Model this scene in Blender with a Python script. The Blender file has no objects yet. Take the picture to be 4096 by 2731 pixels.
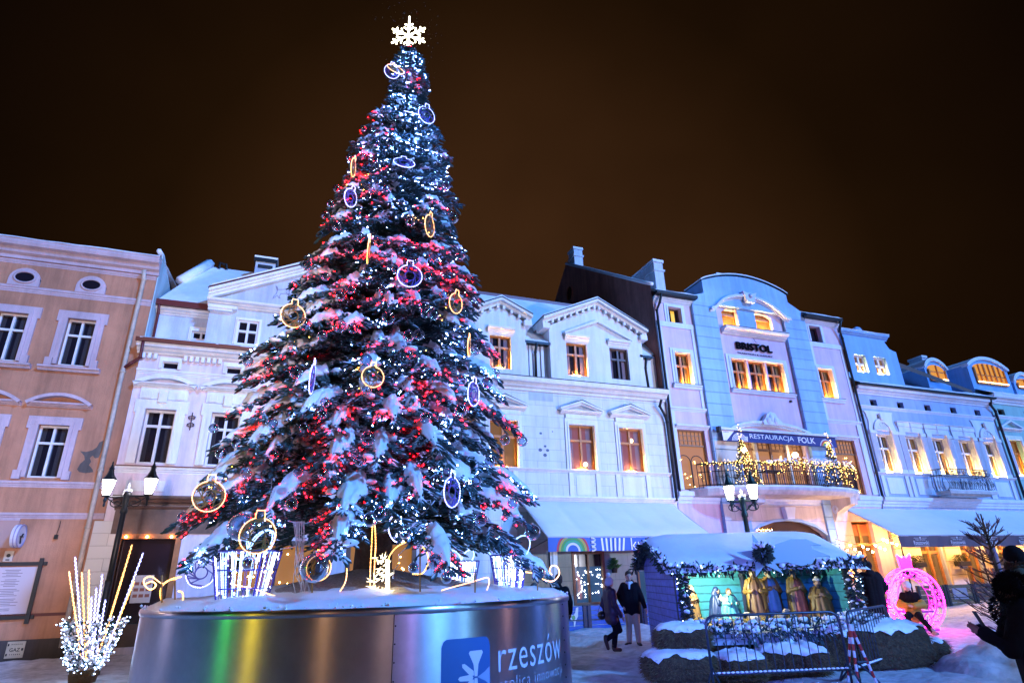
import bpy, math, random
import numpy as np
from mathutils import Vector, Matrix
S = bpy.context.scene
COL = S.collection
rnd = random.Random(7)
# ------------------------------------------------------------------ camera
EYE = 1.75
_p, _r, _y = math.radians(21.61), math.radians(-1.54), math.radians(20.86)
HD = Vector((math.sin(_y), math.cos(_y), 0)); RT = Vector((math.cos(_y), -math.sin(_y), 0)); UP = Vector((0, 0, 1))
_f = HD * math.cos(_p) + UP * math.sin(_p); _u0 = UP * math.cos(_p) - HD * math.sin(_p)
_R = RT * math.cos(_r) + _u0 * math.sin(_r); _U = _u0 * math.cos(_r) - RT * math.sin(_r)
cam_d = bpy.data.cameras.new('camera'); cam = bpy.data.objects.new('camera', cam_d); COL.objects.link(cam)
cam_d.sensor_width = 36; cam_d.lens = 2360 / 4096 * 36; cam_d.clip_end = 600; cam_d.clip_start = .05
cam.matrix_world = Matrix(((_R.x, _U.x, -_f.x, 0), (_R.y, _U.y, -_f.y, 0), (_R.z, _U.z, -_f.z, EYE), (0, 0, 0, 1)))
S.camera = cam
# ------------------------------------------------------------------ night sky, assumed floodlights, exposure
W = bpy.data.worlds.new('World'); S.world = W; W.use_nodes = True
nt = W.node_tree; nt.nodes.clear()
wo = nt.nodes.new('ShaderNodeOutputWorld'); bg = nt.nodes.new('ShaderNodeBackground')
tc = nt.nodes.new('ShaderNodeTexCoord'); dt = nt.nodes.new('ShaderNodeVectorMath'); dt.operation = 'DOT_PRODUCT'
_g = (HD * math.cos(.36) + UP * math.sin(.36)); dt.inputs[1].default_value = _g
cr = nt.nodes.new('ShaderNodeValToRGB')          # town glow on low snow cloud, fading to black overhead
cr.color_ramp.elements[0].position = .62; cr.color_ramp.elements[0].color = (.0009, .0005, .0004, 1)
cr.color_ramp.elements[1].position = 1.; cr.color_ramp.elements[1].color = (.030, .0118, .0043, 1)
e = cr.color_ramp.elements.new(.84); e.color = (.0085, .0035, .0011, 1)
nz = nt.nodes.new('ShaderNodeTexNoise'); nz.inputs['Scale'].default_value = 3.; nz.inputs['Detail'].default_value = 3
mx = nt.nodes.new('ShaderNodeMath'); mx.operation = 'MULTIPLY_ADD'; mx.inputs[1].default_value = .9; mx.inputs[2].default_value = .55
L = nt.links.new
L(tc.outputs['Generated'], dt.inputs[0]); L(dt.outputs['Value'], cr.inputs[0]); L(cr.outputs[0], bg.inputs[0])
L(tc.outputs['Generated'], nz.inputs['Vector']); L(nz.outputs[0], mx.inputs[0]); L(mx.outputs[0], bg.inputs[1]); L(bg.outputs[0], wo.inputs[0])
sun_d = bpy.data.lights.new('sun', 'SUN'); sun = bpy.data.objects.new('sun', sun_d); COL.objects.link(sun)
sun_d.energy = 3.4; sun_d.angle = math.radians(5); sun_d.color = (.10, .345, 1.0)
sun.rotation_euler = Vector((-.46, .80, -.52)).to_track_quat('-Z', 'Y').to_euler()
for _p0, _p1, _c, _e in (((-1, -12.5, 2.6), (-9, 21.8, 10.), (1., .78, .82), 14000), ((26, -12.5, 2.6), (9, 21.8, 11.3), (.78, .82, 1.), 17000), ((36, -12.5, 2.6), (21.5, 21.8, 12.), (.76, .70, 1.), 11500), ((48, -12.5, 2.6), (34, 21.8, 11.), (.68, .66, 1.), 9500)):
    fl_d = bpy.data.lights.new('assumed_facade_floodlight', 'SPOT'); fl = bpy.data.objects.new('assumed_facade_floodlight', fl_d); COL.objects.link(fl)   # assumed floodlights, unseen and added to wash the house row with light
    fl_d.energy = _e; fl_d.color = _c; fl_d.spot_size = math.radians(38); fl_d.spot_blend = .55; fl_d.shadow_soft_size = .5; fl.location = _p0
    fl.rotation_euler = (Vector(_p1) - fl.location).to_track_quat('-Z', 'Y').to_euler()
S.view_settings.view_transform = 'Standard'; S.view_settings.look = 'None'; S.view_settings.exposure = 0.62; S.view_settings.gamma = 1
cy = S.cycles; cy.use_denoising = True; cy.max_bounces = 6; cy.diffuse_bounces = 2; cy.glossy_bounces = 3; cy.transparent_max_bounces = 12
cy.sample_clamp_indirect = 4; cy.caustics_reflective = False; cy.caustics_refractive = False

# ------------------------------------------------------------------ materials
M = {}
def mat(name, col, rough=.7, metal=0, bump=0, bscale=20, var=0, vscale=1.2, emit=0, ecol=None, spec=None, streak=0):
    if name in M: return M[name]
    m = bpy.data.materials.new(name); m.use_nodes = True; n = m.node_tree.nodes; l = m.node_tree.links.new
    b = n['Principled BSDF']; b.inputs['Base Color'].default_value = (*col, 1); b.inputs['Roughness'].default_value = rough; b.inputs['Metallic'].default_value = metal
    if spec is not None: b.inputs['Specular IOR Level'].default_value = spec
    if emit: b.inputs['Emission Color'].default_value = (*(ecol or col), 1); b.inputs['Emission Strength'].default_value = emit
    if var or bump:
        t = n.new('ShaderNodeTexCoord')
    if var:
        a = n.new('ShaderNodeTexNoise'); a.inputs['Scale'].default_value = vscale; a.inputs['Detail'].default_value = 7; a.inputs['Roughness'].default_value = .65
        l(t.outputs['Object'], a.inputs['Vector'])
        k = n.new('ShaderNodeMapRange'); k.inputs[1].default_value = .3; k.inputs[2].default_value = .7; k.inputs[3].default_value = 1 - var; k.inputs[4].default_value = 1 + var * .6
        l(a.outputs[0], k.inputs[0])
        h = n.new('ShaderNodeHueSaturation'); h.inputs['Color'].default_value = (*col, 1); l(k.outputs[0], h.inputs['Value']); l(h.outputs[0], b.inputs['Base Color'])
        if streak:
            mp = n.new('ShaderNodeMapping'); mp.inputs['Scale'].default_value = (2.2, 2.2, .22); l(t.outputs['Object'], mp.inputs['Vector']); a2 = n.new('ShaderNodeTexNoise'); a2.inputs['Scale'].default_value = 1.; a2.inputs['Detail'].default_value = 8; a2.inputs['Roughness'].default_value = .7; l(mp.outputs[0], a2.inputs['Vector'])
            k2 = n.new('ShaderNodeMapRange'); k2.inputs[1].default_value = .42; k2.inputs[2].default_value = .62; k2.inputs[3].default_value = 1.04; k2.inputs[4].default_value = 1 - streak; l(a2.outputs[0], k2.inputs[0])
            mm = n.new('ShaderNodeMath'); mm.operation = 'MULTIPLY'; l(k.outputs[0], mm.inputs[0]); l(k2.outputs[0], mm.inputs[1]); l(mm.outputs[0], h.inputs['Value'])
    if bump:
        a = n.new('ShaderNodeTexNoise'); a.inputs['Scale'].default_value = bscale; a.inputs['Detail'].default_value = 6
        l(t.outputs['Object'], a.inputs['Vector']); u = n.new('ShaderNodeBump'); u.inputs['Strength'].default_value = bump; u.inputs['Distance'].default_value = .04
        l(a.outputs[0], u.inputs['Height']); l(u.outputs[0], b.inputs['Normal'])
    M[name] = m; return m
def plaster(name, col, var=.16): return mat(name, col, .85, bump=.25, bscale=30, var=var, vscale=.9, streak=var * 1.3)
def glow(name, col, s):
    if name in M: return M[name]
    m = mat(name, (.6, .6, .6), .4, emit=s, ecol=col); return m
def lines(m, sx, sz, off=.5, mort=.012, strength=.8, dark=.8):
    """ashlar joints or boards cut into the surface: brick pattern on world X / Z"""
    n = m.node_tree.nodes; l = m.node_tree.links.new; b = n['Principled BSDF']
    g = n.new('ShaderNodeNewGeometry'); s = n.new('ShaderNodeSeparateXYZ'); c = n.new('ShaderNodeCombineXYZ')
    l(g.outputs['Position'], s.inputs[0]); ad = n.new('ShaderNodeMath'); ad.operation = 'MULTIPLY_ADD'; ad.inputs[1].default_value = .37
    l(s.outputs['Y'], ad.inputs[0]); l(s.outputs['X'], ad.inputs[2]); l(ad.outputs[0], c.inputs[0]); l(s.outputs['Z'], c.inputs[1])
    t = n.new('ShaderNodeTexBrick'); t.offset = off; t.inputs['Scale'].default_value = 1; t.inputs['Brick Width'].default_value = sx; t.inputs['Row Height'].default_value = sz
    t.inputs['Mortar Size'].default_value = mort; t.inputs['Mortar Smooth'].default_value = .3
    t.inputs['Color1'].default_value = (1, 1, 1, 1); t.inputs['Color2'].default_value = (.92, .92, .92, 1); t.inputs['Mortar'].default_value = (dark, dark, dark, 1)
    l(c.outputs[0], t.inputs['Vector'])
    mi = n.new('ShaderNodeMix'); mi.data_type = 'RGBA'; mi.blend_type = 'MULTIPLY'; mi.inputs[0].default_value = 1
    src = b.inputs['Base Color'].links[0].from_socket if b.inputs['Base Color'].links else None
    if src: l(src, mi.inputs[6])
    else: mi.inputs[6].default_value = b.inputs['Base Color'].default_value
    l(t.outputs['Color'], mi.inputs[7]); l(mi.outputs[2], b.inputs['Base Color'])
    u = n.new('ShaderNodeBump'); u.invert = True; u.inputs['Strength'].default_value = strength; u.inputs['Distance'].default_value = .03; l(t.outputs['Fac'], u.inputs['Height'])
    if b.inputs['Normal'].links: l(b.inputs['Normal'].links[0].from_socket, u.inputs['Normal'])
    l(u.outputs[0], b.inputs['Normal']); return m
SNOW = mat('snow', (.86, .88, .92), .55, bump=.35, bscale=9, var=.06, vscale=3)
ROOFSNOW = mat('roof_snow', (.78, .81, .86), .6, bump=.6, bscale=4, var=.12, vscale=1.5)
WHITE = plaster('white_plaster', (.74, .74, .76)); TRIM = plaster('white_trim', (.80, .80, .80), .08)
DARKM = mat('dark_metal', (.022, .024, .026), .45, .6); BLACK = mat('black_paint', (.012, .012, .014), .5)
REDM = mat('dark_red_gutter', (.11, .012, .012), .45)
PANE = mat('window_glass', (.012, .010, .016), .06, spec=.8)
PANEW = mat('window_glass_lit', (.03, .02, .02), .06, emit=.13, ecol=(1., .46, .12))
WOODW = mat('lamplit_window_wood', (.52, .18, .035), .45, var=.25, vscale=6)  # glow of the sill lamps is deepened into this wood colour
WFRAME = mat('white_window_wood', (.72, .70, .70), .45)
LAMPW = glow('warm_sill_lamp', (1., .54, .14), 680)
LAMPC = glow('cool_lantern', (.95, .90, 1.0), 26)

# ------------------------------------------------------------------ mesh builder
FY = 21.8                                           # the facade plane of the house row
class MB:
    def __init__(s): s.v = []; s.f = []; s.smooth = False
    def add(s, vs, fs):
        b = len(s.v); s.v += [tuple(v) for v in vs]; s.f += [tuple(b + i for i in f) for f in fs]; return s
    def bx(s, x0, x1, y0, y1, z0, z1):
        return s.add([(x0, y0, z0), (x1, y0, z0), (x1, y1, z0), (x0, y1, z0), (x0, y0, z1), (x1, y0, z1), (x1, y1, z1), (x0, y1, z1)],
                     [(0, 3, 2, 1), (4, 5, 6, 7), (0, 1, 5, 4), (1, 2, 6, 5), (2, 3, 7, 6), (3, 0, 4, 7)])
    def fb(s, x0, x1, z0, z1, o0, o1): return s.bx(x0, x1, FY - o1, FY - o0, z0, z1)      # box on the facade, o = how far it stands out
    def prism(s, pts, o0, o1):                       # (x, z) outline, anticlockwise seen from the front
        n = len(pts); a = sum(pts[i][0] * pts[(i + 1) % n][1] - pts[(i + 1) % n][0] * pts[i][1] for i in range(n))
        if a < 0: pts = pts[::-1]
        v = [(x, FY - o1, z) for x, z in pts] + [(x, FY - o0, z) for x, z in pts]
        return s.add(v, [tuple(range(n)), tuple(range(2 * n - 1, n - 1, -1))] + [(i, i + n, (i + 1) % n + n, (i + 1) % n) for i in range(n)])
    def mould(s, x0, x1, prof, y=None):              # (out, z) profile swept along X
        y = FY if y is None else y; n = len(prof)
        a = sum(prof[i][0] * prof[(i + 1) % n][1] - prof[(i + 1) % n][0] * prof[i][1] for i in range(n))
        if a < 0: prof = prof[::-1]
        v = [(x0, y - o, z) for o, z in prof] + [(x1, y - o, z) for o, z in prof]
        return s.add(v, [tuple(range(n - 1, -1, -1)), tuple(range(n, 2 * n))] + [(i, (i + 1) % n, (i + 1) % n + n, i + n) for i in range(n)])
    def arc(s, cx, z0, hw, rise, t, o0, o1, n=14, a0=-1, a1=1):      # segmental hood of thickness t
        R = (hw * hw + rise * rise) / (2 * rise); zc = z0 + rise - R; th = math.asin(min(1, hw / R))
        A = [th * (a0 + (a1 - a0) * i / n) for i in range(n + 1)]
        for i in range(n):
            q = [(cx + (R - t) * math.sin(A[i]), zc + (R - t) * math.cos(A[i])), (cx + (R - t) * math.sin(A[i + 1]), zc + (R - t) * math.cos(A[i + 1])),
                 (cx + R * math.sin(A[i + 1]), zc + R * math.cos(A[i + 1])), (cx + R * math.sin(A[i]), zc + R * math.cos(A[i]))]
            s.prism(q, o0, o1)
        return s
    def tube(s, pts, r, n=6, closed=False, caps=True):
        P = [Vector(p) for p in pts]; k = len(P); rr = r if hasattr(r, '__len__') else [r] * k
        prev = None; rings = []
        for i in range(k):
            if closed: d = P[(i + 1) % k] - P[i - 1]
            else: d = P[min(i + 1, k - 1)] - P[max(i - 1, 0)]
            d = d.normalized() if d.length > 1e-9 else Vector((0, 0, 1))
            if prev is None: a = d.cross(Vector((0, 0, 1)) if abs(d.z) < .9 else Vector((1, 0, 0))).normalized()
            else:
                a = prev - d * prev.dot(d); a = a.normalized() if a.length > 1e-6 else d.orthogonal().normalized()
            prev = a; b = d.cross(a)
            rings.append([P[i] + (a * math.cos(2 * math.pi * j / n) + b * math.sin(2 * math.pi * j / n)) * rr[i] for j in range(n)])
        v = [q for R in rings for q in R]; f = []
        for i in range(k if closed else k - 1):
            i2 = (i + 1) % k
            for j in range(n): f.append((i * n + j, i * n + (j + 1) % n, i2 * n + (j + 1) % n, i2 * n + j))
        if caps and not closed: f += [tuple(range(n - 1, -1, -1)), tuple((k - 1) * n + j for j in range(n))]
        return s.add(v, f)
    def lathe(s, c, prof, n=16):                     # (r, z) profile turned about the vertical through c
        v = []; f = []
        for r, z in prof: v += [(c[0] + r * math.cos(2 * math.pi * j / n), c[1] + r * math.sin(2 * math.pi * j / n), c[2] + z) for j in range(n)]
        for i in range(len(prof) - 1):
            for j in range(n): f.append((i * n + j, i * n + (j + 1) % n, (i + 1) * n + (j + 1) % n, (i + 1) * n + j))
        f += [tuple(range(n - 1, -1, -1)), tuple((len(prof) - 1) * n + j for j in range(n))]
        return s.add(v, f)
    def ball(s, c, r, n=12, m=8, sq=(1, 1, 1)):
        prof = [(math.sin(math.pi * i / m), -math.cos(math.pi * i / m)) for i in range(1, m)]
        v = [(c[0], c[1], c[2] - r * sq[2])]; f = []
        for q, z in prof: v += [(c[0] + r * sq[0] * q * math.cos(2 * math.pi * j / n), c[1] + r * sq[1] * q * math.sin(2 * math.pi * j / n), c[2] + r * sq[2] * z) for j in range(n)]
        v.append((c[0], c[1], c[2] + r * sq[2])); k = len(prof)
        for j in range(n):
            f.append((0, 1 + (j + 1) % n, 1 + j)); f.append((len(v) - 1, 1 + (k - 1) * n + j, 1 + (k - 1) * n + (j + 1) % n))
            for i in range(k - 1): f.append((1 + i * n + j, 1 + i * n + (j + 1) % n, 1 + (i + 1) * n + (j + 1) % n, 1 + (i + 1) * n + j))
        return s.add(v, f)
    def octa(s, c, r):
        x, y, z = c
        return s.add([(x + r, y, z), (x - r, y, z), (x, y + r, z), (x, y - r, z), (x, y, z + r), (x, y, z - r)],
                     [(0, 2, 4), (2, 1, 4), (1, 3, 4), (3, 0, 4), (2, 0, 5), (1, 2, 5), (3, 1, 5), (0, 3, 5)])
    def wall(s, x0, x1, z0, z1, out, holes, depth=.3):   # front face with rectangular openings and their reveals
        xs = sorted({x0, x1} | {h[0] for h in holes} | {h[1] for h in holes}); zs = sorted({z0, z1} | {h[2] for h in holes} | {h[3] for h in holes})
        y = FY - out
        for i in range(len(xs) - 1):
            for j in range(len(zs) - 1):
                a, b, c, d = xs[i], xs[i + 1], zs[j], zs[j + 1]
                if a < x0 - 1e-6 or b > x1 + 1e-6 or c < z0 - 1e-6 or d > z1 + 1e-6: continue
                if any(h[0] <= a + 1e-6 and h[1] >= b - 1e-6 and h[2] <= c + 1e-6 and h[3] >= d - 1e-6 for h in holes): continue
                s.add([(a, y, c), (b, y, c), (b, y, d), (a, y, d)], [(0, 1, 2, 3)])
        for a, b, c, d in holes:
            Y = y + depth
            s.add([(a, y, c), (a, Y, c), (a, Y, d), (a, y, d), (b, y, c), (b, Y, c), (b, Y, d), (b, y, d)], [(0, 3, 2, 1), (4, 5, 6, 7), (0, 1, 5, 4), (3, 7, 6, 2)])
        return s
    def sides(s, x0, x1, z0, z1, y0, y1):            # flanks, back and top closing a wall to a box
        return s.add([(x0, y0, z0), (x1, y0, z0), (x1, y1, z0), (x0, y1, z0), (x0, y0, z1), (x1, y0, z1), (x1, y1, z1), (x0, y1, z1)],
                     [(3, 0, 4, 7), (1, 2, 6, 5), (2, 3, 7, 6), (4, 5, 6, 7)])
    def join(s, o, mt=None):
        return s.add([(mt @ Vector(v)) for v in o.v] if mt else o.v, o.f)
    def build(s, name, m, parent=None, smooth=False, label=None):
        me = bpy.data.meshes.new(name); org = Vector((0, 0, 0))
        p = parent
        while p is not None: org += p.location; p = p.parent
        me.from_pydata([(a - org.x, b - org.y, c - org.z) for a, b, c in s.v], [], s.f); me.update()
        if smooth: me.polygons.foreach_set('use_smooth', [True] * len(me.polygons))
        for q in (m if isinstance(m, (list, tuple)) else [m]): me.materials.append(q)
        o = bpy.data.objects.new(name, me); COL.objects.link(o); o.parent = parent
        if label: o['label'] = label
        return o
def tag(o, label=None, cat=None, group=None, kind=None):
    for k, v in (('label', label), ('category', cat), ('group', group), ('kind', kind)):
        if v: o[k] = v
    return o
def thing(name, label, cat, loc=(0, 0, 0), group=None):
    o = bpy.data.objects.new(name, None); COL.objects.link(o); o.location = loc; o.empty_display_size = .2
    return tag(o, label, cat, group)
def copy_tree(o, parent=None):
    c = o.copy(); COL.objects.link(c); c.parent = parent
    for ch in list(o.children): copy_tree(ch, c)
    return c
def text_mb(s, w=None, h=None, bold=0, space=1., depth=.0):
    """flat lettering as a mesh builder, lower left corner at 0, in x / z"""
    cu = bpy.data.curves.new('txt', 'FONT'); cu.body = s; cu.size = 1; cu.offset = bold; cu.space_character = space; cu.extrude = depth; cu.resolution_u = 3
    o = bpy.data.objects.new('txt', cu); COL.objects.link(o)
    me = o.evaluated_get(bpy.context.evaluated_depsgraph_get()).to_mesh()
    V = [v.co.copy() for v in me.vertices]; Fs = [tuple(p.vertices) for p in me.polygons]
    bpy.data.objects.remove(o); bpy.data.curves.remove(cu)
    x0 = min(v.x for v in V); x1 = max(v.x for v in V); y0 = min(v.y for v in V); y1 = max(v.y for v in V)
    kx = w / (x1 - x0) if w else None; ky = h / (y1 - y0) if h else None; kx = kx or ky; ky = ky or kx
    mb = MB(); mb.v = [((v.x - x0) * kx, -v.z, (v.y - y0) * ky) for v in V]; mb.f = Fs; mb.w = (x1 - x0) * kx; mb.h = (y1 - y0) * ky
    return mb
def shift(mb, x, y, z):
    mb.v = [(a + x, b + y, c + z) for a, b, c in mb.v]; return mb
def noise(x, y, z=0.0):
    from mathutils import noise as N
    return N.noise((x, y, z))
def ray(u, v):                                       # direction through a photo point (4096 x 2731 px): where a thing stands was measured this way
    return _f + _R * ((u - 2048) / 2360) - _U * ((v - 1365.5) / 2360)
def atD(u, v, D):
    d = ray(u, v); return Vector((0, 0, EYE)) + d * (D / d.dot(HD))
# ------------------------------------------------------------------ windows and other repeated house parts
def window(P, x0, x1, z0, z1, out=0., depth=.28, fm=None, pane=None, fw=.075, trans=.66, mull=1, lamp=False, bars=0, curtain=None):
    fm = fm or WFRAME; pane = pane or PANE; o1 = out - depth + .10; o0 = out - depth
    b = MB(); b.fb(x0, x0 + fw, z0, z1, o0, o1).fb(x1 - fw, x1, z0, z1, o0, o1).fb(x0 + fw, x1 - fw, z1 - fw, z1, o0, o1).fb(x0 + fw, x1 - fw, z0, z0 + fw, o0, o1)
    xm = (x0 + x1) / 2; zt = z0 + (z1 - z0) * trans
    if trans: b.fb(x0 + fw, x1 - fw, zt - fw * .55, zt + fw * .55, o0, o1 + .015)
    if mull: b.fb(xm - fw * .55, xm + fw * .55, z0 + fw, z1 - fw, o0, o1 + .028)
    for i in range(bars):
        xx = x0 + (x1 - x0) * (i + 1) / (bars + 1); b.fb(xx - .015, xx + .015, zt, z1 - fw, o0, o1 - .03)
        if i < 2: zz = zt + (z1 - zt) * (i + 1) / 3; b.fb(x0 + fw, x1 - fw, zz - .015, zz + .015, o0, o1 - .026)
    w = b.build('window', fm, P)
    MB().fb(x0 + .02, x1 - .02, z0 + .02, z1 - .02, o0 + .01, o0 + .035).build('pane', pane, w)
    if curtain:
        c = MB()
        for sgn in (0, 1):
            cw = (x1 - x0) * (.22 if sgn else .16)
            n = 8
            for i in range(n):
                a = (x0 + .06 + cw * i / n) if not sgn else (x1 - .06 - cw * (i + 1) / n)
                c.fb(a, a + cw / n * .8, z0 + .08, z1 - .08, o0 + .035 + .006 * (i % 2), o0 + .04 + .006 * (i % 2))
        c.build('curtain', curtain, w)
    if lamp:
        l = MB(); n = 1
        l.fb(xm - (x1 - x0) * .20, xm + (x1 - x0) * .12, z0 + .012, z0 + .055, out - .16, out - .10); l.build('sill_lamp', LAMPW, w)
    return w
def frame_trim(w, x0, x1, z0, z1, t, out, o=.07, m=None, top=None, ears=.0, bottom=False, name='surround'):
    top = t if top is None else top; b = MB()
    b.fb(x0 - t, x0, z0, z1, out, out + o).fb(x1, x1 + t, z0, z1, out, out + o).fb(x0 - t, x1 + t, z1, z1 + top, out, out + o + .003)
    b.fb(x0 - t * .42, x0, z0, z1, out + o, out + o + .03).fb(x1, x1 + t * .42, z0, z1, out + o, out + o + .03).fb(x0 - t * .42, x1 + t * .42, z1, z1 + top * .42, out + o + .003, out + o + .033)
    if ears: b.fb(x0 - t - ears, x0 - t, z1 - .12, z1 + top, out, out + o).fb(x1 + t, x1 + t + ears, z1 - .12, z1 + top, out, out + o)
    if bottom: b.fb(x0 - t, x1 + t, z0 - t, z0, out, out + o)
    return b.build(name, m or TRIM, w)
def sill(w, x0, x1, z1, h, out, o=.16, m=None, snow=True):
    MB().mould(x0, x1, [(out, z1 - h), (out + o * .5, z1 - h), (out + o * .75, z1 - h * .45), (out + o, z1 - h * .4), (out + o, z1), (out, z1)]).build('sill', m or TRIM, w)
def pipe(P, pts, r=.06, m=None, name='drainpipe'):
    b = MB().tube([(x, FY - o, z) for x, o, z in pts], r, 8)
    for x, o, z in pts[1:-1]: b.lathe((x, FY - o, z - .03), [(r * 1.25, 0), (r * 1.25, .06)], 8)
    return b.build(name, m or DARKM, P, True)
def corn(z0, z1, o0, o1):                            # a classical cornice profile
    h = z1 - z0; d = o1 - o0
    return [(o0, z0), (o0 + d * .15, z0), (o0 + d * .2, z0 + h * .2), (o0 + d * .45, z0 + h * .3), (o0 + d * .6, z0 + h * .55), (o0 + d * .92, z0 + h * .62), (o0 + d, z0 + h * .8), (o0 + d, z1), (o0, z1)]
def snow_strip(P, x0, x1, y0, y1, z, t=.12, rise=0., name='snow', n=26, m=None):
    """lumpy snow lying on a ledge or roof, y0 front to y1 back, climbing by rise"""
    b = MB(); k = 5
    for i in range(n + 1):
        for j in range(k + 1):
            x = x0 + (x1 - x0) * i / n; s = j / k; y = y0 + (y1 - y0) * s
            e = min(1, 5 * min(s, 1 - s) + .3); h = t * e * (.8 + .5 * noise(x * 1.3, y * 2, z)); b.v.append((x, y - (.05 * noise(x * 2.1, 3, z) if j == 0 else 0), z + rise * s + h))
    for i in range(n):
        for j in range(k): a = i * (k + 1) + j; b.f.append((a, a + k + 1, a + k + 2, a + 1))
    q = len(b.v); b.add([(x0, y0, z), (x1, y0, z), (x1, y1, z + rise), (x0, y1, z + rise)], [(3, 2, 1, 0)])
    for i in range(n): b.f.append((i * (k + 1), q if 0 else i * (k + 1), (i + 1) * (k + 1))) if 0 else None
    fr = [(v[0], v[1], z) for v in b.v[0:(n + 1) * (k + 1):k + 1]]; s0 = len(b.v); b.v += fr
    for i in range(n): b.f.append((s0 + i, s0 + i + 1, (i + 1) * (k + 1), i * (k + 1)))
    return b.build(name, m or ROOFSNOW, P, True)

# ------------------------------------------------------------------ pink house, far left
ORANGE = plaster('orange_plaster', (.50, .23, .13), .22); PINKT = plaster('faded_pink_trim', (.55, .42, .45), .14); PLINTH = plaster('dark_plinth', (.07, .055, .05), .3)
H = thing('corner_house', 'orange plastered town house with oval attic windows, chipped wall and pale drainpipe', 'house', (-9, FY, 0))
xs = [-6.97, -8.84, -10.71, -12.58, -14.45]; holes = []
for x in xs: holes += [(x - .40, x + .40, 8.41, 10.02), (x - .40, x + .40, 4.84, 6.44)]
w = MB().wall(-15.9, -5.13, -.3, 12.0, 0, holes, .2).sides(-15.9, -5.13, -.3, 12.0, FY, FY + 9)
w.build('wall', ORANGE, H)
for x in xs:
    for z0, z1, up in ((8.41, 10.02, 1), (4.84, 6.44, 0)):
        wn = window(H, x - .40, x + .40, z0, z1, 0, .2, WFRAME, fw=.06, trans=.66, curtain=mat('dark_curtain', (.03, .025, .03), .9))
        frame_trim(wn, x - .40, x + .40, z0, z1, .24, 0, .06, PINKT, .26, .07)
        MB().fb(x - .72, x - .52, z0 - .06, z0 + .2, 0, .12).fb(x + .52, x + .72, z0 - .06, z0 + .2, 0, .12).build('frame_foot', PINKT, wn)
        if up: sill(wn, x - .84, x + .84, 8.33, .15, 0, .2, PINKT)
        else:
            MB().mould(x - .86, x + .86, corn(7.0, 7.14, 0, .2)).arc(x, 7.12, .88, .32, .10, 0, .22).build('pediment', PINKT, wn)
    b = MB(); R = .43                                 # oval attic light in a round-headed frame
    out = [(x - R, 10.98), (x + R, 10.98), (x + R, 11.25)] + [(x + R * math.cos(a), 11.2 + .42 * math.sin(a)) for a in [math.pi * i / 10 for i in range(11)]] + [(x - R, 11.25)]
    b.prism(out, 0, .09); fr = b.build('oval_window', PINKT, H)
    b = MB(); b.tube([(x + .29 * math.cos(a), FY - .1, 11.28 + .2 * math.sin(a)) for a in [2 * math.pi * i / 20 for i in range(20)]], .035, 6, True).build('rim', PINKT, fr, True)
    MB().prism([(x + .29 * math.cos(a), 11.28 + .2 * math.sin(a)) for a in [2 * math.pi * i / 20 for i in range(20)]], .09, .098).build('pane', PANE, fr)
for z0, z1, o in ((10.77, 10.98, .07), (4.55, 4.73, .08), (3.65, 3.82, .08), (11.78, 11.9, .06)):
    MB().mould(-15.9, -5.13, corn(z0, z1, 0, o)).build('string_course', PINKT, H)
MB().mould(-15.95, -5.08, corn(11.95, 12.52, 0, .42)).build('cornice', PINKT, H)
snow_strip(H, -15.95, -5.08, FY - .44, FY + 3.4, 12.52, .14, .5, 'roof_snow')
MB().fb(-15.9, -5.13, -.32, .44, 0, .05).build('plinth', PLINTH, H)
MB().fb(-7.4, -5.55, 1.02, 1.10, 0, .03).build('cable_cover', REDM, H)
CREAM = mat('cream_pipe', (.50, .42, .34), .6, var=.3, vscale=3)
pipe(H, [(-5.50, .30, 12.0), (-5.49, .12, 11.7), (-5.49, .12, 8.3), (-5.47, .12, 5.1), (-5.46, .12, 3.4), (-5.44, .12, .2)], .07, CREAM)
# stepped gable flank over the neighbour
MB().add([(-5.09, FY + .01, 9.0), (-5.09, FY + 5, 9.0), (-5.09, FY + 5, 11.2), (-5.09, FY + 2.4, 12.3), (-5.09, FY + .01, 12.9), (-5.12, FY, 9.0), (-5.12, FY + 5, 9.0), (-5.12, FY + 5, 11.2), (-5.12, FY + 2.4, 12.3), (-5.12, FY, 12.9)],
    [(0, 1, 2, 3, 4), (9, 8, 7, 6, 5), (0, 4, 9, 5), (4, 3, 8, 9), (3, 2, 7, 8)]).build('gable', plaster('grey_blue_plaster', (.42, .55, .58)), H)
b = MB().tube([(-5.2, FY - .2, 12.86), (-5.2, FY + .3, 12.95), (-5.2, FY + 2.4, 12.4), (-5.2, FY + 5, 11.3)], .09, 6).build('gable_snow', ROOFSNOW, H, True)
patch = [(-6.16, 5.68), (-6.0, 5.66), (-5.84, 5.72), (-5.74, 5.82), (-5.70, 5.98), (-5.60, 6.04), (-5.59, 5.72), (-5.63, 5.5), (-5.72, 5.47), (-5.80, 5.56), (-5.86, 5.48), (-5.80, 5.36), (-5.84, 5.26), (-5.72, 5.14), (-5.68, 5.05), (-5.88, 5.01), (-6.05, 5.04), (-6.12, 5.12), (-6.08, 5.28), (-5.98, 5.42), (-6.02, 5.54)]
MB().prism(patch, -.01, .006).build('bare_patch', plaster('bare_render', (.14, .115, .10), .3), H)
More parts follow.
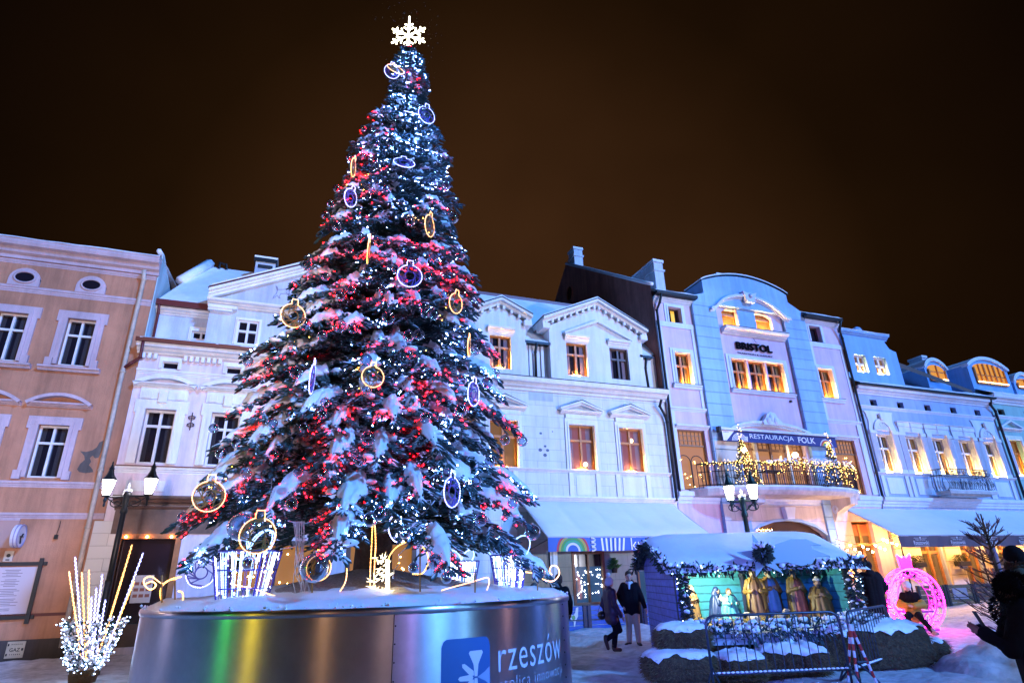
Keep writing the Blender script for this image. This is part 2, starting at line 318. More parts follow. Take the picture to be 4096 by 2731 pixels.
# things fixed on that house
t = thing('shop_sign', 'round drum shaped wall sign on an orange wall below the long string course', 'sign', (-7.0, FY, 3.1))
n = 20; c = (-6.98, 3.15)
b = MB(); k = [(c[0] + .0, c[1])]
ring = lambda x, r: [(x, FY - .32 + r * math.cos(2 * math.pi * i / n), c[1] + r * math.sin(2 * math.pi * i / n)) for i in range(n)]
for x, r in ((-7.14, .31), (-6.98, .31)): b.v += ring(x, r)
b.f += [(i, (i + 1) % n, n + (i + 1) % n, n + i) for i in range(n)] + [tuple(range(n - 1, -1, -1)), tuple(range(n, 2 * n))]
b.build('drum', mat('sign_drum', (.62, .58, .62), .5), t)
MB().tube(ring(-6.975, .305), .02, 6, True).tube(ring(-7.06, .315), .014, 6, True).build('rim', mat('sign_rim', (.30, .26, .40), .4), t)
MB().tube([(-6.965, FY - .32, c[1] - .2), (-6.965, FY - .38, c[1] - .05), (-6.965, FY - .26, c[1] + .06)], .022, 5).bx(-6.972, -6.958, FY - .45, FY - .2, c[1] - .03, c[1]).build('scroll_mark', BLACK, t)
MB().bx(-7.14, -7.1, FY - .2, FY, c[1] - .03, c[1] + .03).build('bracket', DARKM, t)
t = thing('sign_panel', 'flat pinkish sign panel on the orange wall, left of the round sign', 'sign', (-7.7, FY, 3.2))
MB().fb(-8.4, -7.2, 2.85, 3.64, .0, .05).build('board', mat('sign_board', (.42, .25, .22), .5), t); MB().fb(-8.4, -7.2, 3.60, 3.66, .05, .07).build('top_rail', PINKT, t)
t = thing('menu_board', 'black framed notice board with a pale sheet on the orange wall', 'notice board', (-6.9, FY, 1.7))
b = MB(); b.fb(-7.9, -6.28, 2.36, 2.46, .0, .08).fb(-7.9, -6.28, .96, 1.06, .0, .08).fb(-6.46, -6.36, .84, 2.56, .08, .12).fb(-7.8, -7.7, .84, 2.56, .08, .12).build('frame', BLACK, t)
MB().fb(-7.68, -6.48, 1.08, 2.33, .0, .03).build('sheet', mat('menu_paper', (.55, .44, .46), .5), t)
b = MB()
for i in range(26):
    z = 2.24 - i * .042; k = rnd.uniform(.25, .6)
    if i % 6 != 5: b.fb(-7.05 - k / 2, -7.05 + k / 2, z, z + .016, .03, .033)
b.build('print', mat('menu_print', (.2, .15, .16), .7), t)
t = thing('intercom_box', 'small pale intercom box with a round button above the black notice board', 'intercom', (-7.24, FY, 2.6))
MB().fb(-7.35, -7.14, 2.48, 2.76, 0, .05).build('case', mat('cream_box', (.5, .42, .34), .5), t); b = MB(); b.prism([(-7.245 + .05 * math.cos(i), 2.64 + .05 * math.sin(i)) for i in [k * .5236 for k in range(12)]], .05, .06).fb(-7.29, -7.2, 2.51, 2.54, .05, .06).build('button', BLACK, t)
t = thing('gas_box', 'cream gas meter hatch lettered GAZ in the dark plinth', 'meter box', (-6.5, FY, .2))
MB().fb(-6.72, -6.31, 0.0, .41, .05, .08).build('hatch', mat('gas_cream', (.55, .46, .33), .6, var=.2, vscale=5), t)
shift(text_mb('GAZ', .24, .09, .02), -6.64, FY - .084, .16).build('lettering', BLACK, t)
MB().fb(-6.70, -6.67, .3, .36, .08, .1).fb(-6.70, -6.67, .06, .12, .08, .1).fb(-6.37, -6.33, .18, .24, .08, .1).build('hinge', DARKM, t)
b = MB()
for z in (.08, .33):
    for k in range(6): b.fb(-6.62 + k * .045, -6.60 + k * .045, z, z + .02, .08, .083)
b.build('vent_slot', DARKM, t)
t = thing('wall_lamp', 'little dark bracket lamp stub on the orange wall', 'lamp', (-6.2, FY, 3.2))
MB().fb(-6.26, -6.18, 3.08, 3.2, 0, .1).tube([(-6.22, FY - .05, 3.2), (-6.2, FY - .04, 3.45), (-6.21, FY - .01, 3.6)], .008, 4).build('stub', DARKM, t)

# ------------------------------------------------------------------ white pedimented house behind the tree
LILAC = plaster('lilac_white_plaster', (.78, .66, .72)); PALEB = plaster('pale_blue_plaster', (.56, .62, .76))
H = thing('pediment_house', 'white town house with pedimented attic bay, sun emblem and brown shopfront', 'house', (0, FY, 0))
X0, X1 = -5.12, 4.95; xs = [-4.17 + 1.97 * i for i in range(5)]
holes = [(x - .45, x + .45, 5.36, 7.14) for x in xs] + [(x - .24, x + .24, 8.55, 8.80) for x in xs] + [(-4.62, -3.0, .1, 3.2), (-1.4, 1.2, .7, 2.9), (2.2, 4.4, .5, 2.9)]
MB().wall(X0, X1, -.3, 9.3, 0, holes, .3).sides(X0, X1, -.3, 9.3, FY, FY + 9).build('wall', LILAC, H)
for x in xs:
    wn = window(H, x - .45, x + .45, 5.36, 7.14, 0, .25, WFRAME, trans=.70, curtain=mat('dark_curtain', (.03, .025, .03), .9))
    frame_trim(wn, x - .45, x + .45, 5.36, 7.14, .27, 0, .07, TRIM, .3, .06)
    b = MB(); b.fb(x - .70, x + .70, 7.47, 7.95, 0, .05).mould(x - .95, x + .95, corn(7.88, 8.0, 0, .25)).arc(x, 7.98, .95, .31, .13, 0, .25).fb(x - .62, x - .36, 7.5, 7.74, .05, .08).fb(x + .36, x + .62, 7.5, 7.74, .05, .08).fb(x - .13, x + .13, 7.36, 7.76, .08, .15)
    b.build('pediment', TRIM, wn)
    wa = window(H, x - .24, x + .24, 8.55, 8.80, 0, .12, WFRAME, PANE, .03, 0, 0); frame_trim(wa, x - .24, x + .24, 8.55, 8.80, .1, 0, .05, TRIM, .16)
b = MB()
for i in range(56):
    x = X0 + .12 + i * .18
    if all(abs(x - q) > .4 for q in xs): b.fb(x - .05, x + .05, 8.86, 9.03, 0, .14)
b.build('bracket', TRIM, H)
MB().mould(X0, X1, corn(8.33, 8.49, 0, .1)).build('string_course', TRIM, H)
MB().mould(X0 - .1, X1, corn(9.03, 9.32, 0, .4)).build('cornice', TRIM, H)
MB().mould(X0 - .12, X1, [(.36, 9.32), (.5, 9.32), (.54, 9.44), (.36, 9.44)]).build('gutter', REDM, H)
snow_strip(H, X0, X1, FY - .52, FY + .75, 9.42, .12, .22, 'ledge_snow')
pipe(H, [(-5.02, .45, 9.3), (-5.05, .25, 8.8), (-5.3, .18, 8.6), (-5.46, .14, 8.45)], .05, REDM)
# attic storey: left bay set back, pedimented bay in front
YB = -.75
MB().wall(X0, -3.3, 9.2, 11.1, YB, [(-3.84, -3.2, 9.70, 10.30)], .2).sides(X0, X1, 9.2, 11.1, FY + .75, FY + 9).build('attic_wall', PALEB, H)
wn = window(H, -3.84, -3.22, 9.70, 10.30, YB, .12, WFRAME, fw=.06, trans=.5); frame_trim(wn, -3.84, -3.22, 9.70, 10.30, .1, YB, .04, TRIM, .16)
MB().mould(X0, -3.3, corn(10.82, 11.05, YB, YB + .25)).build('cornice', TRIM, H)
MB().mould(X0, -3.3, [(YB + .2, 11.06), (YB + .38, 11.06), (YB + .4, 11.26), (YB + .2, 11.26)]).build('gutter', REDM, H)
pipe(H, [(-4.98, -.4, 11.1), (-5.0, -.62, 10.8), (-5.0, -.66, 9.6)], .045, REDM)
a0, a1, ax = -3.3, 3.0, -.15
hs = [(-2.32, -1.60, 9.72, 10.66), (-.52, .20, 9.72, 10.66), (1.3, 2.02, 9.72, 10.66)]
MB().wall(a0, a1, 9.2, 11.25, -.1, hs, .15).sides(a0, a1, 9.2, 11.25, FY + .1, FY + 4).build('bay_wall', PALEB, H)
for q in hs: wn = window(H, *q, -.1, .1, WFRAME, fw=.07, trans=.55); frame_trim(wn, *q, .08, -.1, .03, TRIM, .1)
MB().fb(a0 - .05, a0 + .9, 10.98, 11.1, -.1, .1).fb(a0 - .05, a0 + .75, 10.9, 10.98, -.1, .06).fb(-.9, .6, 10.98, 11.1, -.1, .1).mould(a0 - .1, a1 + .1, corn(11.1, 11.32, -.1, .22)).build('cornice', TRIM, H)
MB().prism([(a0, 11.3), (a1, 11.3), (ax, 12.95)], -.4, -.06).build('tympanum', plaster('tympanum_blue', (.50, .55, .70)), H)
for s in (-1, 1):
    q = MB(); ex = a0 - .1 if s < 0 else a1 + .1
    for k, (t0, t1, oo) in enumerate(((0, .12, .10), (.12, .22, .16), (.22, .34, .24))):
        q.prism([(ex, 11.32 + t0), (ax, 12.85 + t0), (ax, 12.85 + t1), (ex, 11.32 + t1)], -.3, oo)
    q.build('raking_cornice', TRIM, H)
    MB().prism([(ex - .03 * -s, 11.67), (ax, 13.20), (ax, 13.25), (ex, 11.72)], -.3, .27).build('flashing', REDM, H)
    MB().prism([(ex, 11.73), (ax, 13.26), (ax, 13.36), (ex + .1 * -s, 11.84)], -.28, .22).build('gable_snow', ROOFSNOW, H)
GOLD = mat('gilded_paint', (.62, .36, .07), .5); INK = mat('fresco_ink', (.20, .20, .30), .8)
em = MB(); ex, ez = -.15, 11.92                       # painted sundial: rayed sun in two rings with a motto
em.v = []; o = -.052
pts = []
for i in range(32):
    a = 2 * math.pi * i / 32; r = .30 if i % 2 else .20
    pts.append((ex + r * math.cos(a + .1 * (i % 2)), ez + r * math.sin(a + .1 * (i % 2))))
em.prism(pts, -.06, -.052); sunp = em.build('sun_emblem', GOLD, H)
b = MB()
for r in (.36, .40, .56, .58): b.tube([(ex + r * math.cos(a), FY + .055, ez + r * math.sin(a)) for a in [2 * math.pi * i / 40 for i in range(40)]], .006, 4, True)
b.build('ring', INK, sunp)
b = MB(); motto = 'ITIA UIA · VITA BREVIS ARS LONGA ·'
motto = 'VITA BREVIS ARS LONGA'
for i, ch in enumerate(motto):
    if ch == ' ': continue
    a = math.radians(140 - i * 5.6); t = text_mb(ch, None, .10, .01); t = shift(t, -t.w / 2, 0, 0)
    ca, sa = math.cos(a - math.pi / 2), math.sin(a - math.pi / 2); r = .43
    b.add([(ex + r * math.cos(a) + x * ca - z * sa, FY + .05, ez + r * math.sin(a) + x * sa + z * ca) for x, y, z in t.v], t.f)
b.build('motto', INK, sunp)
b = MB()                                              # painted leaping animal with raised horns left of the sun
dz = 11.88; P2 = lambda *p: [(x, FY + .05, z) for x, z in p]
b.tube(P2((-1.18, 12.12), (-1.22, 12.2), (-1.16, 12.16), (-1.12, 12.05), (-1.0, 12.08), (-.88, 12.1), (-.80, 12.16), (-.72, 12.12), (-.70, 12.04), (-.80, 12.04), (-.84, 11.98), (-.72, 11.92), (-.66, 11.95), (-.70, 11.88), (-.86, 11.92), (-1.0, 11.9), (-1.05, 11.78), (-1.0, 11.70), (-1.06, 11.72), (-1.12, 11.82), (-1.2, 11.72), (-1.27, 11.64), (-1.24, 11.74), (-1.15, 11.9), (-1.14, 12.02)), .010, 4, True)
b.tube(P2((-.76, 12.14), (-.66, 12.22), (-.66, 12.34)), .008, 4).tube(P2((-.73, 12.12), (-.62, 12.18), (-.64, 12.3)), .008, 4).build('painted_goat', INK, H)
# roof with chimney
RS = MB().add([(X0 + .1, FY + .4, 11.28), (a0 + 1.2, FY + .4, 11.28), (2.2, FY + .4, 11.28), (X1, FY + .4, 11.28), (X1, FY + 3.6, 14.4), (X0 + .9, FY + 3.6, 14.4)], [(0, 1, 2, 3, 4, 5)])
RS.build('roof', ROOFSNOW, H)
MB().add([(X0 + .1, FY + .4, 11.2), (X0 + .9, FY + 3.6, 14.35), (X0 + .1, FY + 8, 13.7), (X0 + .1, FY + 8, 11.2)], [(0, 1, 2, 3)]).build('roof_hip', ROOFSNOW, H)
MB().tube([(X0 + .35, FY + 1.9, 12.75), (X0 + 1.0, FY + 3.5, 14.5)], .2, 6).build('party_wall_snow', ROOFSNOW, H, True)
b = MB().bx(-2.25, -1.47, FY + 2.4, FY + 3.2, 12.6, 14.35).build('chimney', plaster('chimney_blue', (.5, .58, .68)), H)
MB().bx(-2.32, -1.40, FY + 2.33, FY + 3.27, 14.35, 14.52).build('cap', DARKM, b); MB().bx(-2.15, -1.57, FY + 2.385, FY + 2.4, 14.05, 14.22).build('flue', BLACK, b); MB().bx(-2.32, -1.40, FY + 2.33, FY + 3.27, 14.52, 14.6).build('cap_snow', ROOFSNOW, b)
MB().tube([(-3.75, FY + 3.5, 14.3), (-3.75, FY + 3.5, 14.6), (-3.5, FY + 3.5, 14.55), (-3.45, FY + 3.5, 14.3)], .06, 6).build('vent', DARKM, H)
MB().bx(-2.95, -2.2, FY + 1.7, FY + 1.76, 12.58, 12.68).build('snow_guard', BLACK, H)
# lower band, ironwork, shopfront
MB().mould(X0, X1, corn(5.05, 5.25, 0, .12)).build('sill_course', TRIM, H); MB().fb(X0, X1, 5.25, 5.28, 0, .16).build('sill_flashing', REDM, H)
for x in xs:
    MB().fb(x - .57, x + .5, 4.5, 4.83, 0, .03).fb(x - .45, x + .38, 4.58, 4.75, .03, .045).build('panel', TRIM, H)
b = MB(); ax2, az = -3.24, 6.8
for s in (-1, 1):
    for k in (-1, 1):
        b.tube([(ax2 + s * (.02 + .09 * math.sin(q * .5) * (1 - q / 12)), FY - .03, az + k * (.05 + .022 * q)) for q in range(9)], .012, 5)
        b.tube([(ax2 + s * .02, FY - .03, az + k * .12), (ax2 + s * .10, FY - .03, az + k * .08), (ax2 + s * .11, FY - .03, az + k * .16), (ax2 + s * .06, FY - .03, az + k * .18)], .011, 5)
b.tube([(ax2, FY - .03, az - .3), (ax2, FY - .03, az + .3)], .016, 5).build('tie_iron', BLACK, H)
BROWN = mat('brown_shopfront', (.115, .065, .05), .55, var=.25, vscale=5, bump=.1, bscale=14)
MB().mould(-4.95, X1, corn(4.08, 4.34, 0, .35)).mould(-4.9, X1, corn(3.92, 4.06, 0, .14)).fb(-4.86, X1, 3.22, 3.95, .0, .06).build('shop_fascia', BROWN, H)
TILE = lines(mat('white_wall_blocks', (.66, .64, .62), .6), .9, .36, .5, .008, .6, .6)
MB().fb(-5.34, -4.72, -.2, 3.6, 0, .05).build('block_pier', TILE, H)
WARMW = mat('warm_shop_glass', (.05, .03, .02), .1, emit=.22, ecol=(1, .42, .10), var=0)
dr = MB().fb(-4.72, -4.55, 0, 3.22, -.02, .06).fb(-3.08, -2.92, 0, 3.22, -.02, .06).fb(-4.55, -3.08, 3.08, 3.22, -.02, .06).build('shop_door', mat('orange_lit_wood', (.34, .13, .045), .5, var=.3, vscale=6), H)
MB().fb(-4.55, -3.08, 0, 3.08, -.2, -.17).build('pane', mat('dark_shop_glass', (.02, .012, .018), .08, spec=.7), dr)
MB().fb(-4.5, -3.1, .02, .7, -.17, -.12).build('panel', BROWN, dr)
b = MB()
for x in (-4.42, -3.86, -3.2): b.ball((x, FY - .12, 3.13), .035, 8, 6)
b.build('door_bulb', glow('orange_bulb', (1., .42, .08), 60), dr)
t = thing('door_menu', 'white menu sheet taped inside the dark shop door', 'poster', (-3.78, FY, 1.6))
MB().fb(-4.05, -3.52, 1.27, 2.04, -.165, -.16).build('sheet', mat('pale_poster', (.5, .48, .5), .5), t); b = MB()
for k in range(9): xx, zz = -4.0 + (k % 3) * .16, 1.42 + (k // 3) * .17; b.fb(xx, xx + .12, zz, zz + .09, -.16, -.157)
b.build('print', mat('poster_print', (.28, .10, .07), .7), t)
b = MB().wall(-1.5, 1.3, .6, 3.0, .02, [(-1.35, -.15, .75, 2.85), (-.05, 1.15, .75, 2.85)], .1); sh = b.build('shop_window', BROWN, H)
MB().fb(-1.4, 1.2, .72, 2.88, -.25, -.22).build('pane', WARMW, sh)
b = MB().wall(2.1, 4.5, .4, 3.0, .02, [(2.25, 3.25, .6, 2.85), (3.35, 4.35, .6, 2.85)], .1); sh = b.build('shop_window', BROWN, H)
MB().fb(2.2, 4.4, .52, 2.88, -.25, -.22).build('pane', WARMW, sh)
b = MB()
for k in range(40):
    x, z = rnd.uniform(2.3, 4.3), .7 + rnd.random() ** 1.4 * 1.9; b.octa((x, FY + .16, z), .03)
    if k < 14: b.octa((rnd.uniform(-1.3, 1.1), FY + .16, rnd.uniform(1, 2.6)), .03)
b.build('shop_bulb', glow('gold_bulb', (1, .62, .15), 30), H)
# ------------------------------------------------------------------ white house with two gabled dormers
BLOCK = lines(plaster('white_block_plaster', (.72, .74, .78), .1), 1.05, .46, .5, .010, .5, .72)
H = thing('dormer_house', 'white town house with two gabled dormers and jointed block wall', 'house', (10, FY, 0))
X0, X1 = 4.95, 15.62
low = [(5.5, 6.7), (7.25, 8.45), (10.71, 11.91), (13.08, 14.25)]
top = [(7.31, 8.27, 9.74, 11.22), (10.86, 11.87, 9.74, 11.27), (13.02, 13.97, 9.76, 11.25), (5.3, 6.1, 9.74, 11.2)]
MB().wall(X0, X1, -.3, 8.9, 0, [(a, b, 5.67, 7.55) for a, b in low] + [(10.5, 11.9, .66, 2.55), (13.3, 14.9, .2, 2.55)], .3).sides(X0, X1, -.3, 8.9, FY, FY + 9).build('wall', BLOCK, H)
PW = plaster('white_smooth_plaster', (.72, .75, .80), .1)
MB().wall(6.55, 8.96, 9.3, 11.95, -.02, [top[0]], .3).sides(6.55, 8.96, 9.3, 11.95, FY + .02, FY + 4).prism([(6.55, 11.95), (8.96, 11.95), (7.78, 12.6)], -.4, -.02).build('dormer_wall', PW, H)
MB().wall(10.07, 14.76, 9.3, 11.95, -.02, top[1:3], .3).sides(10.07, 14.76, 9.3, 11.95, FY + .02, FY + 4).prism([(10.07, 11.95), (14.76, 11.95), (12.45, 13.2)], -.4, -.02).build('dormer_wall', PW, H)
MB().wall(X0, 6.55, 9.3, 11.2, -.35, [], .2).wall(8.96, 10.07, 9.3, 11.2, -.35, [], .2).wall(14.76, X1, 9.3, 11.2, -.35, [], .2).fb(9.2, 9.32, 9.4, 11.1, -.35, -.28).fb(9.75, 9.87, 9.4, 11.1, -.35, -.28).build('attic_wall', PW, H)
LAMPROOM = mat('window_glass_room', (.06, .03, .05), .06, emit=.16, ecol=(.9, .30, .25))
for i, (a, b) in enumerate(low):
    wn = window(H, a, b, 5.67, 7.55, 0, .24, WOODW, LAMPROOM if i > 1 else PANEW, .08, .66, lamp=True, curtain=mat('dim_curtain', (.22, .15, .17), .9) if i > 1 else None)
    frame_trim(wn, a, b, 5.67, 7.55, .17, 0, .05, TRIM, .25); m = (a + b) / 2
    q = MB().mould(m - .95, m + .95, corn(7.97, 8.13, 0, .24)).fb(a - .12, b + .12, 7.8, 7.97, 0, .08)
    for s in (-1, 1):
        q.prism([(m + s * .99, 8.13), (m, 8.47), (m, 8.56), (m + s * 1.02, 8.2)], 0, .26).prism([(m + s * .8, 8.13), (m, 8.38), (m, 8.47), (m + s * .99, 8.13)], 0, .17)
    q.build('pediment', TRIM, wn)
    MB().prism([(m - 1.02, 8.2), (m, 8.56), (m + 1.02, 8.2), (m, 8.6)], 0, .27).build('flashing', DARKM, wn)
    if i > 1: MB().ball((m + (.18 if i == 2 else .12), FY + .2, 5.95 if i == 2 else 7.05), .09, 8, 6).build('room_lamp', glow('room_bulb', (1, .72, .3), 9), wn)
for i, q in enumerate(top):
    lit = i != 2; wn = window(H, *q, -.02 if i < 3 else -.35, .25, WOODW if lit else mat('dark_window_wood', (.10, .06, .05), .5), PANE if i else PANE, .08, .66, lamp=lit and i < 3, curtain=mat('dim_curtain', (.22, .15, .17), .9) if i < 3 else None)  # unlit window takes a darker copy of the lamp-lit wood
    a, b = q[:2]
    if i == 0: MB().mould(a - .1, b + .14, corn(11.28, 11.58, -.02, .2)).build('hood', TRIM, wn)
    if i in (1, 2): MB().mould(a - .08, b + .1, corn(11.32, 11.62, -.02, .18)).build('hood', TRIM, wn)
    if i == 1:
        q2 = MB()
        for s in (-1, 1): q2.prism([(12.46 + s * 1.7, 11.62), (12.46, 12.36), (12.46, 12.48), (12.46 + s * 1.72, 11.7)], -.02, .16)
        q2.build('pediment', TRIM, wn)
def gable(P, xa, xb, z, xm, zm, out):
    for s, ex in ((-1, xa), (1, xb)):
        q = MB()
        q.prism([(ex, z), (xm, zm), (xm, zm + .14), (ex, z + .14)], -1., out + .12).prism([(ex, z + .14), (xm, zm + .14), (xm, zm + .26), (ex, z + .26)], -1., out + .3)
        n = int(abs(ex - xm) / .28)
        for k in range(n):
            t = (k + .6) / n; x = ex + (xm - ex) * t; zz = z + (zm - z) * t; q.prism([(x - .05, zz - .14), (x + .05, zz - .14), (x + .05, zz + .03), (x - .05, zz + .03)], out - .02, out + .14)
        q.fb(min(ex, ex - s * .35), max(ex, ex - s * .35), z - .22, z + .02, -.6, out + .16)
        q.build('raking_cornice', TRIM, P)
        MB().prism([(ex, z + .262), (xm, zm + .262), (xm, zm + .30), (ex + s * .02, z + .30)], -1., out + .33).build('flashing', DARKM, P)
        MB().prism([(ex, z + .302), (xm, zm + .302), (xm, zm + .38), (ex, z + .36)], -3.2, out + .27).build('gable_snow', ROOFSNOW, P)
gable(H, 6.40, 9.2, 11.98, 7.80, 12.62, 0.); gable(H, 9.72, 15.0, 11.98, 12.48, 13.22, 0.)
MB().mould(X0, X1 + .02, corn(8.86, 9.34, 0, .42)).build('cornice', TRIM, H); MB().fb(X0, X1 + .02, 9.34, 9.37, 0, .44).build('cornice_flashing', DARKM, H)
MB().mould(X0, X1, corn(5.55, 5.68, 0, .12)).build('sill_course', TRIM, H)
MB().mould(X0, X1, corn(4.42, 4.62, 0, .16)).build('string_course', TRIM, H)
b = MB()
for a, c in ((7.2, 8.4), (10.6, 12.02), (12.75, 14.4)): b.fb(a, a + .2, 4.63, 5.55, 0, .05).fb(c - .2, c, 4.63, 5.55, 0, .05).fb(a + .32, c - .32, 4.68, 5.45, 0, .02)
b.build('parapet_panel', TRIM, H)
for x0, x1, zz in ((8.92, 10.12, 11.18), (14.6, 15.3, 11.1)):
    MB().fb(x0, x1, zz - .15, zz - .03, -.3, -.02).build('gutter', DARKM, H); snow_strip(H, x0 + .02, x1 - .02, FY + .05, FY + 1.4, zz - .03, .1, .6, 'roof_snow', 8)
pipe(H, [(9.45, .0, 11.05), (9.45, -.2, 10.7), (9.45, -.22, 9.5)]); pipe(H, [(14.92, 0, 10.95), (14.95, -.2, 10.5), (15.0, -.2, 9.45)])
pipe(H, [(15.2, .38, 8.85), (15.2, .2, 8.6), (15.45, .15, 8.2), (15.52, .14, 7.9), (15.52, .14, 4.5)])
MB().add([(X0, FY + .3, 11.25), (X1, FY + .3, 11.25), (X1, FY + 3.4, 14.8), (X0, FY + 3.4, 14.8)], [(0, 1, 2, 3)]).build('roof', ROOFSNOW, H)
MB().bx(X0, X1, FY + 3.36, FY + 3.6, 14.74, 14.92).build('ridge_cap', REDM, H)
b = MB().fb(8.98, 10.08, 8.47, 8.84, -.01, .004).build('grey_stone', plaster('grey_stone', (.5, .56, .64)), H)
b = MB()
for x, z, r in ((9.45, 7.1, .05), (9.62, 6.58, .05), (9.4, 6.42, .07), (9.72, 6.42, .06), (9.6, 6.22, .07), (9.98, 7.2, .025)): b.prism([(x + r * math.cos(k) * 1.2, z + r * math.sin(k * 1.0)) for k in [i * .785 for i in range(8)]], -.01, .004)
b.build('wall_chip', plaster('wall_chip', (.12, .16, .25)), H)
GREEN = lines(plaster('pale_green_blocks', (.36, .46, .44), .12), 1.2, .5, .5, .012, .5, .7)
MB().wall(8.3, 15.4, -.2, 4.0, .03, [(10.5, 11.9, .66, 2.55), (13.3, 14.9, .2, 2.55)], .03).build('shop_wall', GREEN, H)
for x0, x1, z0 in ((10.5, 11.9, .66), (13.3, 14.9, .2)):
    f = MB().fb(x0, x0 + .1, z0, 2.55, -.15, .06).fb(x1 - .1, x1, z0, 2.55, -.15, .06).fb(x0 + .1, x1 - .1, 2.45, 2.55, -.15, .06).fb(x0 + .1, x1 - .1, z0, z0 + .08, -.15, .06).fb((x0 + x1) / 2 - .03, (x0 + x1) / 2 + .03, z0, 2.5, -.15, .03).build('shop_window', mat('shop_wood', (.20, .10, .05), .5), H)
    MB().fb(x0 + .05, x1 - .05, z0, 2.5, -.14, -.10).build('pane', mat('blue_shop_glass', (.02, .03, .06), .05, emit=.10, ecol=(.15, .45, 1.)), f)
    MB().fb(x0 + .1, x1 - .1, 2.0, 2.45, -.1, -.07).build('upper_light', mat('dark_shop_glass', (.02, .012, .018), .08, spec=.7), f)
b = MB()
for k in range(60):
    x, z = rnd.uniform(10.6, 11.8), rnd.uniform(.9, 1.9); b.octa((x, FY + .05, z), .02)
b.build('window_bulb', glow('cool_bulb', (.75, .85, 1.), 12), H)

# ------------------------------------------------------------------ hotel with the arched gable
BLUEP = lines(plaster('blue_pilaster', (.30, .52, .82), .12), 40., .56, 0, .022, .9, .72); LAV = plaster('lavender_plaster', (.66, .52, .66), .1); BLUES = plaster('blue_smooth', (.30, .53, .82), .12); PALE = plaster('pale_blue_trim', (.62, .72, .86), .06)
H = thing('hotel', 'blue and lavender hotel with an arched gable lettered BRISTOL', 'hotel', (21.5, FY, 0))
X0, X1 = 15.67, 27.5
lw = (16.48, 17.38, 9.80, 11.39); rw = (25.32, 26.32, 9.82, 11.44); ls = (16.45, 17.20, 12.92, 13.75); rs = (25.36, 26.16, 12.95, 13.86)
lb = (16.08, 17.58, 5.0, 7.66); rb = (25.3, 26.75, 5.0, 7.68)
MB().wall(X0, 17.84, -.3, 14.1, 0, [lw, ls, lb, (16.2, 17.5, .3, 3.2)], .32).wall(25.05, X1, -.3, 14.1, 0, [rw, rs, rb, (25.2, 26.6, 0, 3.75)], .32).sides(X0, X1, -.3, 14.1, FY, FY + 10).build('wing_wall', LAV, H)
tri = [(19.74, 20.74, 9.82, 11.42), (20.84, 21.88, 9.82, 11.42), (21.98, 23.02, 9.82, 11.42)]
uL = (19.70, 20.66, 13.04, 14.40); uR = (21.84, 22.9, 13.06, 14.40)
MB().wall(19.25, 23.6, 3.9, 15.0, .0, tri + [uL, uR, (19.45, 23.4, 5.0, 7.75)], .34).build('centre_wall', LAV, H)
q = MB()                                              # arched heads of the two upper windows
for s, h in ((1, uL), (-1, uR)):
    xo = h[0] if s > 0 else h[1]; xi = h[1] if s > 0 else h[0]
    q.prism([(xo, 14.42), (xo, 13.92), (xo + s * .3, 14.12), (xo + s * .65, 14.28), (xi, 14.38), (xi, 14.42)], -.34, 0)
q.build('arch_head', LAV, H)
q = MB()
for a, b in ((17.84, 19.25), (23.6, 25.05)): q.fb(a, b, 5.0, 14.2, 0, .17)
q.fb(17.84, 19.25, -.3, 5.0, 0, .17).fb(23.6, 25.05, -.3, 5.0, 0, .17)
q.build('pilaster', BLUEP, H)
arch = [(18.65, 14.2), (24.12, 14.2), (24.12, 15.42)] + [(24.12 - 5.47 * i / 20, 15.42 + .62 * math.sin(math.pi * i / 20) ** .8 + (.0 if i < 20 else .05)) for i in range(1, 20)] + [(18.65, 15.46)]
q = MB().prism(arch, -1.2, .17); q2 = MB().fb(17.84, 18.65, 14.2, 14.5, 0, .17).fb(24.12, 25.05, 14.2, 14.5, 0, .17)
q.prism([(17.9, 14.2), (18.65, 14.2), (18.65, 14.75), (17.9, 14.5)], -.6, .16).prism([(24.12, 14.2), (25.0, 14.2), (25.0, 14.5), (24.12, 15.0)], -.6, .16)
# the gable field is cut away over the window bay
q.build('arched_gable', BLUES, H)
b = MB(); A = [(24.2 - 5.63 * i / 24, 15.42 + .66 * math.sin(math.pi * i / 24) ** .8) for i in range(25)]
for i in range(24): b.prism([A[i], A[i + 1], (A[i + 1][0], A[i + 1][1] + .05), (A[i][0], A[i][1] + .05)], -1.25, .24)
b.build('coping', DARKM, H); b = MB()
for i in range(24): b.prism([(A[i][0], A[i][1] + .05), (A[i + 1][0], A[i + 1][1] + .05), (A[i + 1][0], A[i + 1][1] + .12), (A[i][0], A[i][1] + .12)], -1.2, .22)
b.build('coping_snow', ROOFSNOW, H)
def eyebrow(P, pts, t, o0, o1, m, name):
    b = MB()
    for lay, (ta, tb, oo) in enumerate(((0, .45, o1 * .55), (.45, 1, o1))):
        for i in range(len(pts) - 1):
            (xa, za), (xb, zb) = pts[i], pts[i + 1]; b.prism([(xa, za + t * ta), (xb, zb + t * ta), (xb, zb + t * tb), (xa, za + t * tb)], o0, oo)
    return b.build(name, m, P)
hood = [(18.86, 13.70), (19.12, 13.78), (19.3, 13.98), (19.6, 14.24), (20.0, 14.46), (20.5, 14.62), (21.0, 14.70), (21.4, 14.71), (21.8, 14.68), (22.3, 14.58), (22.8, 14.38), (23.2, 14.14), (23.5, 13.9), (23.7, 13.78), (23.92, 13.76)]
eyebrow(H, hood, .24, .17, .36, PALE, 'eyebrow_hood')
ks = MB().prism([(21.14, 14.5), (21.62, 14.5), (21.7, 14.8), (21.84, 15.1), (21.6, 15.02), (21.2, 15.02), (20.96, 15.1), (21.06, 14.8)], .17, .42).ball((21.4, FY - .42, 14.85), .13, 10, 8).build('keystone', PALE, H)
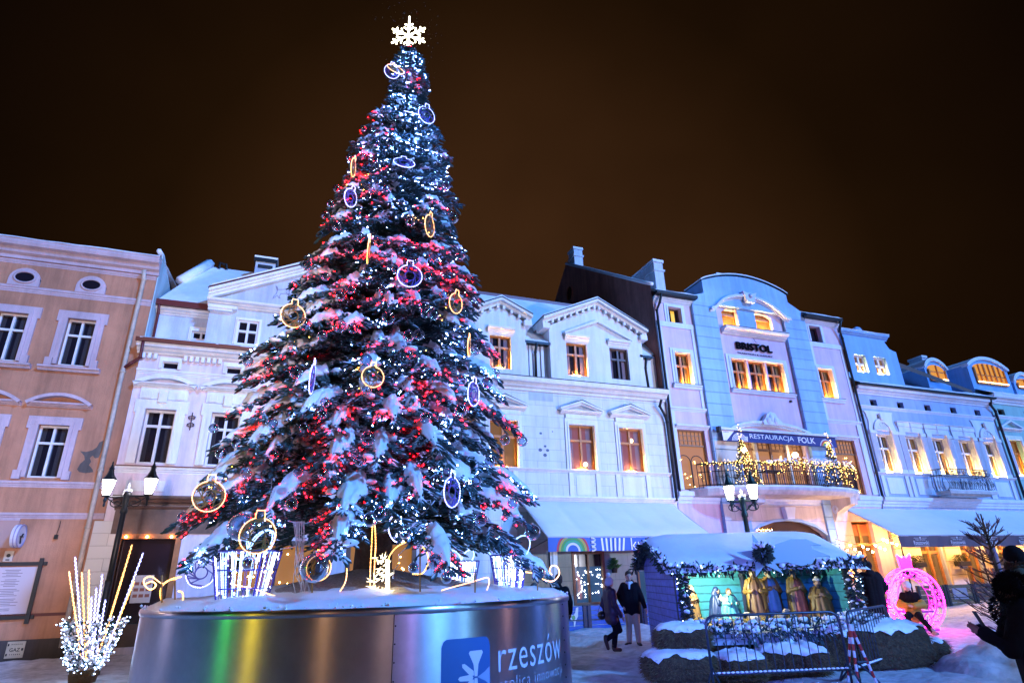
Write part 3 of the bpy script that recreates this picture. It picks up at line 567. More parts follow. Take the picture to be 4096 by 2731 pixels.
MB().fb(20.70, 21.80, 13.05, 14.65, .0, .03).build('blue_panel', BLUES, H)
MB().mould(19.5, 23.5, corn(12.68, 13.0, 0, .42)).build('balcony_sill', TRIM, H); MB().fb(19.5, 23.5, 13.0, 13.03, 0, .44).build('sill_flashing', DARKM, H)
snow_strip(H, 22.0, 23.4, FY - .42, FY - .05, 13.03, .07, 0, 'sill_snow', 8)
AMBER = mat('amber_glass', (.20, .10, .03), .1, emit=.30, ecol=(1., .42, .05)); CURT = mat('yellow_curtain', (.75, .42, .05), .9, emit=.35, ecol=(1., .55, .03))
for h in (uL, uR): window(H, *h, 0, .26, WOODW, AMBER, .09, .58, mull=0, lamp=True, bars=5)
wn = None
for i, h in enumerate(tri): wn = window(H, *h, 0, .28, WOODW, PANE, .085, .62, lamp=True, curtain=mat('amber_curtain', (.26, .15, .05), .9))
frame_trim(wn, 19.74, 23.02, 9.82, 11.42, .26, 0, .05, PALE, .2); sill(wn, 19.48, 23.4, 9.81, .17, 0, .2, PALE)
MB().fb(19.48, 23.4, 9.81, 9.84, 0, .22).build('sill_flashing', DARKM, wn)
for h in (lw, rw):
    w_ = window(H, *h, 0, .3, WOODW, PANE, .085, .62, lamp=True, curtain=mat('amber_curtain', (.26, .15, .05), .9)); frame_trim(w_, *h, .22, 0, .04, PALE, .2); sill(w_, h[0] - .3, h[1] + .35, 9.79, .2, 0, .18, PALE); MB().fb(h[0] - .3, h[1] + .35, 9.79, 9.81, 0, .2).build('sill_flashing', DARKM, w_)
for i, h in enumerate((ls, rs)):
    w_ = window(H, *h, 0, .3, mat('dark_window_wood', (.10, .06, .05), .5), PANE, .06, 0, mull=0); frame_trim(w_, *h, .2, 0, .04, PALE, .15)
    if i == 0: MB().fb(h[0] + .34, h[0] + .55, h[2] + .05, h[3] - .08, -.26, -.25).build('lit_curtain', CURT, w_)
q = MB()
for a, b in ((X0, 17.84), (25.05, X1)): q.fb(a, b, 12.66, 12.92, 0, .05).mould(a, b, corn(8.5, 8.68, 0, .12)).mould(a, b, corn(13.92, 14.16, 0, .2)).fb(a, a + .3, 8.7, 12.66, 0, .036).fb(b - .2, b, 8.7, 12.66, 0, .036)
q.fb(X0, X0 + .38, 5.0, 8.5, 0, .06).fb(X1 - .38, X1, 5.0, 8.5, 0, .06)
q.build('wing_trim', PALE, H)
for (a, b) in ((X0 - .02, 18.0), (24.95, X1 + .02)):
    MB().mould(a, b, [(.2, 14.18), (.46, 14.2), (.48, 14.34), (.2, 14.34)]).build('gutter', DARKM, H); snow_strip(H, a, b, FY - .45, FY + 1.0, 14.34, .14, .55, 'roof_snow', 10)
    MB().add([(a, FY + 1.0, 14.9), (b, FY + 1.0, 14.9), (b, FY + 3.2, 15.9), (a, FY + 3.2, 15.9)], [(0, 1, 2, 3)]).build('roof', ROOFSNOW, H)
MB().fb(25.6, 27.4, 14.62, 15.0, -1.0, -.6).build('roof_parapet', DARKM, H); snow_strip(H, 25.0, 27.55, FY + .6, FY + 1.6, 15.0, .1, 0, 'parapet_snow', 8)
# rooftop bits, brick flank towards the lower neighbour
FLANK = plaster('dark_red_flank', (.34, .13, .10), .3)
yb = 30.7
MB().add([(X0 - .03, FY, 9.3), (X0 - .03, 33.5, 9.3), (X0 - .03, 33.5, 18.2), (X0 - .03, yb, 20.7), (X0 - .03, FY + .5, 15.15), (X0 - .03, FY, 14.8)], [(0, 1, 2, 3, 4, 5)]).build('flank_wall', FLANK, H)
MB().tube([(X0 + .0, FY - .1, 14.82), (X0 + .0, FY + .5, 15.2), (X0 + .0, yb, 20.75)], .1, 6).build('flank_snow', ROOFSNOW, H, True)
MB().add([(X0, FY + .9, 15.2), (X1, FY + .9, 15.2), (X1, yb, 19.4), (X0, yb, 20.65)], [(0, 1, 2, 3)]).build('back_roof', ROOFSNOW, H)
b = MB().tube([(X0 - .06, 30.4 + .42 * math.cos(i * .5236), 18.4 + .56 * math.sin(i * .5236)) for i in range(12)], .05, 6, True).build('oval_window', FLANK, H)
MB().add([(X0 - .05, 30.4 + .36 * math.cos(i * .5236), 18.4 + .5 * math.sin(i * .5236)) for i in range(12)], [tuple(range(11, -1, -1))]).build('pane', PANE, b)
def chimney(P, x0, x1, y0, y1, z0, z1, m, cap=True):
    c = MB().bx(x0, x1, y0, y1, z0, z1).build('chimney', m, P)
    if cap: MB().bx(x0 - .06, x1 + .06, y0 - .06, y1 + .06, z1 - .5, z1 - .4).bx(x0 - .05, x1 + .05, y0 - .05, y1 + .05, z1, z1 + .08).build('cap', m, c)
    MB().bx(x0 - .05, x1 + .05, y0 - .05, y1 + .05, z1 + .08, z1 + .16).build('cap_snow', ROOFSNOW, c); return c
CH = plaster('chimney_blue', (.5, .58, .68))
chimney(H, 16.65, 17.2, FY + .9, FY + 2.9, 14.8, 16.75, CH); chimney(H, 21.3, 21.8, FY + 1.6, FY + 2.4, 15.6, 17.05, CH); chimney(H, X0 + .1, X0 + .7, yb - 1.0, yb - .2, 19.6, 21.3, CH)
pipe(H, [(15.92, .4, 14.2), (15.9, .22, 13.8), (15.72, .16, 13.4), (15.72, .16, 9.3), (15.72, .16, 4.9)]); pipe(H, [(27.35, .45, 14.2), (27.4, .2, 13.7), (27.52, .16, 13.3), (27.55, .16, 9.), (27.58, .16, 4.9)])
# lettering
LET = mat('sign_letters', (.006, .005, .008), .95, spec=.1)
sg = MB(); t = text_mb('BRISTOL', 2.25, .40, .035); sg.add([(20.22 + x, FY - .1, 11.93 + z) for x, y, z in t.v], t.f); sg.add([(20.22 + x, FY - .04, 11.93 + z) for x, y, z in t.v], [f[::-1] for f in t.f])
s_ = sg.build('name_sign', LET, H)
t = text_mb('TRADITION & LUXURY', 2.25, .085, .03); MB().add([(20.24 + x, FY - .025, 11.71 + z) for x, y, z in t.v], t.f).build('subtitle', LET, s_)
MB().tube([(21.42, FY - .06, 12.62), (21.42, FY - .1, 12.5), (21.5, FY - .08, 12.42), (21.62, FY - .05, 12.42)], .012, 5).fb(23.0, 23.1, 9.4, 9.5, 0, .1).build('sign_cable', DARKM, H)
# first floor: arched opening, big side windows
eyebrow(H, [(18.95, 7.66), (19.3, 7.8), (19.7, 7.93), (20.3, 8.03), (21.3, 8.08), (22.2, 8.02), (22.9, 7.92), (23.4, 7.78), (23.75, 7.66)], .22, .0, .24, PALE, 'arch_hood')
sh = MB().prism([(20.85, 8.1), (21.95, 8.1), (21.98, 8.25), (21.75, 8.45), (21.62, 8.68), (21.35, 8.74), (21.12, 8.62), (20.98, 8.4), (20.82, 8.25)], .1, .32)
for a, b in ((21.35, 8.45), (21.15, 8.3), (21.6, 8.3)): sh.ball((a, FY - .32, b), .14, 10, 6, (1, .5, 1.3))
sh.build('shell_keystone', PALE, H)
RESTW = mat('restaurant_glass', (.05, .03, .04), .08, emit=.30, ecol=(1., .45, .18))
w_ = window(H, 19.45, 23.4, 5.0, 7.75, 0, .32, mat('restaurant_wood', (.22, .11, .05), .5), RESTW, .1, .72, mull=1, bars=14)
MB().fb(20.4, 20.55, 5.0, 7.7, -.3, -.1).fb(22.3, 22.45, 5.0, 7.7, -.3, -.1).build('post', mat('cream_pier', (.62, .56, .48), .7), w_)
b = MB()
for x, z in ((19.55, 6.85), (22.55, 6.75)): b.ball((x, FY - .12, z), .13, 12, 8)
b.build('globe_lamp', glow('globe', (1, .72, .36), 30), w_)
MB().fb(17.9, 19.2, 5.05, 7.2, .17, .19).build('cream_pier', lines(mat('cream_blocks', (.62, .56, .48), .7), 40, .62, 0, .02, .8, .7), H)
for h in (lb, rb):
    w_ = window(H, *h, 0, .22, mat('restaurant_wood', (.22, .11, .05), .5), RESTW if h is lb else RESTW, .06, .74, mull=0, bars=6); MB().mould(h[0] - .08, h[1] + .2, corn(7.68, 7.86, 0, .2)).build('hood', PALE, w_)
    b = MB(); m_ = h[0] + .52
    for cx in (m_ - .25, m_ + .42): b.tube([(cx - .32, FY + .1, 5.1), (cx - .32, FY + .1, 6.2)] + [(cx - .32 * math.cos(a), FY + .1, 6.2 + .32 * math.sin(a)) for a in [i * .314 for i in range(1, 10)]] + [(cx + .32, FY + .1, 6.2), (cx + .32, FY + .1, 5.1)], .02, 5)
    b.build('arched_bar', DARKM, w_)
    b = MB()
    for k in range(12): b.octa((rnd.uniform(h[0] + .1, h[1] - .1), FY + .12, 5.1 + rnd.random() ** 2 * 1.9), .022)
    b.build('reflected_bulb', glow('gold_bulb', (1, .62, .15), 30), w_)  # glowing beads in the opening stand in for lights reflected by the panes
MB().mould(X0, X1, corn(4.42, 4.92, 0, .2)).build('string_course', PALE, H)
# ground floor: wide basket arch with a keystone
GF = lines(plaster('cream_white_base', (.64, .60, .60), .12), 1.6, .62, .5, .014, .7, .7)
q = MB(); AR = [(18.75, 2.2), (18.85, 2.75), (19.2, 3.25), (19.8, 3.6), (20.6, 3.80), (21.4, 3.86), (22.2, 3.80), (23.0, 3.58), (23.6, 3.22), (23.95, 2.75), (24.05, 2.2)]
for i in range(10): q.prism([AR[i], AR[i + 1], (AR[i + 1][0], 4.42), (AR[i][0], 4.42)], -.4, .06)
q.fb(17.84, 18.75, -.3, 4.42, .17, .2).fb(24.05, 25.05, -.3, 4.42, .17, .2).fb(18.3, 18.75, -.3, 4.42, -.4, .17).fb(24.05, 24.4, -.3, 4.42, -.4, .17)
q.build('base_wall', GF, H)
b = MB()
for i in range(10): (xa, za), (xb, zb) = AR[i], AR[i + 1]; b.prism([(xa, za - .12), (xb, zb - .12), (xb, zb), (xa, za)], -.1, .09)
b.build('arch_band', mat('blue_arch_band', (.25, .40, .62), .6), H)
MB().prism([(21.2, 3.8), (21.6, 3.8), (21.78, 4.32), (21.15, 4.32)], .06, .3).build('arch_keystone', PALE, H)
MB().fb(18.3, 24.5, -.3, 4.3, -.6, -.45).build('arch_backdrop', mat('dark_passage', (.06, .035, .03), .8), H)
b = MB()
for k in range(8): b.octa((19.9 + k * .12, FY + .3, 3.35 + .03 * (k % 2)), .03)
b.build('passage_bulb', glow('orange_bulb', (1., .42, .08), 60), H)
# wooden shop door under the second awning
w_ = window(H, 25.2, 26.6, 0, 3.75, 0, .3, mat('orange_door_wood', (.40, .17, .05), .5, var=.2, vscale=5), PANEW, .13, .72, mull=1)
w_.name = 'shop_door'; MB().fb(25.33, 26.47, 3.1, 3.7, -.24, -.2).build('transom_panel', mat('red_wood', (.30, .07, .03), .5), w_)
# balcony
BS = []
n = 24
def bow(t, d): x = 16.35 + 9.5 * t; return x, d * (1 - abs(2 * t - 1) ** 2.6) ** .62
b = MB(); P_ = [bow(i / n, 1.75) for i in range(n + 1)]
zz = ((4.68, .90), (4.78, .96), (4.86, 1.), (4.98, 1.))
for z, k in zz: b.v += [(x, FY - .05 - o * k, z) for x, o in P_] + [(P_[-1][0], FY, z), (P_[0][0], FY, z)]
m_ = n + 3
for r in range(3):
    for i in range(m_): b.f.append((r * m_ + i, r * m_ + (i + 1) % m_, (r + 1) * m_ + (i + 1) % m_, (r + 1) * m_ + i))
b.f += [tuple(range(m_ - 1, -1, -1)), tuple(3 * m_ + i for i in range(m_))]
BAL = b.build('balcony', plaster('balcony_stone', (.58, .55, .54), .2), H)
b = MB()
for i in range(n):
    (xa, oa), (xb, ob) = P_[i], P_[i + 1]; s0 = .06 + .05 * noise(xa * 2, 1); s1 = .06 + .05 * noise(xb * 2, 1)
    b.add([(xa, FY - .05 - oa, 4.96), (xb, FY - .05 - ob, 4.96), (xb, FY - .05 - ob + .02, 5.0 + s1), (xa, FY - .05 - oa + .02, 5.0 + s0), (xa, FY - oa + .25, 5.0), (xb, FY - ob + .25, 5.0)], [(0, 1, 2, 3), (3, 2, 5, 4)])
b.build('balcony_snow', ROOFSNOW, BAL, True)
b = MB(); RP = [bow(.02 + .96 * i / 40, 1.62) for i in range(41)]; line = lambda z: [(x, FY - .05 - o, z) for x, o in RP]
for z, r in ((6.02, .03), (5.68, .018), (5.12, .022)): b.tube(line(z), r, 5)
for i in range(81):
    x, o = bow(.02 + .96 * i / 80, 1.62); y = FY - .05 - o; b.tube([(x, y, 5.0), (x, y, 6.02)], .019, 4)
    if i % 2: b.tube([(x + .06 * math.cos(a), y, 5.40 + .12 * math.sin(a)) for a in [k * 1.047 for k in range(6)]], .009, 4, True)
b.build('balcony_railing', BLACK, BAL)
for sgn, x in ((-1, 19.0), (1, 24.3)):
    prof = [(.0, 3.75), (.25, 3.72), (.32, 3.85), (.45, 4.1), (.9, 4.3), (1.25, 4.38), (1.3, 4.68), (0, 4.68)]
    c = MB().mould(x - .22, x + .22, prof).build('console', plaster('balcony_stone', (.58, .55, .54), .2), BAL)
    MB().tube([(x - .23, FY - .35 - .16 * (1 - k * .028) * math.cos(k * .5), 4.22 + .2 * (1 - k * .028) * math.sin(k * .5)) for k in range(26)], .025, 5).build('scroll', PALE, c)

# ------------------------------------------------------------------ restaurant banner, garland and trees on the balcony
NAVY = mat('navy_banner', (.012, .022, .16), .6)
t = thing('restaurant_banner', 'long navy banner reading RESTAURACJA FOLK above the balcony', 'banner', (21.6, FY - .4, 7.4))
MB().fb(18.2, 25.0, 7.16, 7.66, .38, .42).build('cloth', NAVY, t); MB().fb(18.1, 25.05, 7.66, 7.76, .3, .52).build('roller_case', PALE, t); MB().fb(18.0, 18.12, 7.55, 7.8, .3, .52).build('end_cap', BLACK, t)
wl = mat('banner_white', (.75, .76, .8), .6)
for s_, x0, w0, h0 in (('RESTAURACJA', 19.75, 2.6, .28), ('FOLK', 22.62, 1.05, .28)): shift(text_mb(s_, w0, h0, .012 if s_ == 'FOLK' else .0), x0, FY - .424, 7.28).build('lettering', wl, t)
MB().prism([(18.2, 7.64), (18.9, 7.64), (18.4, 7.18), (18.22, 7.18)], .42, .425).build('white_corner', wl, t); shift(text_mb('SODTO', .3, .05, .02), 18.28, FY - .429, 7.55).build('small_lettering', NAVY, t)
b = MB()
for k in range(5): b.arc(19.15, 7.2 - .0, .45 - k * .07, .36 - k * .055, .03, .42, .425 + k * .001, 8)
for k in range(3): b.prism([(19.4 + .07 * k, 7.2), (19.45 + .07 * k, 7.2), (19.5 + .06 * k, 7.42), (19.46 + .06 * k, 7.42)], .42, .426)
b.build('bird_emblem', wl, t)
for k, c in enumerate(((.55, .55, .6), (.5, .02, .02), (.65, .35, .02), (.1, .4, .05), (.55, .55, .6))): MB().arc(24.35, 7.2, .42 - k * .07, .34 - k * .06, .055, .42, .425, 8).build('rainbow_band', mat('band%d' % k, c, .6), t)
GREENL = mat('fir_green_dark', (.018, .05, .028), .8)
def fir(P, c, h, r, nsh, seed, m, name='foliage', up=.2):
    """small fir: needled shoots in whorls, one mesh"""
    q = random.Random(seed); b = MB()
    for k in range(nsh):
        t = q.random() ** .75; z = h * (.06 + .9 * t); rr = r * (1 - t) * q.uniform(.55, 1.) + .02; a = q.uniform(0, 6.283); l = q.uniform(.09, .2) * (1.2 - .5 * t)
        p = Vector((c[0] + rr * math.cos(a), c[1] + rr * math.sin(a), c[2] + z - rr * .18)); d = Vector((math.cos(a + q.uniform(-.7, .7)), math.sin(a + q.uniform(-.7, .7)), q.uniform(-.2, .5) + up)).normalized()
        s = d.orthogonal().normalized(); u = d.cross(s); w = l * .17
        b.add([p - d * l * .4, p + s * w, p + u * w, p - s * w, p - u * w, p + d * l], [(0, 2, 1), (0, 3, 2), (0, 4, 3), (0, 1, 4), (5, 1, 2), (5, 2, 3), (5, 3, 4), (5, 4, 1)])
    b.build(name, m, P)
    return b
GB = glow('balcony_bulb', (1, .55, .10), 12)
for i, (x, o, lab) in enumerate(((18.55, 1.1, 'slim fir strung with gold lights at the left end of the balcony'), (23.6, 1.15, 'slim fir strung with gold lights rising from the garland right of the banner'))):
    t = thing('balcony_tree', lab, 'tree', (x, FY - o, 5.0), 'small firs on the hotel balcony')
    MB().tube([(x, FY - o, 5.0), (x + .02, FY - o, 7.75)], [.04, .01], 6).build('trunk', mat('bark', (.06, .035, .02), .9), t)
    fir(t, (x, FY - o, 5.0), 2.1, .55, 420, 40 + i, mat('warm_fir', (.10, .10, .03), .8)); b = MB()
    for k in range(130):
        u = rnd.random(); a = rnd.uniform(3.1, 6.3); rr = .6 * (1 - u) + .03; b.octa((x + rr * math.cos(a), FY - o + rr * math.sin(a), 5.1 + u * (2.15 if k < 110 else 2.65)), .017)
    b.build('bulb', GB, t)
t = thing('balcony_garland', 'fir garland with gold lights along the hotel balcony rail', 'garland', (21, FY - 1.6, 6.0)); b = MB(); q = MB(); sn = MB()
for k in range(900):
    u = rnd.random(); x, o = bow(.03 + .94 * u, 1.64); wd = .05 + .10 * min(1, max(0, (u - .3) * 5)); p = Vector((x, FY - .05 - o, 6.0 + rnd.uniform(-wd, wd)))
    d = Vector((rnd.uniform(-1, 1), rnd.uniform(-1, 1), rnd.uniform(-.6, 1))).normalized(); s = d.orthogonal().normalized(); w2 = .02; l = rnd.uniform(.06, .14)
    b.add([p + s * w2, p - s * w2, p + d * l + s * .004, p + d.cross(s) * w2], [(0, 1, 2), (1, 3, 2), (3, 0, 2)])
    if k % 3 == 0: q.octa(p + d * .08 - Vector((0, .04, rnd.choice((0, 0, 0, rnd.random() * .5)))), .016)
    if k % 6 == 0 and u > .3: sn.ball(p + Vector((0, 0, wd)), .045, 6, 4, (1.4, 1, .7))
b.build('greenery', mat('warm_fir', (.10, .10, .03), .8), t); q.build('bulb', GB, t); sn.build('snow', ROOFSNOW, t, True)
t = thing('blue_table', 'blue framed folding table behind the balcony rail', 'table', (20.2, FY - 1.3, 5.0))
b = MB(); bl = mat('blue_frame', (.02, .06, .35), .4)
for x in (19.4, 20.3): b.tube([(x, FY - 1.45, 5.0), (x - .06, FY - 1.45, 5.95)], .02, 5)
b.tube([(19.4, FY - 1.45, 5.08), (20.3, FY - 1.45, 5.08)], .02, 5).build('leg', bl, t); MB().bx(19.3, 20.4, FY - 1.5, FY - 1.0, 5.66, 5.70).build('tabletop', DARKM, t)

# ------------------------------------------------------------------ blue-white house with five tall windows
WB = plaster('ice_blue_plaster', (.38, .48, .70), .12); WT = plaster('ice_white_trim', (.70, .74, .82), .06); BG = plaster('attic_blue', (.20, .42, .74), .1)
H = thing('five_window_house', 'pale blue town house with fluted window frames and a stepped attic gable', 'house', (33, FY, 0))
X0, X1 = 27.62, 38.4
tall = [(28.36, 29.48), (30.42, 31.6), (32.42, 33.65), (34.5, 35.75), (36.54, 37.66)]; sm = [28.58, 30.58, 32.67, 34.75, 36.78]
MB().wall(X0, X1, -.3, 10.3, 0, [(a, b, 6.16, 8.13) for a, b in tall] + [(x, x + .5, 9.66, 10.0) for x in sm] + [(29.4, 30.9, 0, 3.3), (32.2, 33.6, 0, 3.3), (35, 36.4, 0, 3.3)], .36).sides(X0, X1, -.3, 10.3, FY, FY + 9).build('wall', WB, H)
for i, (a, b) in enumerate(tall):
    w_ = window(H, a, b, 6.16, 8.13, 0, .34, WFRAME, PANEW if i in (1, 3) else PANE, .09, .64, lamp=True, curtain=mat('amber_curtain', (.26, .15, .05), .9)); m_ = (a + b) / 2
    q = MB()
    for s in (-1, 1):
        x0_ = a - .42 if s < 0 else b + .02; q.fb(x0_, x0_ + .4, 6.16, 8.12, 0, .08).fb(x0_ - .04, x0_ + .44, 8.12, 8.3, 0, .13).fb(x0_ - .03, x0_ + .43, 6.12, 6.3, 0, .11)
        for k in range(4): q.fb(x0_ + .05 + k * .085, x0_ + .09 + k * .085, 6.32, 8.1, .08, .105)
    if i in (0, 4):
        q.arc(m_, 8.32, .68, .62, .2, 0, .14).prism([(a - .42, 8.3), (b + .42, 8.3), (b + .3, 8.75), (b + .38, 9.2), (b + .48, 9.33), (a - .48, 9.33), (a - .38, 9.2), (a - .3, 8.75)], 0, .06).prism([(m_ - .09, 8.85), (m_ + .09, 8.85), (m_ + .14, 9.2), (m_ - .14, 9.2)], .1, .22)
        for k in range(9): an = math.pi * (k + .5) / 9; q.prism([(m_, 8.32), (m_ + .44 * math.cos(an - .13), 8.32 + .42 * math.sin(an - .13)), (m_ + .44 * math.cos(an + .13), 8.32 + .42 * math.sin(an + .13))], .06, .09 + .01 * (k % 2))
    else:
        q.fb(a - .3, b + .3, 8.32, 8.62, 0, .06).fb(a - .36, b + .36, 8.62, 8.84, 0, .1).fb(m_ - .02, m_ + .02, 8.34, 8.84, .1, .13).mould(a - .4, b + .4, corn(8.8, 8.88, 0, .16))
    q.build('surround', WT, w_)
for x in sm: window(H, x, x + .5, 9.66, 10.0, 0, .3, mat('dark_window_wood', (.10, .06, .05), .5), PANE, .04, 0, 0)
q = MB().mould(X0, X1, corn(10.24, 10.62, 0, .34)).mould(X0, X1, corn(9.46, 9.62, 0, .1)).mould(X0, X1, corn(6.0, 6.14, 0, .14)).mould(X0, X1, corn(4.45, 4.9, 0, .25))
for i, (a, b) in enumerate(tall): q.fb(a - .4, a - .18, 4.95, 5.98, 0, .05).fb(b + .18, b + .4, 4.95, 5.98, 0, .05).fb(a, b, 5.08, 5.88, 0, .03)
q.build('string_course', WT, H)
MB().mould(X0, X1, [(.3, 10.62), (.46, 10.64), (.46, 10.74), (.3, 10.74)]).build('gutter', DARKM, H)
snow_strip(H, X0, X1, FY - .44, FY + 1.2, 10.72, .14, .7, 'roof_snow'); MB().add([(X0, FY + 1.2, 11.45), (X1, FY + 1.2, 11.45), (X1, FY + 4, 13.2), (X0, FY + 4, 13.2)], [(0, 1, 2, 3)]).build('roof', ROOFSNOW, H)
b = MB()
for x in (28.6, 30.4, 32.2, 34.0): b.bx(x, x + .9, FY + .35, FY + .4, 11.1, 11.2)
b.build('snow_guard', DARKM, H)
gp = [(27.62, 11.0), (31.5, 11.0), (31.62, 12.0), (31.62, 13.0), (31.15, 13.12), (30.9, 13.5), (31.0, 13.6), (31.15, 13.7), (31.15, 13.9), (27.62, 13.98)]
G5 = [(28.2, 29.1, 11.52, 12.53), (29.68, 30.64, 11.52, 12.53)]
MB().wall(27.62, 31.5, 11.0, 13.0, .02, G5, .3).prism([(27.62, 13.0), (31.55, 13.0), (31.15, 13.12), (30.9, 13.5), (31.0, 13.6), (27.62, 13.62)], -.5, .02).prism([(31.5, 11.0), (31.62, 11.0), (31.62, 13.0), (31.5, 13.0)], -.5, .02).build('attic_gable', BG, H)
for h in G5: window(H, *h, .02, .26, WFRAME, PANEW, .1, .5, lamp=True)
MB().mould(27.55, 31.2, corn(13.62, 13.92, -.1, .2)).build('gable_cornice', BG, H); snow_strip(H, 27.55, 31.2, FY - .22, FY + .5, 13.92, .08, 0, 'gable_snow', 8); MB().ball((29.0, FY, 14.0), .22, 10, 8, (1.3, 1, 1)).build('finial', BG, H)
chimney(H, 34.6, 35.1, FY + 3.2, FY + 5.2, 12.4, 14.55, mat('dark_chimney', (.05, .06, .08), .8)); chimney(H, 38.9 - 1.2, 39.3 - 1.2, FY + 2.6, FY + 3.5, 12.3, 14.2, CH)
MB().add([(31.6, FY + .15, 12.2), (37.6, FY + .15, 11.0), (37.6, FY + .3, 11.35), (31.6, FY + .3, 12.62)], [(0, 1, 2, 3)]).build('lean_to_edge', mat('brown_edge', (.10, .07, .06), .8), H)
pipe(H, [(38.0, .35, 10.6), (38.1, .2, 10.3), (38.4, .16, 10.0), (38.45, .16, 4.9)], .07)
t = thing('iron_balcony', 'small bellied wrought iron balcony on the pale blue house', 'balcony', (33, FY, 5.2))
MB().fb(31.3, 34.9, 5.05, 5.2, .26, 1.0).fb(31.6, 34.6, 4.95, 5.05, .26, .8).build('slab', plaster('balcony_stone', (.58, .55, .54), .2), t); snow_strip(t, 31.3, 34.9, FY - 1.0, FY - .85, 5.2, .06, 0, 'slab_snow', 10)
b = MB(); prof = [(.82, 5.2), (.98, 5.35), (1.02, 5.5), (.92, 5.75), (.84, 6.0), (.86, 6.3)]
for k in range(25): x = 31.4 + 3.4 * k / 24; b.tube([(x, FY - o, z) for o, z in prof], .014, 4)
for x in (31.4, 34.8):
    for k in range(5): b.tube([(x, FY - .2 - k * .14, 5.2), (x + (.1 if x > 33 else -.1), FY - .2 - k * .14, 5.5), (x, FY - .2 - k * .14, 6.3)], .014, 4)
for k in range(8):
    x = 31.65 + k * .42
    for zc, s in ((5.52, 1), (6.1, .7)): b.tube([(x + s * .17 * (1 - q_ * .035) * math.cos(q_ * .55), FY - (1.03 if zc < 6 else .88), zc + s * .17 * (1 - q_ * .035) * math.sin(q_ * .55)) for q_ in range(22)], .012, 4)
for z, o in ((6.3, .86), (6.0, .86)): b.tube([(31.4, FY - .1, z), (31.4, FY - o, z), (34.8, FY - o, z), (34.8, FY - .1, z)], .022, 5)
b.build('railing', BLACK, t)
# ------------------------------------------------------------------ green house at the right edge
H = thing('green_house', 'mint green town house at the right edge with round headed attic dormers', 'house', (42, FY, 0)); MINT = plaster('mint_plaster', (.30, .50, .46), .12)
MB().wall(38.4, 46, -.3, 10.5, 0, [(38.9, 40.0, 6.3, 8.35), (41.4, 42.5, 6.3, 8.35), (38.9, 39.5, 9.85, 10.2), (41.3, 41.9, 9.85, 10.2)], .34).sides(38.4, 46, -.3, 10.5, FY, FY + 9).build('wall', MINT, H)
for a, b in ((38.9, 40.0), (41.4, 42.5)):
    w_ = window(H, a, b, 6.3, 8.35, 0, .32, WOODW, PANEW, .09, .64, lamp=True); frame_trim(w_, a, b, 6.3, 8.35, .2, 0, .06, WT, .25); q = MB().mould(a - .4, b + .4, corn(8.85, 9.03, 0, .2))
    for s in (-1, 1): q.prism([((a + b) / 2 + s * .95, 9.03), ((a + b) / 2, 9.42), ((a + b) / 2, 9.52), ((a + b) / 2 + s * 1.0, 9.1)], 0, .2)
    q.build('pediment', WT, w_)
for x in (38.9, 41.3): window(H, x, x + .6, 9.85, 10.2, 0, .25, mat('dark_window_wood', (.10, .06, .05), .5), PANE, .04, 0, 0)
MB().mould(38.4, 46, corn(10.5, 11.0, 0, .4)).mould(38.4, 46, corn(9.6, 9.78, 0, .1)).mould(38.4, 46, corn(6.1, 6.25, 0, .1)).build('string_course', WT, H)
snow_strip(H, 38.3, 46, FY - .42, FY + .8, 11.0, .14, .5, 'roof_snow'); MB().add([(38.3, FY + .8, 11.5), (46, FY + .8, 11.5), (46, FY + 4, 13.3), (38.3, FY + 4, 13.3)], [(0, 1, 2, 3)]).build('roof', ROOFSNOW, H)
for x0, x1, zt, yy, nwin in ((35.0, 36.9, 13.25, .9, 1), (38.3, 42.0, 13.6, .5, 3), (42.3, 44.3, 12.9, .5, 1)):
    hw = (x1 - x0) / 2; xm = (x0 + x1) / 2; zs = zt - .55 * min(1, hw); o = -yy
    d = MB().prism([(x0, 11.3), (x1, 11.3), (x1, zs)] + [(xm + hw * math.cos(a), zs + (zt - zs) * math.sin(a)) for a in [math.pi * i / 14 for i in range(1, 14)]] + [(x0, zs)], -yy - 2.5, o).build('round_dormer', BG, H)
    MB().arc(xm, zs, hw + .08, zt - zs + .06, .12, o - .3, o + .12).build('hood', PALE, d); MB().arc(xm, zs + .06, hw + .08, zt - zs + .08, .07, o - 2.4, o + .1).build('dormer_snow', ROOFSNOW, d)
    ww = hw * .74; b = MB(); zb = 11.95
    b.prism([(xm - ww, zb), (xm + ww, zb), (xm + ww, zs - .1)] + [(xm + ww * math.cos(a), zs - .1 + (zt - zs - .2) * math.sin(a)) for a in [math.pi * i / 12 for i in range(1, 12)]] + [(xm - ww, zs - .1)], o, o + .02); gl = b.build('pane', mat('lit_dormer_glass', (.05, .03, .02), .1, emit=.5, ecol=(1, .42, .06)), d)
    b = MB()
    for k in range(nwin * 2 + 1):
        x = xm - ww + 2 * ww * k / (nwin * 2); t_ = .10 if k % 2 == 0 else .05; hz = zs - .1 + (zt - zs - .25) * math.sqrt(max(0, 1 - ((x - xm) / ww) ** 2)); b.fb(x - t_ / 2, x + t_ / 2, zb, hz, o + .02, o + .1)
    b.fb(xm - ww, xm + ww, zb - .06, zb + .04, o + .02, o + .12).fb(xm - ww, xm + ww, 12.45, 12.51, o + .02, o + .06).build('frame', WOODW, d)
    MB().fb(xm - ww, xm + ww, zb + .045, zb + .075, o + .1, o + .14).build('sill_lamp', glow('attic_lamp', (1., .60, .20), 14), d)
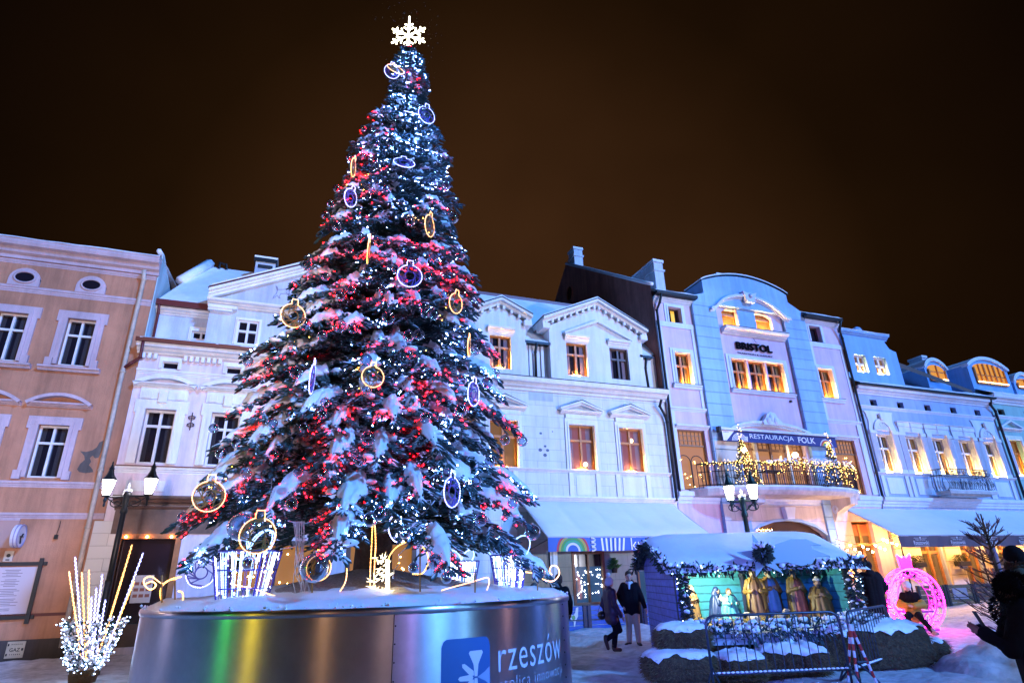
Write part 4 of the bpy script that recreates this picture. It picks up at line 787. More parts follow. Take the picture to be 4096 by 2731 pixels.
# ------------------------------------------------------------------ snowy ground
g = MB(); N_ = 150
def gz(x, y):
    z = .06 * noise(x * .5, y * .5) + .05 * noise(x * 1.7, y * 1.7, 3) + .035 * noise(x * 4.1, y * 4.1, 5)
    if y > 19.75 and 8 < x < 15: z += .0
    d = abs(y - 20.2)
    if -12 < x < 8.4: z += -.10 + .16 * math.exp(-((y - 20.6) / .8) ** 2) * (.7 + .5 * noise(x * .8, 1))
    if x > 8.4 and y > 18.2: z += .14 * math.exp(-((y - 19.0) / .5) ** 2) * (.7 + .7 * noise(x * 1.1, 2))
    return z
xs_ = sorted(set([-80, -40, -25, -16] + [-14 + .2 * i for i in range(280)] + [44, 55, 80, 140])); ys_ = sorted(set([-60, -30, -12, -4, 0, 3] + [5 + .2 * i for i in range(87)] + [26, 40, 90, 200]))
for x in xs_:
    for y in ys_: g.v.append((x, y, gz(x, y) if -14 <= x <= 42 and 4 < y < 23 else -.03))
ny = len(ys_)
for i in range(len(xs_) - 1):
    for j in range(ny - 1): a = i * ny + j; g.f.append((a, a + ny, a + ny + 1, a + 1))
GSNOW = mat('trodden_snow', (.60, .60, .63), .6, bump=1., bscale=5, var=.45, vscale=3.2)
tag(g.build('snow_ground', GSNOW, None, True), kind='structure')

# ------------------------------------------------------------------ steel planter
PC = Vector((1.495, 10.898, 0)); PR = 3.285; RIM = 1.44
STEEL = mat('brushed_steel', (.56, .56, .58), .30, 1., bump=.05, bscale=1.6, var=.16, vscale=2.5)
_n = STEEL.node_tree.nodes; _b = _n['Principled BSDF']; _b.inputs['Anisotropic'].default_value = .85
_b.inputs['Anisotropic Rotation'].default_value = .25; _t = _n.new('ShaderNodeTangent'); _t.direction_type = 'RADIAL'; _t.axis = 'Z'; STEEL.node_tree.links.new(_t.outputs[0], _b.inputs['Tangent'])
def cyl(phi, r=PR): a = math.radians(phi); return PC.x + r * math.sin(a), PC.y - r * math.cos(a)
PL = thing('tree_planter', 'big round brushed steel planter lettered rzeszów, holding the Christmas tree', 'planter', PC)
seams = [-93, -2.8, 87, 177]
for k in range(4):
    b = MB(); a0, a1 = seams[k], seams[(k + 1) % 4] + (360 if k == 3 else 0); n = 36; r0 = PR
    for z in (-.25, RIM - .06):
        for i in range(n + 1): x, y = cyl(a0 + .08 + (a1 - a0 - .16) * i / n, r0); b.v.append((x, y, z))
    for i in range(n): b.f.append((i, i + 1, n + 1 + i + 1, n + 1 + i))
    b.build('steel_sheet', STEEL, PL, True)
b = MB(); b.lathe(PC, [(PR - .02, -.2), (PR - .02, RIM - .07)], 72).build('inner_wall', DARKM, PL)
b = MB(); n = 72                                      # rolled rim
prof = [(PR - .12, RIM - .08), (PR + .015, RIM - .08), (PR + .025, RIM - .04), (PR + .015, RIM), (PR - .12, RIM + .01)]
for r, z in prof: b.v += [(*cyl(360 * i / n, r), z) for i in range(n)]
for q in range(4): b.f += [(q * n + i, q * n + (i + 1) % n, (q + 1) * n + (i + 1) % n, (q + 1) * n + i) for i in range(n)]
b.build('rim', STEEL, PL, True)
b = MB()
for k in (-2.8,):
    for i in range(7): x, y = cyl(k + .35, PR + .004); b.ball((x, y, .1 + i * .19), .010, 6, 4)
for i in range(9): x, y = cyl(51.5, PR + .004); b.ball((x, y, .05 + i * .16), .011, 6, 4)
b.build('rivet', DARKM, PL)
def wrap(mb, phi0, z0, off):
    """bend flat lettering (x along the wall, z up) round the planter"""
    o = MB(); o.f = mb.f
    o.v = [(*cyl(phi0 + math.degrees(x / PR), PR + off), z0 + z) for x, y, z in mb.v]; return o
def subdiv_rect(x0, x1, z0, z1, n=24):
    b = MB()
    for i in range(n + 1): x = x0 + (x1 - x0) * i / n; b.v += [(x, 0, z0), (x, 0, z1)]
    b.f = [(2 * i, 2 * i + 2, 2 * i + 3, 2 * i + 1) for i in range(n)]; return b
LB = mat('logo_blue', (.045, .16, .42), .35, .3); LWH = mat('logo_white', (.62, .68, .78), .45)
sq = MB(); w_, h_ = .67, .72; R_ = .09
loop = [(w_ - R_ + R_ * math.sin(a), h_ - R_ + R_ * math.cos(a)) for a in [k * .314 for k in range(6)]]
for i in range(25):
    x = w_ * i / 24; top = h_ if x < w_ - R_ else h_ - R_ + math.sqrt(max(0, R_ * R_ - (x - w_ + R_) ** 2)); 
    if x < .08: top = h_ - .08 + math.sqrt(max(0, .0064 - (.08 - x) ** 2))
    sq.v += [(x, 0, 0), (x, 0, top)]
sq.f = [(2 * i, 2 * i + 2, 2 * i + 3, 2 * i + 1) for i in range(24)]
lg = wrap(sq, 7.3, .34, .004).build('logo_square', LB, PL)
em = MB()
def flat(pts):
    i0 = len(em.v); em.v += [(x, 0, z) for x, z in pts]; em.f.append(tuple(range(i0, i0 + len(pts))))
cx, cz = .46, .29                                      # star of three rounded rays and a flared cross on the right
for a in (180, 142, 218):
    c, s = math.cos(math.radians(a)), math.sin(math.radians(a)); P = [(.05, -.035), (.20, -.022), (.245, 0), (.20, .022), (.05, .035), (.035, 0)]; P = [(.04, -.006), (.07, -.034), (.22, -.024), (.245, 0), (.22, .024), (.07, .034), (.04, .006)]
    flat([(cx + x * c - z * s, cz + x * s + z * c) for x, z in P])
for a in (90, 270):
    c, s = math.cos(math.radians(a)), math.sin(math.radians(a)); P = [(.01, -.02), (.14, -.035), (.26, -.10), (.285, -.085), (.285, .085), (.26, .10), (.14, .035), (.01, .02)]
    flat([(cx + x * c - z * s, cz + x * s + z * c) for x, z in P])
wrap(em, 7.3, .34, .008).build('logo_star', LWH, lg)
em = MB(); P = [(.02, 0), (.13, -.05), (.20, -.10), (.20, .10), (.13, .05)]; flat([(cx + x, cz + z) for x, z in P]); wrap(em, 7.3, .34, .0075).build('logo_star_arm', mat('logo_pale', (.25, .40, .62), .4), lg)
wrap(text_mb('rzeszów', 1.50, .345, -.004, 1.1), 21.3, .645, .005).build('lettering', LWH, PL)
wrap(text_mb('stolica innowacji', 1.50, .17, -.018, 1.12), 21.5, .41, .005).build('small_lettering', LWH, PL)
# snow heaped in the planter, rising as a mound of grit towards the trunk
b = MB(); nr, na = 16, 96
for i in range(nr + 1):
    for j in range(na):
        f = i / nr; r = (PR - .02) * f; x, y = cyl(360 * j / na, r)
        z = RIM + .02 + .30 * max(0, 1 - f) ** .8 + (.10 * max(0, noise(x * 1.1, y * 1.1, 2)) + .05 * noise(x * 3, y * 3, 7)) * min(1, (1 - f) * 6 + .25) + .05 * max(0, 1 - abs(f - .93) * 12)
        if f == 1: z = RIM + .0 + .02 * noise(x * 4, y * 4); 
        b.v.append((x, y, z))
for i in range(nr):
    for j in range(na): b.f.append((i * na + j, i * na + (j + 1) % na, (i + 1) * na + (j + 1) % na, (i + 1) * na + j))
b.build('snow_bed', SNOW, PL, True)
b = MB()                                               # woven cover round the tree foot, grit coloured
for i in range(7):
    for j in range(60):
        r = .35 + 1.55 * i / 6; x, y = cyl(360 * j / 60, r); b.v.append((x, y, RIM + .46 - .30 * (i / 6) + .03 * noise(x * 3, y * 3, 4)))
for i in range(6):
    for j in range(60): b.f.append((i * 60 + j, i * 60 + (j + 1) % 60, (i + 1) * 60 + (j + 1) % 60, (i + 1) * 60 + j))
b.build('gravel_mound', mat('frosted_gravel', (.42, .34, .33), .8, bump=1., bscale=34, var=.5, vscale=26), PL)
b = MB()
for k in range(160):
    a = rnd.uniform(-95, 95); x, y = cyl(a, PR - rnd.uniform(-.01, .13)); l = rnd.uniform(.015, .04); b.octa((x, y, RIM + .02 + rnd.uniform(-.03, .03)), l * .6)
b.build('rim_frost', SNOW, PL)

# ------------------------------------------------------------------ the Christmas tree
TX, TY = PC.x, PC.y
PROF = [(1.3, 3.45, 2.95), (2.0, 3.35, 3.0), (2.7, 3.22, 2.8), (3.2, 3.1, 2.62), (3.7, 2.95, 2.52), (4.3, 2.7, 2.42), (5.0, 2.6, 2.2), (5.7, 2.46, 2.1), (6.5, 2.22, 1.98), (7.2, 2.05, 1.84), (8.0, 1.82, 1.6), (8.9, 1.55, 1.42), (9.75, 1.33, 1.28), (10.5, 1.06, 1.13), (11.2, .82, .88), (12.0, .36, .62), (12.8, .30, .52), (13.4, .15, .36), (13.75, .03, .15)]
def prof(z, az):
    """radius of the crown at height z towards azimuth az (0 = photo right)"""
    if z <= PROF[0][0]: l, r = PROF[0][1:]
    elif z >= PROF[-1][0]: l, r = PROF[-1][1:]
    else:
        for (z0, l0, r0), (z1, l1, r1) in zip(PROF, PROF[1:]):
            if z0 <= z <= z1: t = (z - z0) / (z1 - z0); l = l0 + (l1 - l0) * t; r = r0 + (r1 - r0) * t; break
    k = .5 + .5 * math.cos(az); return l + (r - l) * k
def tdir(az): return RT * math.cos(az) + HD * math.sin(az)
def surf(u, v):
    """where the line of sight to a photo point first meets the crown envelope"""
    d = ray(u, v).normalized(); p = Vector((0, 0, EYE)); t = 5.
    while t < 22:
        q = p + d * t; w = Vector((q.x - TX, q.y - TY, 0)); az = math.atan2(w.dot(HD), w.dot(RT))
        if w.length < prof(q.z, az): return q, az
        t += .04
    # beside the crown: the point of the line nearest to the trunk
    h = Vector((d.x, d.y, 0)); t = (Vector((TX, TY, 0)).dot(h)) / h.dot(h); q = p + d * t; w = Vector((q.x - TX, q.y - TY, 0)); return q, math.atan2(w.dot(HD), w.dot(RT))
TREE = thing('christmas_tree', 'tall fir Christmas tree loaded with snow, standing in the steel planter', 'tree', (TX, TY, RIM))
b = MB(); tr = [(TX + .15 * (k / 10), TY, RIM - .4 + (13.9 - RIM + .4) * k / 10) for k in range(11)]
b.tube([(x + .02 * noise(i, 3), y, z) for i, (x, y, z) in enumerate(tr)], [.36, .31, .28, .25, .22, .19, .16, .13, .09, .06, .02], 14)
b.build('trunk', mat('fir_bark', (.085, .045, .035), .9, bump=1., bscale=16, var=.4, vscale=9), TREE, True)
npr = np.random.default_rng(11)
SH_p, SH_d, SH_l = [], [], []; STEM = MB(); PADS = MB(); LUMPS = []; sites = []
def bough(az, zt, rho, dens=1., pad=0., droop=.20, trand=None):
    """one bough: drooping stem, side branchlets, needled shoots; pad = share carrying a snow cushion"""
    out = tdir(az); side = UP.cross(out).normalized(); q = trand or rnd
    ka, kb = (.14, .14 + droop) if rho > 1 else (.14, .14 + droop * .4); zs = zt + rho * (kb - ka); cv = q.uniform(-.25, .25)
    def P(t): return Vector((TX + .15 * (zs - RIM) / 12.4, TY, zs)) + out * (rho * t) + side * (cv * rho * t * t * .5) + UP * (rho * (ka * t - kb * t ** 3.6))
    n = 7; STEM.tube([P(i / n) for i in range(n + 1)], [max(.008, .03 * (1 - i / n) * min(1, rho)) for i in range(n + 1)], 4, caps=False)
    t = .22 if rho > 1 else .05; st = .10 / max(rho, .35) / dens
    sgn = 1
    while t < 1.0:
        tang = (P(min(1, t + .03)) - P(t - .03)).normalized(); base = P(t)
        wd = (.46 * rho ** .6 * (1 - t) ** .55 * min(1, .35 + t) + .08) * q.uniform(.75, 1.15); sgn = -sgn
        ang = math.radians(q.uniform(42, 62)); bd = (tang * math.cos(ang) + side * sgn * math.sin(ang) + UP * q.uniform(-.30, .02)).normalized()
        m = max(1, int(wd / .060 * dens))
        for k in range(m + 1):
            s = (k + .5) / (m + 1); pp = base + bd * (wd * s) - UP * (.22 * wd * s * s); 
            for e in ((1, -1) if k < m else (0,)):
                d = (bd * .75 + tang * (.3 * abs(e)) + bd.cross(UP).normalized() * (.55 * e) + UP * q.uniform(-.18, .22) + out * .12).normalized()
                SH_p.append(pp); SH_d.append(d); SH_l.append(q.uniform(.10, .18) * (1 if rho > .8 else .85)); sites.append((pp, d))
        if q.random() < .9:
            d = (tang + UP * q.uniform(.1, .6) + side * q.uniform(-.4, .4)).normalized(); SH_p.append(base); SH_d.append(d); SH_l.append(q.uniform(.09, .14)); sites.append((base, d))
        t += st
    for e in (-.5, 0, .5):
        tang = (P(1) - P(.93)).normalized(); SH_p.append(P(1)); SH_d.append((tang + side * e).normalized()); SH_l.append(.15)
    if pad:
        t0, t1 = (q.uniform(.62, .78) if rho > 1.2 else q.uniform(.4, .55)), q.uniform(.95, 1.02); nu, nv = 18, 11; i0 = len(PADS.v); sd = q.uniform(0, 99); W_ = pad * q.uniform(.5, .72)
        grid = []
        for i in range(nu + 1):
            u = i / nu; c = P(t0 + (t1 - t0) * u)
            wl = W_ * (math.sin(math.pi * min(1, u * 1.02 + .02)) ** .55) * (.85 + .5 * noise(u * 3.2, sd)) + .015
            wr = W_ * (math.sin(math.pi * min(1, u * 1.02 + .02)) ** .55) * (.85 + .5 * noise(u * 3.2, sd + 50)) + .015
            for j in range(nv + 1):
                v = -1 + 2 * j / nv; w = wl if v < 0 else wr; 
                fing = 1 + .42 * noise(u * 11, v * 2.5, sd)
                p = c + side * (v * w * fing); h = max(0, 1 - abs(v) ** 2.4) ** .6 * (.075 + .10 * pad + .075 * noise(u * 7, v * 3, sd)) * min(1, 6 * u, 5 * (1 - u) + .15)
                p += UP * (h + .03 - .30 * w * v * v + .035 * noise(p.x * 8, p.y * 8, p.z * 8)); PADS.v.append(tuple(p))
        for i in range(nu):
            for j in range(nv): a = i0 + i * (nv + 1) + j; PADS.f.append((a, a + 1, a + nv + 2, a + nv + 1))
        for e in range(int(3 + pad * 12)):             # broken lumps on the side twigs
            tt = q.uniform(t0 - .12, 1.0); LUMPS.append((P(tt) + side * q.uniform(-1.3, 1.3) * pad * (1.15 - .5 * tt) + UP * .03 - UP * .10 * pad, q.uniform(.035, .085) * (.6 + pad)))
        # underside
        k0 = len(PADS.v); m = nv + 1
        for i in range(nu + 1):
            for j in (0, nv // 2, nv): x, y, z = PADS.v[i0 + i * m + j]; PADS.v.append((x, y, z - .015 if j in (0, nv) else z - .14))
        for i in range(nu):
            for j in range(2): a = k0 + i * 3 + j; PADS.f.append((a, a + 3, a + 4, a + 1))
    return P
# hand placed snow-laden boughs seen in the photo: tip pixel (full photo px), cushion half width
KEY = [(960, 1610, .42), (1070, 1640, .34), (1350, 1830, .40), (1320, 1700, .28), (1560, 1385, .34), (1500, 1465, .30), (1560, 1660, .34), (1060, 2020, .46), (1480, 2010, .44), (1870, 1920, .46), (2090, 2070, .42), (700, 2240, .42), (1270, 2190, .40),
       (1060, 1420, .26), (1400, 1290, .28), (1330, 1120, .24), (1650, 1190, .26), (1720, 1060, .22), (1600, 1040, .2), (1420, 1000, .2), (1300, 860, .18), (1380, 930, .18), (1640, 850, .18), (1720, 830, .14), (1780, 990, .18), (1800, 1190, .24), (1840, 1290, .24),
       (1920, 1320, .22), (1960, 1370, .22), (1830, 1590, .38), (1960, 1480, .30), (1990, 1560, .26), (2060, 1700, .30), (1560, 1830, .30), (1200, 1900, .30), (880, 1880, .36), (780, 1920, .30), (720, 2070, .30), (1250, 1280, .26), (1030, 1370, .24), (1090, 1260, .26), (1180, 1180, .2),
       (1230, 1020, .2), (1340, 740, .14), (1420, 600, .12), (1480, 520, .1), (1560, 640, .12), (1640, 660, .12), (1730, 620, .1), (1480, 740, .14), (1550, 780, .14), (1880, 2250, .36), (2150, 2260, .34), (2200, 2290, .3), (1000, 1500, .3), (1140, 1540, .3), (1700, 1760, .3), (1700, 1480, .26), (1480, 1200, .22), (1760, 1980, .3), (2130, 1980, .3), (1640, 2060, .34), (960, 1760, .32), (1240, 1620, .3), (1420, 1560, .26), (850, 1990, .3)]
for u, v, w in KEY:
    q, az = surf(u, v + 25); r = math.hypot(q.x - TX, q.y - TY); bough(az, q.z, max(r, .3), 1.15, w * .68)
z = 2.05; lev = 0
while z < 13.5:
    f = (z - 2) / 11.5; rr = prof(z, math.pi / 2); n = max(5, int(11 - 5 * f + (2 if z < 4 else 0)))
    for k in range(n):
        az = 2 * math.pi * (k + rnd.uniform(-.3, .3)) / n + lev * .7; back = math.sin(az) > .35
        if z < 3.1 and math.sin(az) < -.72: continue
        rho = prof(z, az) * rnd.uniform(.66, 1.0); 
        bough(az, z + rnd.uniform(-.1, .1), max(rho, .14), .55 if back else 1., 0 if back or rnd.random() < .22 else rnd.uniform(.10, .22) * min(1, rho * .6 + .25), rnd.uniform(.10, .24))
    z += .40 - .22 * f; lev += 1
for k in range(190):                                   # inner boughs that close the heart of the crown
    z = rnd.uniform(3.0, 12.4); az = rnd.uniform(3.0, 6.5); bough(az, z, prof(z, az) * rnd.uniform(.5, .86), .9, rnd.choice((0, 0, .14, .18)) * min(1, (14 - z) / 7))
for k in range(26):                                   # leader
    z = 12.6 + 1.15 * k / 26; az = rnd.uniform(0, 6.28); bough(az, z, .34 * (13.9 - z) + .06, 1., 0, .1)
def spindles(p, d, l, name, m, parent, seed=0, fat=(.13, .18)):
    """needled shoots: one spindle each, 4-sided, blunt"""
    p = np.array(p); d = np.array(d); l = np.array(l)[:, None]; n = len(p); r = np.random.default_rng(seed)
    a = np.cross(d, r.normal(size=(n, 3))); a /= np.linalg.norm(a, axis=1)[:, None]; b = np.cross(d, a); w = l * r.uniform(*fat, (n, 1))
    V = np.empty((n, 10, 3)); V[:, 0] = p - d * l * .15
    for k, (s1, s2) in enumerate(((1, 0), (0, 1), (-1, 0), (0, -1))):
        V[:, 1 + k] = p + d * l * .25 + (a * s1 + b * s2) * w; c, s = .707, .707
        V[:, 5 + k] = p + d * l * .78 + (a * (s1 * c - s2 * s) + b * (s1 * s + s2 * c)) * w * .85
    V[:, 9] = p + d * l * 1.04
    T = []
    for k in range(4):
        k2 = (k + 1) % 4; T += [(0, 1 + k2, 1 + k), (1 + k, 1 + k2, 5 + k), (1 + k2, 5 + k2, 5 + k), (5 + k, 5 + k2, 9)]
    T = np.array(T); F = (np.arange(n)[:, None, None] * 10 + T[None]).reshape(-1, 3); V = V.reshape(-1, 3)
    org = np.array(parent.location if parent else (0, 0, 0)); V = V - org
    me = bpy.data.meshes.new(name); me.vertices.add(len(V)); me.vertices.foreach_set('co', V.ravel().astype(np.float32))
    me.loops.add(F.size); me.loops.foreach_set('vertex_index', F.ravel().astype(np.int32)); me.polygons.add(len(F))
    me.polygons.foreach_set('loop_start', np.arange(0, F.size, 3, dtype=np.int32)); me.polygons.foreach_set('loop_total', np.full(len(F), 3, dtype=np.int32)); me.update(); me.validate()
    me.materials.append(m); o = bpy.data.objects.new(name, me); COL.objects.link(o); o.parent = parent; return o
FIR = mat('fir_needles', (.028, .075, .078), .75, var=.55, vscale=2.5)
def frost(m, amount, nscale=3.):
    """snow caught on the upward faces"""
    n = m.node_tree.nodes; l = m.node_tree.links.new; b = n['Principled BSDF']; g = n.new('ShaderNodeNewGeometry'); s = n.new('ShaderNodeSeparateXYZ'); l(g.outputs['Normal'], s.inputs[0])
    t = n.new('ShaderNodeTexNoise'); t.inputs['Scale'].default_value = nscale; l(g.outputs['Position'], t.inputs['Vector']); t.inputs['Detail'].default_value = 5
    a = n.new('ShaderNodeMath'); a.operation = 'MULTIPLY_ADD'; a.inputs[1].default_value = .55; l(s.outputs['Z'], a.inputs[0])
    c = n.new('ShaderNodeMath'); c.operation = 'MULTIPLY_ADD'; c.inputs[1].default_value = 2.2; c.inputs[2].default_value = -1.38 + amount; l(t.outputs[0], c.inputs[0]); l(c.outputs[0], a.inputs[2])
    k = n.new('ShaderNodeMapRange'); k.inputs[1].default_value = .25; k.inputs[2].default_value = .5; l(a.outputs[0], k.inputs[0])
    mi = n.new('ShaderNodeMix'); mi.data_type = 'RGBA'; l(k.outputs[0], mi.inputs[0]); l(b.inputs['Base Color'].links[0].from_socket, mi.inputs[6]); mi.inputs[7].default_value = (.80, .83, .88, 1); l(mi.outputs[2], b.inputs['Base Color'])
frost(FIR, .20)
spindles(SH_p, SH_d, SH_l, 'crown', FIR, TREE, 3, (.115, .175))
STEM.build('branch', mat('fir_branch', (.05, .03, .025), .9), TREE)
for c, r in LUMPS:
    i0 = len(PADS.v); PADS.ball(c, r, 9, 6, (1.35, 1.2, .75))
    for i in range(i0, len(PADS.v)): v = Vector(PADS.v[i]); k = 1 + .45 * noise(v.x * 11, v.y * 11, v.z * 11); PADS.v[i] = tuple(c + (v - c) * k)
PADS.build('snow', SNOW, TREE, True)
print('shoots', len(SH_p))

# ------------------------------------------------------------------ light strings on the tree
REDS = [(1220, 1045, .55), (1530, 490, .3), (1480, 800, .45), (1325, 870, .55), (1395, 1150, .7), (1670, 1010, .6), (1760, 990, .4), (1460, 1340, .5), (1045, 1550, .7), (1570, 1570, .5), (1320, 1760, .6), (1710, 1515, .5), (2090, 1690, .6), (2055, 2000, .5), (750, 2070, .4), (1250, 2180, .4), (970, 1620, .5), (1220, 1880, .6), (1530, 1900, .4), (1790, 590, .3), (1670, 770, .35), (1970, 1375, .4), (680, 2280, .35), (1920, 1610, .45), (1420, 620, .3), (1300, 1300, .4), (1640, 1480, .4), (1130, 2000, .5), (1000, 1480, .45), (1340, 1060, .5), (1260, 1030, .4), (1800, 1010, .4), (1860, 1180, .4), (1900, 1250, .35), (2010, 1480, .4), (1560, 1000, .5), (860, 1700, .45), (1400, 1650, .5), (1650, 1880, .45), (690, 2120, .4), (1350, 800, .35), (1150, 1100, .4)]
RA = [(surf(u, v)[0], r * (.85 if 1150 < u < 1750 and v > 1100 else 1.05)) for u, v, r in REDS]
GA = [(surf(u, v)[0], .38) for u, v in ((1480, 1040), (1700, 900), (1430, 690), (1500, 1500), (860, 1900), (1820, 1240), (1190, 1280), (1680, 1400))]
cls = {'white': [], 'red': [], 'gold': []}
q = random.Random(5); front = [s for s in sites if (Vector((s[0].x - TX, s[0].y - TY, 0)).dot(HD) < .5)]
q.shuffle(front); cells = {}
for p, d in front:
    w = Vector((p.x - TX, p.y - TY, 0)); az = math.atan2(w.dot(HD), w.dot(RT)); R_ = prof(p.z, az)
    if w.length < R_ * .50: continue
    ck = (int(p.x / .3), int(p.y / .3), int(p.z / .3)); cells[ck] = cells.get(ck, 0) + 1
    if cells[ck] > (4 if p.z < 9 else 6): continue
    pos = p + d * .09 + UP * .02 - HD * .01
    if any((pos - c).length < r for c, r in RA) or noise(p.x * .85 + 31, p.y * .85, p.z * 1.25) > .30: k = 'red'
    elif any((pos - c).length < r for c, r in GA): k = 'gold' if q.random() < .5 else None
    else: k = 'white' if noise(p.x * 1.3, p.y * 1.3, p.z * 1.3 + 9) + .25 * noise(p.x * 4, p.y * 4, p.z * 4) >  .03 else None
    if k == 'white' and q.random() < .25: k = None
    if k == 'red' and q.random() < .15: k = None
    if k: cls[k].append(pos)
WB_ = glow('cool_white_led', (.14, .30, 1.), 380); RB_ = glow('red_led', (1., .0006, .0015), 210); GB_ = glow('gold_led', (1., .45, .04), 30)
for k, m, lab in (('white', WB_, 'cool white fairy lights wound all through the Christmas tree'), ('red', RB_, 'red fairy lights in patches over the Christmas tree'), ('gold', GB_, 'few golden fairy lights near the gold rings on the Christmas tree')):
    b = MB()
    for p in cls[k]: b.octa(p, (1.0 if k == 'red' else .84) * (q.uniform(.006, .011) if p.z < 9 else q.uniform(.008, .0125)))
    o = tag(b.build('fairy_lights', m), lab, 'fairy lights'); o['kind'] = 'stuff'
print({k: len(v) for k, v in cls.items()})

# ------------------------------------------------------------------ clear baubles
GLASS = bpy.data.materials.new('clear_plastic'); GLASS.use_nodes = True; n = GLASS.node_tree.nodes; l = GLASS.node_tree.links.new; n.remove(n['Principled BSDF'])
gl = n.new('ShaderNodeBsdfGlossy'); gl.inputs['Roughness'].default_value = .03; gl.inputs['Color'].default_value = (.95, .97, 1, 1); tp = n.new('ShaderNodeBsdfTransparent'); tp.inputs['Color'].default_value = (.62, .68, .78, 1); fr = n.new('ShaderNodeLayerWeight'); fr.inputs['Blend'].default_value = .58; mi = n.new('ShaderNodeMixShader')
l(fr.outputs['Facing'], mi.inputs[0]); l(tp.outputs[0], mi.inputs[1]); l(gl.outputs[0], mi.inputs[2]); l(mi.outputs[0], n['Material Output'].inputs[0]); M['clear_plastic'] = GLASS
GLASS2 = mat('mirror_plastic', (.75, .78, .82), .05, 1.)
BAU = [(1005, 1455, 24), (1080, 1470, 22), (1195, 1500, 30), (1230, 1310, 30), (1365, 1315, 34), (1470, 1450, 30), (1560, 1285, 30), (1640, 1355, 28), (1680, 1350, 26), (1845, 1650, 30), (1705, 1680, 26), (1310, 1620, 24), (1300, 1665, 22), (1230, 1720, 24), (1475, 1570, 24), (1110, 1825, 24), (1305, 1900, 26), (960, 1780, 22), (1445, 1850, 26), (1480, 1760, 34), (1950, 1540, 28), (1905, 1410, 24), (1880, 1390, 22),
       (1310, 875, 20), (1355, 920, 22), (1445, 965, 24), (1520, 985, 22), (1645, 900, 24), (1815, 885, 26), (1790, 755, 20), (1355, 770, 18), (1490, 775, 18), (1530, 775, 16), (1550, 770, 16), (1730, 740, 18), (1845, 1030, 24), (1735, 1045, 20), (1240, 1075, 24), (1310, 1120, 20), (1405, 1010, 20), (1590, 1090, 22), (1660, 1060, 20), (1410, 1170, 22), (1370, 1195, 26), (1540, 1175, 22), (1715, 1120, 22), (1780, 1195, 24), (1740, 1270, 26), (1705, 1265, 24), (1300, 1355, 24), (1420, 1325, 26),
       (1460, 640, 14), (1505, 655, 14), (1570, 590, 18), (1640, 605, 14), (1515, 590, 14), (1540, 690, 18), (1402, 645, 14), (1760, 650, 14), (1690, 620, 14), (1600, 255, 14), (1630, 258, 14), (1635, 240, 10), (1690, 442, 14), (1565, 370, 14), (1460, 530, 14), (1500, 530, 14), (1660, 268, 12), (1330, 830, 18), (2090, 1770, 24), (2020, 1765, 24), (1925, 2080, 32), (2050, 2015, 24), (1905, 1930, 26), (1980, 1500, 24), (1850, 1530, 24), (1700, 1240, 22), (1640, 1430, 20), (750, 2070, 24), (1180, 2020, 30), (1490, 2080, 34), (1525, 2060, 32), (1625, 2135, 24), (1745, 2245, 34), (1660, 2270, 24), (1790, 2310, 26), (1205, 1895, 22), (1000, 1900, 24), (860, 1985, 22), (880, 1960, 20), (1010, 2250, 30), (1325, 2120, 22), (2130, 2130, 36), (2160, 2290, 26), (870, 1720, 22), (900, 1820, 26), (1105, 1700, 22), (1960, 1850, 24), (1790, 1900, 24)]
BIG = [(980, 2110, 60), (1270, 2270, 64)]
bb = thing('glass_bauble', 'clear glass bauble hanging among the snowy fir branches', 'bauble', (0, 0, 0), 'clear baubles on the Christmas tree')
MB().ball((0, 0, 0), 1, 20, 14).build('ball', GLASS, bb, True); MB().lathe((0, 0, 1), [(.16, -.04), (.16, .12), (.05, .18)], 8).build('cap', mat('silver_cap', (.6, .6, .62), .3, 1.), bb, True)
first = True
for u, v, r in BAU + BIG:
    p, az = surf(u, v); D = (p - Vector((0, 0, EYE))).dot(_f); rad = max(.05, r * .86 * D / 2360)
    p = p - HD * .12
    o = bb if first else copy_tree(bb); first = False
    o.location = p; o.scale = (rad,) * 3
    if r > 50: o['label'] = 'large clear bauble with a snow cap hanging over the gift frame' if u < 1000 else 'large clear bauble below the red lit bough left of the trunk'; o['group'] = 'large baubles over the planter'

